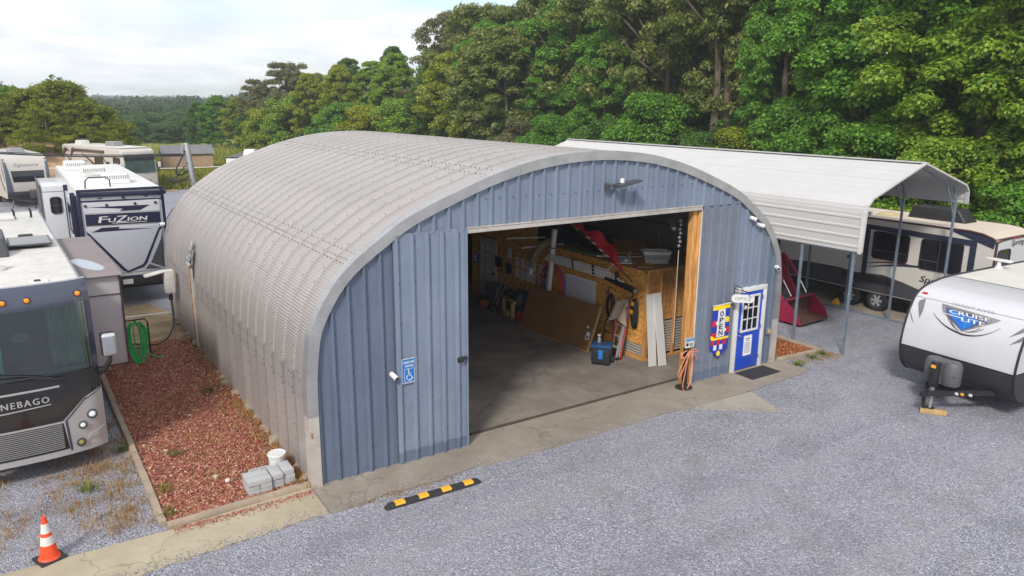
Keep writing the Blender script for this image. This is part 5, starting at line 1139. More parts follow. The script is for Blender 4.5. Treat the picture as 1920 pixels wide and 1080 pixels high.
for q in ([(-1.02, 2.24), (-1.17, 2.16), (-.99, 1.80), (-.97, 2.0)], [(-1.27, 1.92), (-1.24, 1.90), (-1.09, 1.66), (-1.17, 1.74)], [(.98, 1.86), (1.25, 2.18), (1.25, 2.04)], [(1.03, 1.71), (1.25, 1.95), (1.25, 1.84)]): npoly(MB(), q, .003).build('blade_graphic', gg, cr_)
c = nfr(-1.12, 2.33, .01); MB().box(c.x-.06, c.x+.06, c.y-.02, c.y+.03, c.z-.02, c.z+.025).build('marker_light', M['red'], cr_, bevel=.01)
o = MB().lathe([(.10, 2.6), (.08, 2.66), (.05, 2.7), (.05, 2.8), (.0, 2.8)], (-1.13, 3.57, 0), 'z', 14).build('antenna_base', M['white'], cr_, smooth=True); MB().box(-1.45, -.83, 3.49, 3.65, 2.80, 2.86).build('antenna_wing', M['white'], o, bevel=.025)
# propane cover, tongue, jack
tk = MB()
for x in (-.20, .20): tk.lathe([(.185, .66), (.20, .70), (.20, 1.10), (.15, 1.18), (.0, 1.20)], (x+.05, -.50, 0), 'z', 20)
tk.box(-.12, .22, -.66, -.34, .665, 1.165); tank = tk.build('propane_cover', mat('propane_cover_grey', (.085, .085, .095), .55, 0, .1, 4), cr_, smooth=True)
MB().box(-.30, .40, -.67, -.33, .90, .915).build('cover_band', M['darkgrey'], tank)
b = MB(); b.bar((-.62, .3, .52), (.03, -1.05, .50), .07, .12).bar((.85, .3, .52), (.07, -1.05, .50), .07, .12).bar((.05, -.95, .5), (.05, -1.22, .5), .09, .09).bar((-.3, -.45, .505), (.42, -.45, .505), .06, .1); b.build('tongue_frame', M['black'], cr_)
for x, m_ in ((.42, M['white']), (.50, M['yellow']), (.62, M['white'])): boxpart('sticker', m_, cr_, x, x+.07, -.60+.9*(x-.4), -.595+.9*(x-.4), .50, .56)
b = MB(); b.box(-.03, .13, -.90, -.74, .62, 1.20); jk = b.build('tongue_jack', M['black'], cr_, bevel=.03)
MB().cyl((.05, -.82, .62), (.05, -.82, .30), .045).cyl((.05, -.82, .30), (.05, -.82, .12), .032).build('jack_leg', M['galv'], jk, smooth=True); boxpart('jack_label', M['yellow'], jk, .0, .10, -.908, -.901, 1.06, 1.13); MB().lathe([(.0, .10), (.10, .102), (.1, .115), (0, .12)], (.05, -.82, 0), 'z', 12).build('jack_foot', M['black'], jk)
b = MB(); b.tube([(-.02, -.98, .5), (-.03, -1.0, .3), (-.01, -1.0, .14), (.02, -.98, .12), (.0, -.98, .3), (.02, -1.05, .5)], .022, 6); b.tube([(0, -.7, .6), (.15, -.75, .35), (.3, -.6, .5)], .01, 5); b.build('safety_chain', M['black'], cr_)
for y in (4.2, 5.1):
    for sx in (-1, 1): wheel(cr_, (sx*1.1, y, .36), .36, .22)
FQ = Fr((1.285, 0, 0), (0, 1, 0), (0, 0, 1)); window(cr_, FQ, 1.6, 1.5, 2.6, 2.1)
o = thing('wooden_block', 'short thick timber beam under the jack of the trailer tongue', 'block', (12.68, -4.25, 0), -1.0); boxpart('beam', M['wood_pale'], o, -.26, .26, -.06, .06, .003, .112, .008)
# ---- long trailer beyond the carport
sp_ = thing('trailer_home', 'cream travel trailer with dark frame graphics and tinted windows parked beyond the carport', 'trailer', (21.52, -1.75, -.15))
crm = mat('trailer_cream', (.56, .54, .505), .35, 0, .05, 1.2); dk = mat('trailer_dark_blue_graphic', (.028, .034, .06), .35); rw = mat('trailer_rear_white', (.56, .57, .60), .35, 0, .05, 1.5)
Z0 = .15
side_prof = [(0.02, .62), (9.6, .62), (9.6, 3.12), (.75, 3.12), (.42, 3.08), (.12, 2.98), (0.02, 2.86)]
b = MB(); prism_x(b, side_prof, -1.2, 1.2); b.build('body', crm, sp_)
b = MB(); prism_x(b, [(.0, .62), (.018, .62), (.018, 2.9), (.0, 2.9)], -1.19, 1.19); b.build('rear_wall', rw, sp_)
b = MB(); prism_x(b, [(.05, 2.97), (.42, 3.085), (.75, 3.125), (9.6, 3.125), (9.6, 3.155), (.75, 3.155), (.40, 3.115), (.03, 3.0)], -1.17, 1.17); b.build('roof', mat('trailer_roof_beige', (.53, .46, .385), .7, 0, .06, 1.5), sp_)
mrn = mat('dark_maroon_trim', (.06, .022, .028), .4)
b = MB()
for sx in (-1, 1): b.tube([(sx*1.2, .0, .62), (sx*1.2, -.0, 2.88), (sx*1.2, .12, 2.99), (sx*1.2, .42, 3.09), (sx*1.2, .8, 3.135), (sx*1.2, 9.6, 3.135)], .035, 6)
b.tube([(-1.2, 0, 2.9), (-.6, .01, 2.96), (0, .02, 2.98), (.6, .01, 2.96), (1.2, 0, 2.9)], .03, 6); b.build('corner_trim', mrn, sp_)
FSp = Fr((-1.203, 0, 0), (0, -1, 0), (0, 0, 1)); yy = lambda wy: -(wy+1.75)   # frame x from world y
b = MB(); b.plate(FSp, [(yy(-.35), 3.09), (yy(-1.68), 2.70), (yy(-1.72), 2.98), (yy(-1.3), 3.12)], .0, .012); b.build('rear_corner_graphic', dk, sp_)
P_ = lambda *l: [(yy(a), z_+Z0) for a, z_ in l]
b = MB(); b.plate(FSp, P_((2.36, 1.02), (2.36, 2.78), (2.2, 2.76), (2.2, 1.04)), .0, .03); b.plate(FSp, P_((2.2, 2.77), (-1.21, 2.72), (-1.21, 2.55), (2.2, 2.62)), .0, .03); b.plate(FSp, P_((-1.03, 2.55), (-1.21, 2.55), (-1.21, 1.3), (-1.03, 1.3)), .0, .03); b.build('dark_frame', dk, sp_)
window(sp_, FSp, yy(2.03), 1.69+Z0, yy(.85), 2.55+Z0, .08, [('h', 1.95+Z0, yy(2.03), yy(.85)), ('v', yy(1.25))], d=.01); window(sp_, FSp, yy(.41), 1.62+Z0, yy(-.83), 2.53+Z0, .08, [('h', 1.88+Z0, yy(.41), yy(-.15)), ('v', yy(-.15))], d=.01)
b = MB(); b.plate(FSp, P_(*blade((2.3, 1.42), (.45, 1.62), -.05, -.05)), .0, .008); b.build('maroon_stripe', mat('maroon_stripe', (.12, .015, .02), .4), sp_)
b = MB(); b.plate(FSp, P_(*blade((2.26, 1.28), (-.5, 1.62), -.10, -.07)), .0, .009); b.build('blue_stripe', dk, sp_)
b = MB(); b.plate(FSp, P_((7.8, .6), (5.7, 1.02), (4.4, 1.10), (3.3, 1.12), (2.6, 1.06), (1.6, 1.14), (.9, 1.02), (.3, .88), (-.3, 1.02), (-1.0, 1.2), (-1.6, 1.22), (-1.72, 1.1), (-1.72, .50), (7.8, .5)), .0, .014); b.build('lower_band', M['darkgrey'], sp_)
b = MB(); b.plate(FSp, P_(*blade((5.8, 2.36), (2.1, 2.42), .08, .07)), .0, .008); b.plate(FSp, P_(*blade((3.6, 2.2), (2.12, 2.33), .05, .06)), .0, .010); b.build('bronze_swoosh', mat('bronze_graphic', (.30, .10, .04), .4), sp_)
b = MB(); b.plate(FSp, P_(*blade((6.5, 1.9), (2.5, 2.12), .1, .06)), .0, .007); b.build('dark_swoosh', dk, sp_)
b = MB(); text(b, FSp, 'Springdale', yy(.38), 1.10+Z0, 1.5, .26, .012, shear=.3, bold=.006); b.build('side_lettering', M['ink'], sp_, recalc=False)
b = MB(); b.add([(-1.26, yy_+1.75, .98+h_) for yy_, h_ in ((3.1, 0), (3.0, .22), (1.4, .22), (1.2, 0))]+[(-1.20, yy_+1.75, .98+h_) for yy_, h_ in ((3.1, 0), (3.0, .22), (1.4, .22), (1.2, 0))], [(0, 1, 2, 3), (0, 4, 5, 1), (1, 5, 6, 2), (2, 6, 7, 3)]); b.build('wheel_arch', M['black'], sp_)
boxpart('water_inlet', M['black'], sp_, -1.215, -1.203, 4.6, 4.7, 1.65, 1.75)
boxpart('grab_handle', M['black'], sp_, -1.25, -1.21, 7.5, 7.56, 1.5, 2.0, .01)
for wy in (1.72, 2.72):
    for sx in (-1, 1): wheel(sp_, (sx*1.08, wy+1.75, .37), .37, .24)
boxpart('chassis', M['black'], sp_, -1.0, 1.0, .1, 9.6, .42, .62)
FR_ = Fr((0, -.001, 0), (1, 0, 0), (0, 0, 1)); window(sp_, FR_, -1.05, 1.95, -.32, 2.62, .1)
b = MB(); text(b, FR_, 'Springdale', -.30, 2.66, 1.35, .24, .006, shear=.3, bold=.006); b.build('rear_lettering', M['ink'], sp_, recalc=False)
for x in (-1.02, -.12, .1): boxpart('clearance_light', M['red'], sp_, x-.06, x+.06, -.02, .0, 2.90 if x < -.5 else 2.93, 2.96 if x < -.5 else 2.99, .01)
ac_unit(sp_, .45, 2.5, 3.15, .8, 1.9, .42, M['black']); b = MB(); b.lathe([(.45, 3.15), (.3, 3.22), (0.05, 3.28), (0, 3.28)], (-.1, 4.0, 0), 'z', 16); b.build('roof_vent', mat('yellowed_dome', (.46, .36, .2), .5), sp_, smooth=True); boxpart('vent_pipe', M['white_dirty'], sp_, -.9, -.8, 4.2, 4.3, 3.15, 3.3)
o = thing('wheel_chock', 'small yellow wheel chock on the ground beside the dual trailer wheels', 'chock', (20.1, 3.05, -.15)); MB().add([(-.1, -.12, 0), (.1, -.12, 0), (.1, .12, 0), (-.1, .12, 0), (-.06, -.02, .2), (.06, -.02, .2)], [(0, 3, 2, 1), (0, 1, 5, 4), (1, 2, 5), (3, 4, 5, 2), (0, 4, 3)]).build('wedge', M['yellow'], o)
# ---- travel trailer at the far left
sg = thing('small_trailer', 'cream travel trailer with slate blue corners, dark front window and cursive lettering', 'trailer', (-2.75, 45.2, 0), .16)
np2 = crom([(.5, .55), (.15, .7), (.02, 1.0), (.0, 1.6), (.08, 2.3), (.3, 2.85), (.7, 3.15), (1.4, 3.28), (3, 3.3)], 4)
sl_b = mat('slate_blue', (.075, .095, .135), .4)
b = MB(); prism_x(b, [(8.5, .55)]+[tuple(q) for q in np2]+[(8.5, 3.3)], -1.2, 1.2); b.build('body', mat('small_trailer_cream', (.47, .44, .41), .4, 0, .05, 1), sg, smooth=True)
def ny2(z): return float(np.interp(z, np2[:, 1], np2[:, 0]))
def npl(mb, x0a, x1a, za, zb, d=.012, n=6, x0b=None, x1b=None):
    x0b = x0a if x0b is None else x0b; x1b = x1a if x1b is None else x1b; vs = []
    for i in range(n+1):
        t = i/n; z = za+(zb-za)*t
        for dd in (0, d): vs += [(x0a+(x0b-x0a)*t, ny2(z)-dd, z), (x1a+(x1b-x1a)*t, ny2(z)-dd, z)]
    fs = []
    for i in range(n): a = 4*i; fs += [(a+2, a+3, a+7, a+6), (a, a+2, a+6, a+4), (a+3, a+1, a+5, a+7)]
    return mb.add(vs, fs+[(0, 1, 3, 2), (4*n, 4*n+2, 4*n+3, 4*n+1)])
npl(MB(), -1.23, -.85, .7, 3.05, .03, 8, x1b=-1.1).build('corner_cap', sl_b, sg); npl(MB(), .98, 1.23, .7, 3.05, .03, 8, x0b=1.08).build('corner_cap', sl_b, sg)
b = MB(); npl(b, -1.21, 1.21, .58, 1.02, .035, 4); b.build('front_skirt', M['darkgrey'], sg)
b = MB(); npl(b, -.82, .88, 1.62, 2.32, .02, 4, x0b=-.9, x1b=.92); w_ = b.build('window', M['glass'], sg)
b = MB(); text(b, None, 'Signature', -.72, 2.52, 1.35, .26, .012, shear=.3, fn=lambda x, z, d=0: Vector((x, ny2(z)-d, z))); b.build('lettering', M['inkgrey'], sg, recalc=False)
FS2 = Fr((-1.203, 0, 0), (0, -1, 0), (0, 0, 1)); b = MB(); b.plate(FS2, blade((-.4, .9), (-2.2, 2.9), .25, .25), 0, .01).plate(FS2, blade((-.3, 1.6), (-.9, 2.9), .1, .2), 0, .012); b.build('side_swoosh', sl_b, sg); boxpart('side_light', M['black'], sg, -1.22, -1.2, .8, .95, 1.1, 1.25)
ac_unit(sg, .0, 2.8, 3.3, .9, 1.2, .32, M['grey']); boxpart('propane_cover', M['darkgrey'], sg, -.1, .55, -.8, -.3, .6, 1.15, .08)
b = MB(); b.bar((-.8, .2, .5), (0, -1.4, .48), .08, .12).bar((.8, .2, .5), (0, -1.4, .48), .08, .12).bar((-.9, .3, .5), (-1.05, .1, .02), .06, .06).bar((.9, .3, .5), (1.05, .1, .02), .06, .06).bar((0, -1.1, .5), (0, -1.1, .02), .07, .07); b.build('tongue_frame', M['black'], sg)
for sx in (-1, 1): wheel(sg, (sx*1.05, 4.2, .36), .36, .22)
# ---- motorhome in the background
mh = thing('motorhome', 'cream class A motorhome with brown swirl graphics parked in front of the sandy bank', 'motorhome', (4.45, 50.0, -.05), .36)
mcr = mat('motorhome_cream', (.50, .47, .43), .3, 0, .05, 1.2, coat=.3); brn = mat('brown_swirl', (.085, .055, .05), .4)
b = MB(); prism_x(b, [(.0, .45), (9.2, .45), (9.2, 3.35), (.5, 3.30), (.18, 3.12), (.06, 2.6), (-.02, 1.5), (-.06, .9)], -1.25, 1.25); b.build('body', mcr, mh, bevel=.08, seg=3)
FM = Fr((0, -.13, 0), (1, 0, .0), (0, .073, 1)); o = MB().plate(FM, rrect(-1.12, 1.55, 1.12, 2.78, .1), -.03, .03).build('windshield', mat('green_windshield', (.012, .05, .038), .06, 0, .6, 1.5, spec=.9), mh)
MB().plate(FM, rrect(-1.14, 2.45, 1.14, 2.92, .08), -.02, .045).build('windshield_brow', M['black'], mh)
b = MB(); b.plate(FM, blade((-.75, .92), (.7, .88), -.12, .07), -.01, .02).plate(FM, blade((-.5, 1.1), (.78, 1.02), -.14, .06), -.01, .018); b.build('front_swirl', brn, mh)
MB().plate(FM, rrect(-.75, .55, .75, .75, .05), -.02, .08).build('grille', navy, mh)
for x in (-.95, .95): MB().plate(FM, rrect(x-.14, .72, x+.14, 1.0, .06), -.02, .05).build('headlight', M['chrome'], mh)
for x in (-.45, .5): MB().bar(FM(x, 1.5, .05), FM(x-.3, 1.58, .06), .02, .02).build('wiper', M['black'], mh)
for sx in (-1, 1):
    o = MB().tube([(sx*1.24, .15, 1.75), (sx*1.42, -.05, 1.8), (sx*1.45, -.05, 1.95)], .03, 6).build('mirror_arm', M['black'], mh); MB().box(sx*1.45-.09, sx*1.45+.09, -.12, .0, 1.9, 2.3).build('mirror', M['white'], o, bevel=.03)
FSd = Fr((-1.253, 0, 0), (0, -1, 0), (0, 0, 1))
window(mh, FSd, -1.35, 1.6, -.45, 2.65, .08); window(mh, FSd, -4.1, 1.7, -2.9, 2.6, .08); window(mh, FSd, -2.3, 1.5, -2.0, 2.3, .04)
b = MB(); b.tube([(-1.32, 2.6, 3.05), (-1.32, 7.4, 3.05)], .09, 8); b.build('awning_roll', brn, mh, smooth=True)
b = MB(); b.plate(FSd, blade((-8.9, 2.0), (-4.2, .75), -.55, .34, 12), 0, .01).plate(FSd, blade((-8.8, 2.75), (-5, 1.2), -.5, .28, 12), 0, .012).plate(FSd, blade((-6.2, 2.9), (-1.6, 1.0), -.18, .24, 10), 0, .011).plate(FSd, blade((-9.1, 2.1), (-7.9, 2.85), .35, .38, 10), 0, .013).plate(FSd, blade((-7.9, 2.2), (-6.6, 2.9), .3, .36, 10), 0, .014).plate(FSd, blade((-3.2, 2.9), (-.9, .9), -.1, .16, 8), 0, .013); b.build('side_swirl', brn, mh)
MB().plate(FSd, [(-6.1, 2.2), (-5.3, 2.2), (-5.26, 2.27), (-6.06, 2.27)], 0, .012).build('side_badge', M['inkgrey'], mh)
ac_unit(mh, .0, 3.4, 3.34, .9, 1.3, .4, M['grey']); ac_unit(mh, -.1, 8.2, 3.34, .8, 1.0, .35, M['white_dirty']); boxpart('roof', M['white_dirty'], mh, -1.15, 1.15, .6, 9.1, 3.33, 3.40, .03)
for y in (1.8, 7.5):
    for sx in (-1, 1): wheel(mh, (sx*1.1, y, .45), .45, .27)
# ---- small white trailer peeping over the roof
wt = thing('white_trailer', 'white boxy trailer with black trim half hidden behind the arch roof', 'trailer', (9.55, 40.5, .0), -.45)
boxpart('body', M['white'], wt, -1.2, 1.2, 0, 6, .5, 3.05, .05); FW2 = Fr((-1.203, 0, 0), (0, -1, 0), (0, 0, 1))
window(wt, FW2, -1.3, 1.6, -.3, 2.6, .05); window(wt, FW2, -3.0, 1.9, -2.1, 2.55, .05); window(wt, Fr((0, -.002, 0), (1, 0, 0), (0, 0, 1)), -.8, 1.8, .8, 2.6, .05)
b = MB(); b.box(-1.23, 1.23, -.03, 6.03, 3.0, 3.06).box(-1.23, -1.19, -.03, .04, .5, 3.0); b.build('trim', M['black'], wt); ac_unit(wt, 0, 2.2, 3.06, .8, 1.1, .4, M['white'])
for sx in (-1, 1): wheel(wt, (sx*1.05, 3, .36), .36, .22)
# ------------------------------------------------------------------ inside the hut: the strand board store room and what hangs on it
XW, YF, ZT = 9.6, 1.74, 2.46
sr = thing('store_room', 'strand board store room with open timber studs built along the right side of the hut', 'room', (0, 0, 0)); sr.location = (XW, YF, .026)
FO = Fr((0, 0, 0), (0, -1, 0), (0, 0, 1))      # on the long wall: x = -(y - YF)
lw = lambda y: -(y-YF)
edges = [1.74, 2.96, 4.18, 5.40, 6.62, 7.84, 8.98]
for i in range(6):
    a, c = edges[i], edges[i+1]; zt = 2.44 if i < 4 else 3.15
    zb = .42 if i == 0 else 0.0
    MB().plate(FO, [(lw(c)+.004, zb), (lw(a)-.004, zb), (lw(a)-.004, zt), (lw(c)+.004, zt if i != 4 else 3.15)], -.012, .0+.001*(i % 2)).build('strand_board', M['osb'], sr)
MB().plate(FO, [(lw(10.6), 0), (lw(9.98), 0), (lw(9.98), 3.15), (lw(10.6), 3.15)], -.012, .001).build('strand_board', M['osb'], sr)
MB().plate(FO, [(lw(9.97), 2.2), (lw(8.99), 2.2), (lw(8.99), 3.15), (lw(9.97), 3.15)], -.012, .0015).build('strand_board', M['osb'], sr)
boxpart('corner_post', M['wood'], sr, -.012, .10, -.012, .09, .0, 2.44, .004)
for x in (.52, 1.05, 1.62, 2.2, 2.7): boxpart('stud', M['wood'], sr, x, x+.045, -.005, .085, .05, 2.38, .003)
boxpart('sole_plate', M['wood'], sr, .1, 2.8, -.004, .088, .0, .048); boxpart('top_plate', M['wood'], sr, -.012, 2.8, -.008, .088, 2.385, 2.475, .004); boxpart('wall_sole_plate', M['wood'], sr, -.008, .05, .09, 8.8, .0, .10)
for i in range(8): boxpart('sheathing_board', M['wood'], sr, .1, 2.85, .10, .12, 1.02+.172*i, 1.02+.172*(i+1)-.008)
for i in range(12): boxpart('louvre_slat', M['trim'], sr, .1, 2.85, .095, .125, .10+.075*i, .10+.075*i+.048)
for i in range(4): boxpart('louvre_slat', M['trim'], sr, .02, .05, .15, 1.15, .12+.075*i, .12+.075*i+.048)
boxpart('stud', M['wood'], sr, -.006, .04, 1.18, 1.23, .1, .42)
for i in range(4):
    boxpart('deck_sheet', mat('deck_plywood', (.30, .17, .075), .85, 0, .25, 2) if i == 0 else bpy.data.materials['deck_plywood'], sr, -.03, 2.6, -.04+1.22*i, 1.22*(i+1)-.045, 2.476, 2.492+.002*(i % 2))
# room door with six raised panels
rdr = MB().plate(FO, [(lw(9.90), .02), (lw(9.07), .02), (lw(9.07), 2.08), (lw(9.90), 2.08)], -.02, .015).build('room_door', M['white_dirty'], sr)
b = MB(); b.frame(FO, [(lw(9.99), .0), (lw(8.98), .0), (lw(8.98), 2.17), (lw(9.99), 2.17)], [(lw(9.91), .0), (lw(9.06), .0), (lw(9.06), 2.085), (lw(9.91), 2.085)], .0, .03); b.build('door_casing', M['white_dirty'], rdr)
for ya, yb in ((9.82, 9.53), (9.44, 9.15)):
    for za, zb in ((.2, .82), (.95, 1.6), (1.7, 1.98)): MB().frame(FO, rrect(lw(ya), za, lw(yb), zb, .01, 1), rrect(lw(ya)+.035, za+.035, lw(yb)-.035, zb-.035, .01, 1), .015, .027).build('raised_panel', M['white_dirty'], rdr)
MB().plate(FO, [(lw(9.56), 1.66), (lw(9.40), 1.66), (lw(9.40), 1.70), (lw(9.56), 1.70)], .016, .022).build('door_plaque', M['black'], rdr); MB().plate(FO, rrect(lw(9.20), .96, lw(9.08), 1.02, .02), .016, .06).build('lever_handle', M['black'], rdr)
def onwall(name, label, cat, y, z, group=None): return thing(name, label, cat, (XW-.004, y, z), -PI/2, group)   # local x to the right along the wall, -y out of it
Fw = Fr((0, 0, 0), (1, 0, 0), (0, 0, 1))
def sheet_(o, w, h, m, nm='sheet', d=.004): return MB().plate(Fw, [(-w/2, -h/2), (w/2, -h/2), (w/2, h/2), (-w/2, h/2)], 0, d).build(nm, m, o)
bs = onwall('wall_sign', 'blue sign with pale lettering left of the white interior door', 'sign', 10.32, 1.38); sheet_(bs, .36, .34, M['signblue']); b = MB()
for k in range(3): b.plate(Fw, rrect(-.15, .06-.10*k, .06, .12-.10*k, .02), .004, .007)
b.build('print', M['paper'], bs)
for i, (y, z, w, h, lb) in enumerate(((8.78, 1.50, .34, .34, 'black metal breaker panel right beside the white interior door'), (8.18, 1.36, .26, .36, 'black metal box under the single notice right of the interior door'))):
    o = onwall('electrical_panel', lb, 'electrical panel', y, z, 'black panels by the interior door'); MB().box(-w/2, w/2, -.07, 0, -h/2, h/2).build('cover', M['black'], o, bevel=.008)
    for k in range(3): MB().cyl((w*.35, -.07, h*(.3-.3*k)), (w*.35, -.078, h*(.3-.3*k)), .018).build('screw', M['grey'], o)
def notice(y, z, w, h, lb, m=None):
    o = onwall('paper_notice', lb, 'notice', y, z, 'paper notices on the strand board wall'); sheet_(o, w, h, m or M['paper']); b = MB()
    for k in range(6): b.plate(Fw, [(-w*.38, h*(.36-.13*k)), (w*random.uniform(.1, .4), h*(.36-.13*k)), (w*.38, h*(.385-.13*k)), (-w*.38, h*(.385-.13*k))], .004, .0055)
    b.build('print', M['inkgrey'], o)
notice(8.17, 1.87, .22, .32, 'white notice on its own above the lower black metal box')
nm_ = ['first', 'second', 'third', 'fourth', 'fifth', 'sixth']
for i, y in enumerate((7.72, 7.40, 7.08, 6.80, 6.36)): notice(y, 1.68-.004*i, .22, .30, 'white notice in the upper row, %s from the interior door' % nm_[i])
for i, y in enumerate((7.72, 7.42, 7.10, 6.82, 6.42, 6.05)): notice(y, 1.31-.006*i, .22, .30, 'white notice in the lower row, %s from the interior door' % nm_[i])
cb = onwall('wall_calendar', 'large white planning chart with a grid on the strand board wall', 'chart', 4.46, 1.30); sheet_(cb, 1.36, .98, M['paper'], 'board', .012); b = MB()
for k in range(15): b.plate(Fw, [(-.66, -.44+.06*k), (.66, -.44+.06*k), (.66, -.433+.06*k), (-.66, -.433+.06*k)], .012, .0135)
for k in range(8): b.plate(Fw, [(-.66+.188*k, -.45), (-.653+.188*k, -.45), (-.653+.188*k, .42), (-.66+.188*k, .42)], .0121, .0137)
b.build('grid_lines', M['inkgrey'], cb)
# fibreboard panel leaning on the wall
hp = thing('hardboard_panel', 'large brown hardboard panel framed in pale timber leaning against the store room wall', 'panel', (8.78, 4.72, .03))
Fh = Fr((0, 0, 0), (0.06, -1, 0), (.42, 0, 1.18)); Wp, Hp = 1.52, 1.30
MB().plate(Fh, [(-Wp, .0), (Wp, .0), (Wp, Hp), (-Wp, Hp)], 0, .02).build('sheet', M['hardboard'], hp)
for nm, q in (('frame_batten', [(-Wp, -.03), (Wp, -.03), (Wp, .0), (-Wp, .0)]), ('frame_batten', [(Wp, -.03), (Wp+.045, -.03), (Wp+.045, Hp), (Wp, Hp)])): MB().plate(Fh, q, -.03, .03).build(nm, M['wood_pale'], hp)
MB().plate(Fh, [(Wp-.2, .30), (Wp-.06, .30), (Wp-.06, .52), (Wp-.2, .52)], .0205, .023).build('label', M['paper'], hp); MB().plate(Fh, [(Wp-.26, .62), (Wp-.17, .62), (Wp-.17, .68), (Wp-.26, .68)], .0205, .023).build('label', M['paper'], hp); MB().plate(Fh, [(Wp-.16, .33), (Wp-.10, .33), (Wp-.10, .41), (Wp-.16, .41)], .0232, .0245).build('label_print', M['ink'], hp)
# broom row, tray, bags, bin
def stick(label, p, q, m, head=None, r=.014, cat='broom', hm=None):
    o = thing('broom', label, cat, p, 0, 'brooms leaning by the interior door'); d = Vector(q)-Vector(p); MB().tube([(0, 0, .1), d], r, 6).build('handle', m, o)
    MB().lathe([(.0, .22), (.04, .22), (.10, .12), (.13, .01), (0, .005)], (0, 0, 0), 'z', 10).build('head', hm or M['black'], o, smooth=True)
stick('broom with a grey handle, leftmost of the three by the interior door', (8.98, 8.30, .03), (9.55, 8.25, 1.35), M['grey']); stick('broom with a brown handle in the middle of the three by the interior door', (8.92, 8.05, .03), (9.55, 7.85, 1.42), M['wood'])
stick('broom with a pale handle, rightmost of the three, reaching the paper notices', (9.0, 7.35, .03), (9.56, 7.30, 1.45), M['wood_pale'], hm=M['straw'])
o = thing('orange_tub', 'orange tub with a black lid on the floor before the interior door', 'tub', (9.15, 8.95, .03)); MB().lathe([(0, 0), (.24, 0), (.30, .22), (.0, .22)], (0, 0, 0), 'z', 20).build('tub', mat('dull_orange_plastic', (.40, .09, .02), .6), o, smooth=True); MB().lathe([(.31, .221), (.31, .27), (.25, .30), (0, .30)], (0, 0, 0), 'z', 20).build('lid', M['black'], o, smooth=True)
o = thing('storage_bin', 'dark blue grey plastic bin against the wall right of the interior door', 'bin', (9.36, 8.62, .03)); MB().add([(-.2, -.3, 0), (.2, -.3, 0), (.2, .3, 0), (-.2, .3, 0), (-.22, -.34, .75), (.22, -.34, .75), (.22, .34, .75), (-.22, .34, .75)], [(0, 3, 2, 1), (4, 5, 6, 7), (0, 1, 5, 4), (1, 2, 6, 5), (2, 3, 7, 6), (3, 0, 4, 7)]).build('body', mat('bin_blue_grey', (.07, .095, .13), .5), o, bevel=.02)
for i, (y, s_) in enumerate(((7.75, 1.0), (7.15, 1.15))):
    o = thing('rubbish_bag', ('black rubbish bag behind the brooms, nearer the interior door', 'black rubbish bag behind the brooms, nearer the hardboard panel')[i], 'bag', (9.3, y, .03), i, 'black bags'); bm = bmesh.new(); bmesh.ops.create_icosphere(bm, subdivisions=2, radius=.36*s_)
    for v_ in bm.verts: v_.co.z = (v_.co.z+.33*s_)*1.15; v_.co *= random.uniform(.93, 1.06); v_.co.x *= .7
    me = bpy.data.meshes.new('bag'); bm.to_mesh(me); bm.free(); me.materials.append(M['black']); me.shade_smooth(); q = lnk(bpy.data.objects.new('bag', me)); q.parent = o
o = thing('trestle', 'low timber trestle standing in front of the black bags', 'trestle', (8.98, 7.3, .03), RAD(80)); boxpart('beam', M['wood'], o, -.5, .5, -.05, .05, .52, .60, .006); boxpart('leg', M['wood_pale'], o, -.38, -.27, -.06, .06, .0, .52, .006); boxpart('leg', M['wood_pale'], o, .32, .42, -.06, .06, .0, .52, .006)
o = thing('red_can', 'small red can on the floor left of the hardboard panel', 'can', (9.0, 6.65, .03)); MB().lathe([(0, 0), (.12, 0), (.12, .26), (.05, .32), (0, .32)], (0, 0, 0), 'z', 16).build('body', M['red'], o, smooth=True); MB().tube([(-.06, 0, .31), (-.04, 0, .38), (.04, 0, .38), (.06, 0, .31)], .012, 5).build('handle', M['red'], o)
M['blue_tube'] = mat('blue_tubing', (.06, .10, .45), .45)
# hoops, pvc post, white bundle
for i, (dy, r, m, lb) in enumerate(((-.04, .60, M['blue_tube'], 'blue coil of tubing hung behind the red one'), (0, .63, M['red'], 'red coil of tubing hung in front of the blue one on the strand board wall'))):
    o = onwall('tubing_coil', lb, 'tubing', 5.72+dy, 1.32, 'coils of tubing'); b = MB()
    for k in range(3): b.tube([(math.cos(t)*(r*.86-.03*k), -.03-.03*k-.05*i, math.sin(t)*(r+.02*k)) for t in np.linspace(0, 2*PI, 36, endpoint=False)], .018, 6, closed=True)
    b.build('coil', m, o, smooth=True)
o = thing('pvc_post', 'tall white plastic post leaning upright in front of the coils of tubing', 'post', (9.40, 5.72, 1.16)); MB().bar((-.02, 0, 0), (.0, -.22, 1.9), .12, .12, (1, 0, 0)).build('post', M['pvc'], o, bevel=.008); MB().bar((-.075, .03, .03), (-.065, -.2, 1.85), .02, .03, (1, 0, 0)).build('groove', M['grey'], o); MB().bar((-.01, -.155, 1.34), (-.01, -.165, 1.37), .135, .135, (1, 0, 0)).build('strap', M['black'], o)
wb = thing('flag_pole_bundle', 'long bundle of white trim strips strapped along the top of the store room wall', 'bundle', (9.34, 4.0, 2.14))
for k in range(6):
    o = MB().bar((-.02+.03*(k % 2), 1.9-.05*k, .0+.035*k-.02), (.04*(k % 2), -1.75+.16*k, -.09+.05*k), .05, .034).build('strip', M['pvc'], wb)
for y in (-1.35, -.4, .5): MB().bar((0, y, .07), (0, y-.03, .075), .11, .26, (0, 0, 1)).build('strap', M['black'], wb)
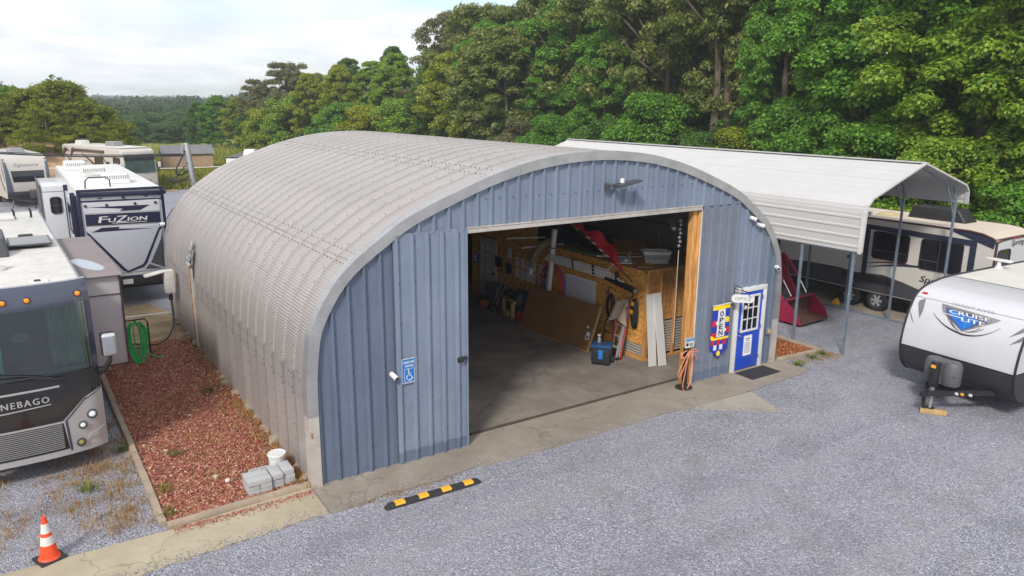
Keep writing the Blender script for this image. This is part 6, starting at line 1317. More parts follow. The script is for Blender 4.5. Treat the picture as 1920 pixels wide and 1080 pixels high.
bp = thing('black_tube', 'black tube end poking out below the white strips', 'tube', (9.30, 2.3, 2.0)); MB().tube([(.0, .75, .08), (.0, -.15, .0), (.0, -.42, -.03)], [.04, .085, .085], 10).build('tube', M['black'], bp, smooth=True); MB().cyl((0, -.42, -.03), (0, -.46, -.033), .06).build('cap', M['grey'], bp)
# red feather flag
ff = thing('feather_flag', 'furled red feather flag with white lettering leaning from the roof to the wall top', 'flag', (9.3, 2.1, 2.2)); b = MB()
p0, p1 = np.array([0, -.1, .0]), np.array([-.05, 2.38, 1.17]); MB().tube([tuple(p0), tuple((p0+p1)/2+np.array([0, 0, .04])), tuple(p1)], .014, 6).build('pole', M['black'], ff); vs = []; n_ = 22
for i in range(n_+1):
    t = .16+.84*i/n_; q = p0+(p1-p0)*t; w_ = (.05+.36*math.sin(PI*min(1, (t-.12)*1.3))**.8 if t < .82 else .05+.16*(1.02-t)/.2)*(1+.2*math.sin(t*23)); vs += [tuple(q), tuple(q+np.array([.05*math.sin(t*17)-.04, -w_*.25, w_*.50])), tuple(q+np.array([.05*math.cos(t*13), -w_*.46, w_*.92]))]
b.add(vs, [(3*i+j, 3*i+j+1, 3*i+j+4, 3*i+j+3) for i in range(n_) for j in range(2)]); b.build('banner', mat('flag_red', (.50, .012, .03), .7, 0, .2, 4), ff, smooth=True, recalc=False)
b = MB()
for t in (.34, .44, .56, .66):
    q = p0+(p1-p0)*t; b.bar(tuple(q+np.array([-.10, -.02, .12])), tuple(q+np.array([-.10, .10, .16])), .02, .07, (1, 0, 0))
b.build('lettering', M['white'], ff); MB().bar(tuple(p1+np.array([-.03, -.3, -.12])), tuple(p1+np.array([-.03, .05, .05])), .03, .10, (1, 0, 0)).build('green_tip', mat('flag_green', (.28, .33, .06), .7), ff)
# black hose, cord, hooks
def coil(label, y, z, w, h, m, ex=None):
    o = onwall('cable_coil', label, 'coil', y, z, 'coils hanging on hooks'); b = MB()
    for k in range(6): b.tube([((w-.02*k)*math.sin(t)+.012*math.sin(3*t+k), -.04-.022*(k % 3), -h+(h-.02*k)*math.cos(t)) for t in np.linspace(0, 2*PI, 26, endpoint=False)], .016, 5, closed=True)
    b.build('loops', m, o, smooth=True); b = MB(); b.tube([(0, 0, .16), (0, -.12, .2), (0, -.14, .08), (0, -.1, 0)], .014, 5); b.tube([(-.2, -.06, .0), (-.12, -.1, -.03), (-.06, -.1, .1)], .012, 5); b.build('hook', M['black'], o)
    if ex:
        for dx, dz in ((-.03, -.12), (-.06, -.34)): MB().box(dx-.045, dx+.045, -.13, -.08, dz-.06, dz+.05).build('yellow_plug', M['yellow'], o, bevel=.015)
coil('coiled black hose on a hook, right of the planning chart', 3.08, 1.60, .17, .36, M['black']); coil('coiled black cord with yellow plugs on a hook near the corner post', 2.12, 1.66, .14, .40, M['black'], True)
# step ladder, cloth, hand truck, tool box
ld = thing('step_ladder', 'folded aluminium step ladder with red edges leaning on the store room wall', 'ladder', (9.18, 2.22, .03)); al = M['silver']
for dx, dy in ((0, 0), (.0, .40)): MB().bar((dx, dy, 0), (.30, dy*.8+.04, 1.5), .07, .04).build('rail', al, ld); MB().bar((dx-.03, dy-.04, 0), (.27, dy*.8, 1.5), .015, .03).build('red_edge', M['red'], ld)
MB().bar((-.10, .03, 0), (.27, .06, 1.45), .05, .035).build('rear_rail', al, ld)
for k in range(4): MB().bar((.06+.06*k, .0, .28+.3*k), (.06+.06*k, .38, .28+.3*k), .08, .03).build('tread', al, ld)
for dy in (0, .40): boxpart('foot', M['black'], ld, -.12, .05, dy-.04, dy+.04, 0, .07, .01)
cl = thing('work_cloth', 'stained tan cloth draped over the top of the step ladder', 'cloth', (9.42, 2.42, 1.16)); b = MB(); vs = []; W = 11
for j in range(9):
    for i in range(W):
        u, v = i/(W-1)-.5, j/8; vs.append((-.10-.10*v+.04*math.sin(u*9+v*3)+(.12 if j == 0 else 0), -u*.62*(.8+.25*v), .40-.52*v+.07*math.cos(u*4)-.10*abs(u)*v))
b.add(vs, [(j*W+i, j*W+i+1, (j+1)*W+i+1, (j+1)*W+i) for j in range(8) for i in range(W-1)]); b.build('cloth', M['tan'], cl, smooth=True, recalc=False)
ht = thing('hand_truck', 'black tubular hand truck standing behind the tool box', 'hand truck', (9.15, 2.75, .03)); b = MB(); b.tube([(0, .18, .06), (.1, .18, .85), (.12, .14, .95), (.12, -.14, .95), (.1, -.18, .85), (0, -.18, .06)], .022, 8); b.bar((.03, -.18, .35), (.03, .18, .35), .03, .03).bar((.06, -.18, .62), (.06, .18, .62), .03, .03); b.build('frame', M['black'], ht, smooth=True); boxpart('toe_plate', M['black'], ht, -.22, .02, -.2, .2, .0, .02)
for dy in (-.22, .22): MB().lathe([(.12, -.03), (.13, 0), (.12, .03), (0, .03)], (.08, dy, .13), 'y', 16).build('wheel', M['rubber'], ht)
tb = thing('tool_box', 'black and blue wheeled tool box on the shop floor', 'tool box', (8.58, 2.25, .03), RAD(-50)); boxpart('bin', M['black'], tb, -.24, .24, -.20, .20, .04, .46, .02); boxpart('lid', mat('tool_blue', (.015, .06, .16), .4), tb, -.27, .27, -.23, .23, .462, .56, .03); boxpart('latch', M['signblue'], tb, -.06, .06, -.225, -.201, .18, .42, .01); boxpart('handle', M['black'], tb, -.16, .16, -.03, .03, .561, .60, .015)
for dx in (-.27, .27): MB().lathe([(.09, -.03), (.1, 0), (.09, .03), (0, .03)], (dx, .16, .10), 'x', 16).build('wheel', M['rubber'], tb)
o = thing('spray_bottle', 'small clear spray bottle standing on the tool box lid', 'bottle', (8.52, 2.30, .60)); MB().lathe([(0, 0), (.045, 0), (.045, .12), (.018, .16), (.018, .19), (0, .19)], (0, 0, 0), 'z', 12).build('bottle', M['grey'], o, smooth=True); MB().box(-.05, .03, -.015, .015, .185, .22).build('trigger', M['white'], o)
for i, (x, lb) in enumerate(((9.56, 'left white board leaning at the store room corner'), (9.72, 'right white board leaning at the store room corner'))):
    o = thing('white_board', lb, 'board', (x-.10*(1-i), 1.36-.10*i, .027), 0, 'white boards at the corner'); MB().bar((.1, 0, 0), (.18-.02*i, .30+.1*i, 1.86), .27, .02, (0, -1, .2)).build('board', M['white'], o)
o = thing('water_jug', 'clear plastic jug on the floor behind the white boards', 'jug', (10.08, 1.62, .03)); MB().lathe([(0, 0), (.09, 0), (.09, .3), (.03, .4), (0, .4)], (0, 0, 0), 'z', 14).build('jug', M['grey'], o, smooth=True)
# on top of the store room
lb_ = thing('laundry_basket', 'white plastic laundry basket on top of the store room', 'basket', (10.45, 2.35, 2.52), RAD(-33)); b = MB(); w0, l0, w1, l1, h = .17, .29, .22, .36, .30
P0 = [(-l0, -w0, 0), (l0, -w0, 0), (l0, w0, 0), (-l0, w0, 0)]; P1 = [(-l1, -w1, h), (l1, -w1, h), (l1, w1, h), (-l1, w1, h)]
b.add(P0+P1, [(0, 3, 2, 1), (0, 1, 5, 4), (1, 2, 6, 5), (2, 3, 7, 6), (3, 0, 4, 7)]); b.build('body', M['white'], lb_)
b = MB()
for i in range(4): b.bar(P1[i], P1[(i+1) % 4], .05, .05)
b.build('rim', M['white'], lb_, bevel=.012)
lerp = lambda a, c, t: Vector(a)+(Vector(c)-Vector(a))*t
for i, nn in ((0, 15), (3, 9)):
    j = (i+1) % 4; nv = (Vector(P0[j])-Vector(P0[i])).cross(Vector(P1[i])-Vector(P0[i])).normalized()*.004; b = MB()
    for (va, vb) in ((.10, .22), (.30, .78)):
        for k in range(nn):
            t0, t1 = (k+.5)/(nn+.3), (k+1.05)/(nn+.3); b.add([lerp(lerp(P0[i], P0[j], t), lerp(P1[i], P1[j], t), v)+nv for t, v in ((t0, va), (t1, va), (t1, vb), (t0, vb))], [(0, 1, 2, 3)])
    b.build('slots', M['darkgrey'], lb_, recalc=False)
du = thing('duffel_bag', 'long black bag lying on top of the store room behind the red flag', 'bag', (10.3, 4.9, 2.5), RAD(75)); MB().tube([(-1.0, 0, .24), (-.95, 0, .27), (-.4, .02, .34), (.3, 0, .33), (.9, 0, .27), (.98, 0, .24)], [.12, .26, .34, .33, .26, .12], 12).build('bag', M['black'], du, smooth=True)
bx_ = thing('black_crate', 'black plastic crate on top of the store room at the back', 'crate', (10.1, 6.4, 2.5)); boxpart('body', M['black'], bx_, -.4, .4, -.55, .55, 0, .75, .03)
rng2 = random.Random(5)
def plank(label, p, q, w, h, m, cat='plank', nm='plank'):
    o = thing(nm, label, cat, p, 0, 'lumber on top of the store room'); d = Vector(q)-Vector(p); MB().bar((0, 0, 0), d, w, h).build('board', m, o)
plank('white pipe lying over the deck left of the laundry basket', (9.75, 2.75, 2.56), (10.6, 3.5, 2.58), .08, .08, M['pvc']); plank('long white batten across the deck behind the basket', (9.6, 3.8, 2.53), (11.2, 2.5, 2.54), .05, .03, M['pvc']); plank('loose plywood offcut on the deck near the corner', (9.75, 1.95, 2.52), (10.4, 3.1, 2.53), .45, .018, M['wood'])
plank('pale sheet of board on the deck beside the flag', (9.62, 2.6, 2.535), (10.1, 3.2, 2.54), .34, .02, M['paper']); plank('dark plywood sheet stacked at the back of the deck', (10.6, 3.4, 2.56), (11.8, 5.0, 2.6), 1.0, .04, M['wood']); plank('green strip lying on the edge of the deck', (9.58, 5.1, 2.52), (9.72, 3.9, 2.53), .06, .03, mat('green_strip', (.04, .28, .16), .5))
plank('white batten sticking out over the notices, lower', (9.20, 6.9, 2.30), (9.9, 5.7, 2.55), .05, .04, M['pvc']); plank('white batten sticking out over the notices, upper', (9.1, 7.6, 2.50), (9.9, 6.0, 2.72), .06, .04, M['pvc']); plank('white folded panel on the high part of the room', (9.35, 7.9, 2.95), (10.0, 6.4, 2.95), .16, .05, M['pvc']); plank('thin cane slanting over the upper row of notices', (9.45, 7.5, 1.75), (9.5, 6.6, 2.30), .025, .025, M['wood_pale'])
rf = thing('rolled_flag', 'rolled up straw coloured flag with a pale tassel hanging over the notices', 'flag', (9.42, 6.2, 2.3)); MB().tube([(.1, -.35, .35), (.0, -.1, .2), (-.02, .22, -.12), (-.02, .42, -.48), (-.02, .47, -.62)], [.10, .13, .12, .08, .03], 8).build('roll', mat('olive_straw_cloth', (.30, .26, .14), .85, 0, .3, 8), rf, smooth=True); MB().lathe([(.03, 0), (.07, -.1), (.05, -.2), (0, -.2)], (-.02, .48, -.62), 'z', 8).build('tassel', M['paper'], rf)
tr_ = thing('wire_tie', 'thin pale wire hook holding up the white strips', 'hook', (9.5, 3.1, 2.1)); MB().tube([(0, .0, .0), (-.05, -.02, .2), (-.02, -.15, .36), (.08, -.2, .4)], .012, 5).build('wire', M['pvc'], tr_)
for i, (p, q, lb) in enumerate((((10.6, 3.9, 3.75), (9.8, 3.0, 3.75), 'unlit tube light hanging under the roof, left of the pair'), ((11.3, 2.7, 3.6), (10.1, 1.4, 3.6), 'unlit tube light hanging under the roof, right of the pair by the jamb'))):
    o = thing('tube_light', lb, 'light', p, 0, 'tube lights under the roof'); d = Vector(q)-Vector(p); MB().bar((0, 0, 0), d, .11, .05).build('housing', M['white'], o); MB().tube([(0, 0, -.045), tuple(d+Vector((0, 0, -.045)))], .018, 8).build('tube', M['white'], o)
o = thing('overhead_cable', 'black cable strung under the arched roof inside the hut', 'cable', (0, 0, 0)); MB().tube([(6, 4.5, 4.6), (9, 3.6, 3.95), (12.0, 2.5, 3.25)], .02, 5).build('cable', M['black'], o)
o = thing('hanging_chain', 'dark chain hoist hanging inside the right jamb', 'chain', (9.2, .35, 4.0)); b = MB()
for k in range(7): b.lathe([(.0, -.05), (.045, 0), (0, .05)], (.03*(k % 2), 0, -.1*k), 'z', 6)
b.build('links', M['grey'], o); MB().tube([(0, 0, -.7), (0, 0, -3.0)], .008, 4).build('cord', M['white_dirty'], o)
o = thing('black_stand', 'dim black rack with upright tools at the back left of the hut', 'rack', (8.1, 12.1, .03))
for k in range(5): MB().bar((.22*k, 0, 0), (.22*k+.1, .3, 1.6+.15*(k % 3)), .04, .04).build('tool', M['darkgrey'], o)
MB().box(-.2, 1.2, .2, .6, .0, .5).build('bin', M['black'], o)
# ------------------------------------------------------------------ trees: crowns of leaf-sized faces on limbs; alike trees share their meshes
def leaf_cloud(C, Rr, n, size, flat=.85, inner=.5, asp=.62, seed=1, droop=0.0):
    """leaves spread through lobes with centres C and radii Rr"""
    g = np.random.default_rng(seed); wts = Rr**2/np.sum(Rr**2); idx = g.choice(len(C), n, p=wts)
    d = g.normal(0, 1, (n, 3)); d /= np.linalg.norm(d, axis=1)[:, None]; d[:, 2] = np.where(d[:, 2] < -.35, -d[:, 2]*.7, d[:, 2])
    rad = (inner+(1-inner)*g.uniform(0, 1, n)**.5)*(1+g.normal(0, .10, n)); P = C[idx]+d*(Rr[idx]*rad)[:, None]*np.array([1, 1, flat])
    nrm = d*.9+np.array([0, 0, .55])+g.normal(0, .45, (n, 3)); nrm /= np.linalg.norm(nrm, axis=1)[:, None]
    t = np.cross(nrm, g.normal(0, 1, (n, 3))); t /= np.linalg.norm(t, axis=1)[:, None]; t[:, 2] -= droop; bt = np.cross(nrm, t)
    s = (size*g.uniform(.6, 1.35, n))[:, None]; a, b = t*s*.5, bt*s*.5*asp; bend = nrm*s*.10
    v = np.stack([P-a-bend, P+b, P+a-bend, P-b], 1).reshape(-1, 3); return v
def mesh4(name, v, m):
    n = len(v)//4; me = bpy.data.meshes.new(name); me.vertices.add(len(v)); me.vertices.foreach_set('co', v.astype(np.float32).ravel()); me.loops.add(4*n)
    me.loops.foreach_set('vertex_index', np.arange(4*n, dtype=np.int32)); me.polygons.add(n); me.polygons.foreach_set('loop_start', np.arange(n, dtype=np.int32)*4); me.materials.append(m); me.update(calc_edges=True); return me
def lobes(kind, H, R_, n, seed, z0=.12):
    g = np.random.default_rng(seed); C = []; Rr = []
    for i in range(n):
        t = g.uniform(0, 1)**.85; a = g.uniform(0, 2*PI); z = (z0+(1-z0)*t)*H
        if kind == 'broad': env = R_*math.sin(PI*min(1, (.10+.82*t)))**.6
        elif kind == 'tall': env = R_*(.75+.25*math.sin(PI*t))*(1-max(0, t-.72)/.28*.75)
        elif kind == 'cone': env = R_*(1-t)**.8+.05
        elif kind == 'bush': env = R_*math.sqrt(max(.02, 1-t*t))
        elif kind == 'drape': env = R_*(1-t**2.2)**.7+.1
        env *= 1+.22*math.sin(3*a+seed)+.15*math.sin(5*a+z)
        r = env*g.uniform(.25, 1.0)**.45; rr = {'broad': .17, 'tall': .19, 'cone': .30, 'bush': .24, 'drape': .36}[kind]*R_*g.uniform(.65, 1.25)
        if kind == 'cone': rr *= (1.15-t)
        C.append((r*math.cos(a), r*math.sin(a), min(z, H-rr*.5))); Rr.append(rr)
    return np.array(C), np.array(Rr)
M['bark'] = mat('bark', (.13, .095, .07), .95, 0, .35, 6, .6, 18, stretch=(4, 4, .8))
def trunk_mesh(name, H, r, seed, C=None, nb=9, lean=.02):
    g = random.Random(seed); b = MB(); pts = [(lean*H*math.sin(i*.8+seed)*i/8, lean*H*math.cos(i*.7+seed)*i/8, H*.86*i/8-.3*(i == 0)) for i in range(9)]
    b.tube(pts, [r*(1.25 if i == 0 else 1)*(1-.8*i/8) for i in range(9)], 8)
    if C is not None:
        for k in range(nb):
            c = C[g.randrange(len(C))]; i = min(7, max(1, int(8*min(.95, max(.12, (c[2]/H-.18)/.86))))); p = Vector(pts[i]); q = Vector(c); m = (p+q)/2+Vector((0, 0, -.06*H*g.random()))
            b.tube([p, m, q], [r*(1-.8*i/8)*.6, r*.26, r*.08], 5)
    o = b.build(name, M['bark'], None, smooth=True); me = o.data; bpy.data.objects.remove(o); return me
LEAF = dict(
 far=leafm('leaf_far', (.022, .045, .018), (.045, .085, .030), (.075, .125, .045)),
 dark=leafm('leaf_dark_green', (0.044, 0.1043, 0.0195), (0.0899, 0.2, 0.0292), (0.16, 0.2869, 0.0454)),
 rich=leafm('leaf_rich_green', (0.0606, 0.1693, 0.0176), (0.1298, 0.3011, 0.0316), (0.238, 0.4422, 0.0527)),
 bright=leafm('leaf_bright_green', (0.1005, 0.2009, 0.0163), (0.211, 0.3669, 0.0294), (0.4018, 0.5, 0.0652)),
 olive=leafm('leaf_olive', (0.0958, 0.1317, 0.0276), (0.1932, 0.2419, 0.0552), (0.3245, 0.3562, 0.0941)),
 yellow=leafm('leaf_yellow_green', (0.1417, 0.191, 0.0116), (0.2692, 0.3326, 0.023), (0.4676, 0.4928, 0.046)),
 gold=leafm('leaf_golden', (0.1725, 0.1904, 0.0088), (0.3105, 0.3472, 0.0132), (0.483, 0.5, 0.033)),
 cedar=leafm('leaf_cedar', (0.0991, 0.1355, 0.0116), (0.2125, 0.2649, 0.0207), (0.3542, 0.3819, 0.0345)),
 kudzu=leafm('leaf_kudzu', (0.0345, 0.0862, 0.0276), (0.0747, 0.1667, 0.046), (0.1265, 0.2415, 0.0633)),
 grey=leafm('leaf_grey_green', (0.0921, 0.1042, 0.0449), (0.1842, 0.1842, 0.0822), (0.2947, 0.2803, 0.1345)))
TPL = {}
def template(key, kind, H, R_, nl, n, size, seed, z0=.12, tr=.22, **k):
    C, Rr = lobes(kind, H, R_, nl, seed, z0); TPL[key] = (mesh4('crown', leaf_cloud(C, Rr, n, size, seed=seed, **k), LEAF['rich']), trunk_mesh('trunk', H, tr, seed, C, 14 if nl > 120 else 6), H, R_)
template('near1', 'tall', 19, 4.6, 300, 96000, .24, 3, .0, .3); template('near2', 'tall', 17, 4.2, 260, 84000, .23, 8, .0, .28)
template('tall1', 'tall', 17, 3.7, 200, 52000, .26, 21, .06, .26); template('tall2', 'tall', 15, 3.9, 180, 50000, .26, 33, .06, .24)
template('oak1', 'broad', 15, 4.8, 240, 56000, .27, 41, .10, .3, asp=.45, droop=.35); template('oak2', 'broad', 13, 4.5, 220, 52000, .26, 52, .06, .28, asp=.5, droop=.3); template('high', 'broad', 18, 4.6, 120, 30000, .28, 57, .55, .36, asp=.45, droop=.3)
template('bush1', 'bush', 4.5, 2.6, 110, 24000, .16, 61, .0, .1); template('bush2', 'bush', 3.2, 2.2, 80, 15000, .16, 67, .0, .1)
template('cedar', 'cone', 5.2, 1.7, 90, 17000, .13, 71, .02, .1, asp=.3); template('drape', 'drape', 6.0, 3.0, 40, 12000, .32, 77, .0, .15)
def tree(name, label, key, col, x, y, h=None, wide=1.0, group=None, rz=None, dz=-.05):
    cr, tk, H, R_ = TPL[key]; s = (h or H)/H; o = thing(name, label, 'bush' if 'bush' in name else 'tree', (x, y, float(gz(x, y))+dz), rng.uniform(0, 6.28) if rz is None else rz, group)
    c = lnk(bpy.data.objects.new('crown', cr)); c.parent = o; c.scale = (s*wide, s*wide, s); c.material_slots[0].link = 'OBJECT'; c.material_slots[0].material = LEAF[col]
    t = lnk(bpy.data.objects.new('trunk', tk)); t.parent = o; t.scale = (s, s, s); return o
G1 = 'trees of the wood edge'
# big trees on the right, beyond the long trailer
tree('broadleaf_tree', 'tall bright green tree filling the upper right corner, beyond the long cream trailer', 'near1', 'bright', 38.5, 7.5, 19, 1.15, G1); tree('broadleaf_tree', 'dark glossy tree rising over the right end of the carport ridge', 'near2', 'rich', 39.5, 14.0, 18.5, 1.1, G1)
tree('broadleaf_tree', 'tall dark vine covered column of leaves left of the big right hand trees', 'near2', 'rich', 42.0, 22.3, 19, .72, G1); tree('broadleaf_tree', 'bright green tree at the right picture edge behind the trailer roof', 'near1', 'bright', 37.5, 1.0, 18, 1.1, G1); tree('broadleaf_tree', 'dark tree at the far right beyond the frame of the trailer', 'near2', 'rich', 41, -5.5, 18, 1.1, G1)
tree('leafy_bush', 'mid green bush under the tall trees, just over the carport peak', 'bush1', 'rich', 34.5, 11.2, 5.5, 1.1, 'bushes at the wood edge'); tree('leafy_bush', 'bright leafy bush behind the black roof unit of the long trailer', 'bush1', 'bright', 34.0, 7.0, 5.0, 1.1, 'bushes at the wood edge'); tree('leafy_bush', 'dark bush low at the right edge behind the cream trailer roof', 'bush2', 'rich', 33.5, 2.6, 3.4, 1.2, 'bushes at the wood edge'); tree('leafy_bush', 'green bush behind the trailer roof at the right border', 'bush2', 'bright', 34, -1.5, 3.2, 1.2, 'bushes at the wood edge')
tree('leafy_bush', 'tall bush at the foot of the vine covered tree column', 'bush1', 'rich', 38.0, 18.0, 6.5, .9, 'bushes at the wood edge')
# wood edge behind the carport and the hut
tree('oak_tree', 'oak with two bare brown trunks showing above the carport roof', 'high', 'olive', 42.3, 29.0, 20, .9, G1); tree('oak_tree', 'second bare trunked oak right beside the twin trunks', 'high', 'olive', 43.0, 28.2, 20.5, .85, G1); tree('oak_tree', 'olive oak with drooping sprays between the bare trunks and the vine column', 'oak1', 'olive', 45.5, 25.8, 18, .85, G1)
tree('leafy_bush', 'yellow green bush above the middle of the carport ridge', 'bush1', 'yellow', 40.5, 24.6, 4.6, 1.1, 'bushes at the wood edge'); tree('leafy_bush', 'dark green bush below the bare trunks', 'bush1', 'dark', 40.0, 28.0, 4.2, 1.2, 'bushes at the wood edge'); tree('leafy_bush', 'round green bush left of the bare trunks', 'bush1', 'rich', 40.5, 33.8, 7.0, 1.0, 'bushes at the wood edge'); tree('leafy_bush', 'low green bush over the start of the carport ridge', 'bush1', 'dark', 39.5, 37.5, 5.0, 1.2, 'bushes at the wood edge')
tree('broadleaf_tree', 'bright green narrow tree standing over the arch apex', 'tall2', 'rich', 41.5, 41.0, 12.5, .82, G1); tree('broadleaf_tree', 'tall fresh green tree in the centre of the wood edge', 'tall1', 'rich', 43.0, 48.0, 17.5, 1.0, G1); tree('oak_tree', 'dull olive oak behind the bright narrow tree', 'oak1', 'olive', 46.5, 43.5, 19.0, 1.1, G1); tree('oak_tree', 'shadowy oak left of the twin trunks', 'oak1', 'olive', 45.0, 37.0, 18.5, 1.0, G1)
tree('leafy_bush', 'small green bush below the tall central tree', 'bush1', 'rich', 39.5, 46.0, 5.2, 1.1, 'bushes at the wood edge'); tree('leafy_bush', 'pale green bush over the roof, left of the tall central tree', 'bush1', 'grey', 39.5, 51.0, 5.0, 1.1, 'bushes at the wood edge')
tree('oak_tree', 'broad olive green tree with rusty tinted sprays left of the tall central tree', 'oak2', 'olive', 41.0, 56.5, 14.0, 1.15, G1); tree('oak_tree', 'yellowish olive tree over the middle of the arch roof', 'oak2', 'yellow', 39.5, 62.5, 12.0, 1.1, G1); tree('oak_tree', 'dark olive oak behind the yellowish one', 'oak1', 'olive', 45.0, 66.0, 17.5, 1.1, G1); tree('oak_tree', 'tall ragged oak on the skyline where the sky meets the wood', 'oak1', 'grey', 46, 74.0, 17.5, 1.0, G1)
tree('broadleaf_tree', 'dark rounded tree low over the roof crest', 'tall2', 'dark', 39.0, 69.5, 11.0, 1.0, G1); tree('broadleaf_tree', 'pale green feathery tree at the end of the oaks', 'tall2', 'bright', 39.5, 80.5, 12.8, 1.0, G1); tree('broadleaf_tree', 'dark green pointed tree on the skyline behind the feathery one', 'tall1', 'dark', 42.5, 87.0, 14.2, .9, G1)
tree('leafy_bush', 'golden yellow bush above the highest point of the arch roof', 'bush1', 'gold', 35.0, 80.0, 6.2, 1.0, 'bushes at the wood edge'); tree('broadleaf_tree', 'yellow green tree left of the golden bush', 'tall2', 'yellow', 34.5, 87.0, 11.5, 1.0, G1); tree('broadleaf_tree', 'bright yellow green tree over the left shoulder of the roof', 'tall2', 'yellow', 32.0, 92.0, 10.5, 1.0, G1)
tree('oak_tree', 'grey green oak with bare twigs at the left end of the tall wood', 'oak2', 'grey', 32.0, 100.0, 12.2, 1.0, G1); tree('oak_tree', 'darker grey green oak just left of it', 'oak2', 'grey', 29.0, 103.5, 10.0, 1.0, G1); tree('broadleaf_tree', 'rounded yellowish tree beyond the shed', 'tall2', 'yellow', 27.0, 110.0, 7.6, 1.3, G1); tree('broadleaf_tree', 'fresh green rounded tree left of the yellowish one', 'tall2', 'rich', 24.8, 114.0, 7.8, 1.3, G1); tree('broadleaf_tree', 'dark tree at the meadow edge behind the white trailer', 'tall2', 'dark', 26.5, 104.0, 5.4, 1.5, G1); tree('broadleaf_tree', 'green tree at the far end of the meadow above the shed', 'tall2', 'dark', 22.3, 117.0, 6.8, 1.2, G1)
for (x, y, h, c_, kx, lb) in ((36.5, 94, 10.5, 'yellow', 'tall2', 'yellow green tree filling the gap right of the grey green oaks'), (38.5, 85, 12, 'bright', 'tall2', 'bright green tree between the golden bush and the pointed dark tree'), (30.5, 96, 7.5, 'bright', 'bush1', 'bright bush at the foot of the grey green oaks'), (33.5, 84, 6.5, 'rich', 'bush1', 'green bush over the roof, left of the golden bush'), (28, 100, 6, 'yellow', 'bush1', 'yellowish bush at the meadow end of the wood edge'), (37, 73, 7.0, 'bright', 'bush1', 'bright bush over the roof crest, right of the golden bush')):
    tree('leafy_bush' if kx == 'bush1' else 'broadleaf_tree', lb, kx, c_, x, y, h, 1.1, 'bushes at the wood edge' if kx == 'bush1' else G1)
# second rows deeper in the wood
k = 0
for (x, y, h) in ((50, 4, 20), (49, 12, 20), (48, 20, 21), (52, 27, 20), (50, 33, 21), (51, 40, 21), (50, 47, 21), (48, 54, 19), (50, 60, 19), (46, 93, 12), (50, 80, 16), (52, 70, 18), (56, 36, 22), (57, 46, 22), (55, 55, 20), (57, 18, 22), (55, 8, 21), (47, -3, 19), (43, 60, 15), (40, 98, 13), (37, 106, 11), (54, 23.5, 20), (52, 31, 19)):
    tree('forest_tree', 'tree deeper in the wood, partly hidden by the front row', ('oak1', 'tall1', 'oak2', 'tall2')[k % 4], ('olive', 'dark', 'rich', 'dark')[k % 4], x, y, h, 1.05, 'trees deeper in the wood'); k += 1
for (x, y) in ((43, 11), (43.5, 4), (44, 18), (45, 34), (45, 41), (44, 47), (43.5, 53), (43, 58), (42, 64), (42, 71), (40, 76), (38, 83), (43.5, 25), (43, -2), (36, 92), (47, 38), (47, 22)):
    tree('shade_bush', 'undergrowth bush in the shade under the wood edge', 'bush1', 'dark', x, y, 6.0, 1.3, 'undergrowth in the wood')
# bushes on the sandy bank at the left
G2 = 'bushes on the sandy bank'
left = [(-5.2, 66, 'bush1', 'cedar', 4.2, 'olive bushy tree on the bank at the left picture edge'), (-1.6, 66, 'bush1', 'cedar', 4.2, 'rounded tree behind the bank above the far motorhome, left'), (1.0, 67, 'bush1', 'cedar', 4.9, 'highest rounded tree on the bank with a spiky top'), (-3.4, 70, 'bush1', 'rich', 4.2, 'fresh green tree on the skyline at the far left'), (3.2, 66, 'bush1', 'cedar', 4.3, 'yellowish green tree sloping down the right side of the bank'),
 (-2.1, 58.5, 'cedar', 'cedar', 4.4, 'small conical cedar in front of the bank'), (4.7, 64, 'cedar', 'yellow', 5.0, 'bright yellow green cone shaped tree right of the bank'), (5.6, 65, 'cedar', 'cedar', 3.9, 'cedar at the right foot of the bank'), (1.9, 59, 'cedar', 'cedar', 3.6, 'cedar behind the roof of the far motorhome, left one'), (3.8, 60, 'cedar', 'cedar', 3.6, 'cedar behind the roof of the far motorhome, middle one'), (5.6, 61, 'cedar', 'cedar', 3.2, 'cedar behind the roof of the far motorhome, right one'),
 (-4.6, 61, 'bush2', 'gold', 1.6, 'small golden shrub on the sandy bank at the left edge'), (.6, 59.5, 'bush2', 'gold', 1.3, 'small pale yellow shrub on the sandy bank'), (6.6, 68, 'bush2', 'rich', 2.2, 'round bush where the bank meets the meadow'), (-7.6, 66, 'bush1', 'cedar', 5, 'bushy tree on the bank just outside the left edge')]
for x, y, kx, c_, h, lb in left: tree('bank_bush' if kx in ('bush2',) else 'bank_tree', lb, kx, c_, x, y, h, 1.15, G2)
for (x, y, h) in ((-4.2, 67, 3), (-.2, 65.5, 3.4), (2.2, 65.5, 3.2), (.5, 71, 4.4), (-7, 72, 4.5), (2.8, 70, 4.0), (4.2, 68, 3.4), (-2.6, 66.5, 3.0), (1.0, 64.5, 2.6), (3.6, 64, 2.6)):
    tree('shade_bush', 'dense undergrowth bush filling the gaps on the bank', 'bush1', 'cedar', x, y, h, 1.2, 'undergrowth on the bank')
for (x, y, h, c_) in ((-.6, 63, 4.6, 'yellow'), (.4, 65.5, 5.6, 'cedar'), (1.6, 64, 5.2, 'cedar'), (2.6, 63.5, 4.4, 'yellow'), (-3.8, 63.5, 4.2, 'cedar'), (-5.4, 63, 3.8, 'yellow'), (-2.6, 66, 4.6, 'cedar'), (1.0, 67, 5.4, 'rich'), (3.6, 65, 4.6, 'cedar')):
    tree('bank_tree', 'conical cedar among the bushes on the sandy bank', 'cedar', c_, x, y, h, 1.25, 'cedars among the bank bushes')
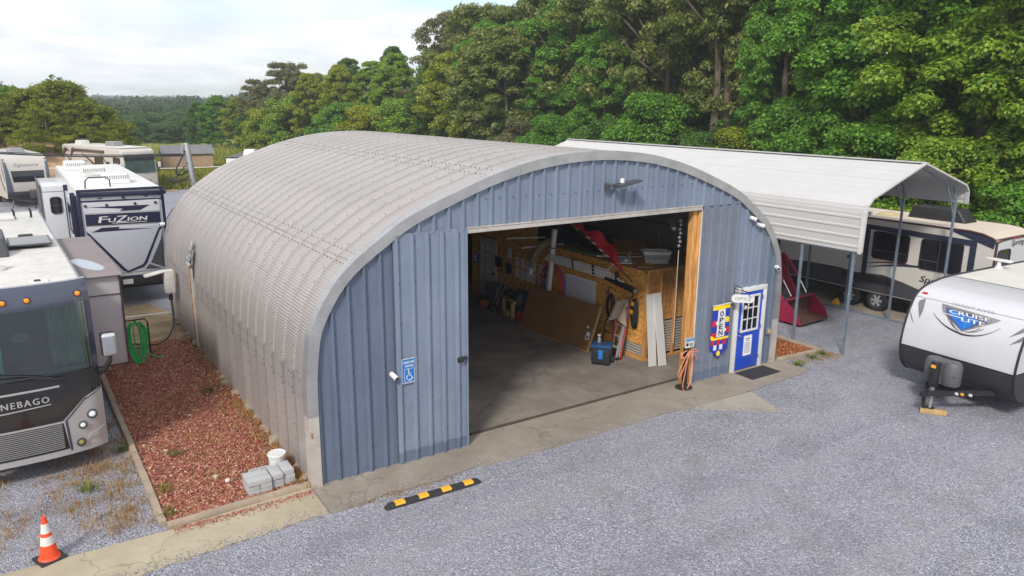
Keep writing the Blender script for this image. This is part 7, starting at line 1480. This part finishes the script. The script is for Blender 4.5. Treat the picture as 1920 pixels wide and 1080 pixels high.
# vine draped mounds beyond the meadow
k = 0
for (x, y, h, wd, lb) in ((8.5, 128, 3.2, 1.0, 'vine draped mound nearest the bank'), (12.0, 136, 4.0, 1.1, 'tall vine draped mound above the shed, left'), (16, 140, 3.8, 1.2, 'tall vine draped mound above the shed, right'), (14.0, 127, 2.1, .9, 'low vine draped mound in front of the tall ones'), (18.5, 128, 2.9, .8, 'pointed vine draped mound above the pole'), (21.0, 133, 3.5, 1.1, 'vine draped mound sloping down to the right'), (24, 140, 4.0, 1.2, 'vine draped mound behind the meadow trees'), (22.3, 124, 1.9, .5, 'thin vine draped stump at the meadow end'), (10, 148, 4.6, 1.2, 'farther vine draped mound, left'), (19, 152, 4.7, 1.3, 'farther vine draped mound, middle'), (27, 154, 5.0, 1.4, 'farther vine draped mound, right'), (5.5, 142, 4.2, 1.3, 'vine draped mound just right of the bank trees'), (32, 146, 5.0, 1.3, 'vine draped mound hidden behind the wood end')):
    tree('vine_mound', lb, 'drape', 'kudzu', x, y, h, wd*1.7, 'vine draped mounds')
# far wood and ridge: one mass
n = 2600; g = np.random.default_rng(9); ang = g.uniform(-.10, .62, n); dist = 165+1500*g.uniform(0, 1, n)**1.7; X = CAM.x+np.sin(ang)*dist; Y = CAM.y+np.cos(ang)*dist
Rr = (1.9+.0022*dist)*g.uniform(.5, 1.75, n); Cc = np.stack([X, Y, gz(X, Y)+Rr*.6], 1); hump = np.exp(-((ang-.27)/.06)**2-((dist-380)/90)**2)*4.5; Cc[:, 2] += hump
V = []
for lo, hi, per, sz in ((165, 330, 150, .8), (330, 700, 70, 1.7), (700, 1700, 40, 3.2)):
    s_ = (dist >= lo) & (dist < hi); V.append(leaf_cloud(Cc[s_], Rr[s_], int(per*s_.sum()), sz, seed=4, inner=.8, flat=1.0))
o = lnk(bpy.data.objects.new('far_woods', mesh4('far_woods', np.concatenate(V), LEAF['far']))); tag(o, kind='stuff')
# thin summer air between here and the ridge
hz = MB().box(-1900, 1900, -900, 1900, -8, 36).build('haze', bpy.data.materials.new('haze_air'), None); tag(hz, kind='stuff'); m = hz.data.materials[0]; m.use_nodes = True; t = m.node_tree; t.nodes.clear()
pv = N(t, 'ShaderNodeVolumePrincipled'); pv.inputs['Color'].default_value = (.86, .93, 1.0, 1); pv.inputs['Density'].default_value = .0005; pv.inputs['Anisotropy'].default_value = .2; oo = N(t, 'ShaderNodeOutputMaterial'); t.links.new(pv.outputs[0], oo.inputs['Volume'])
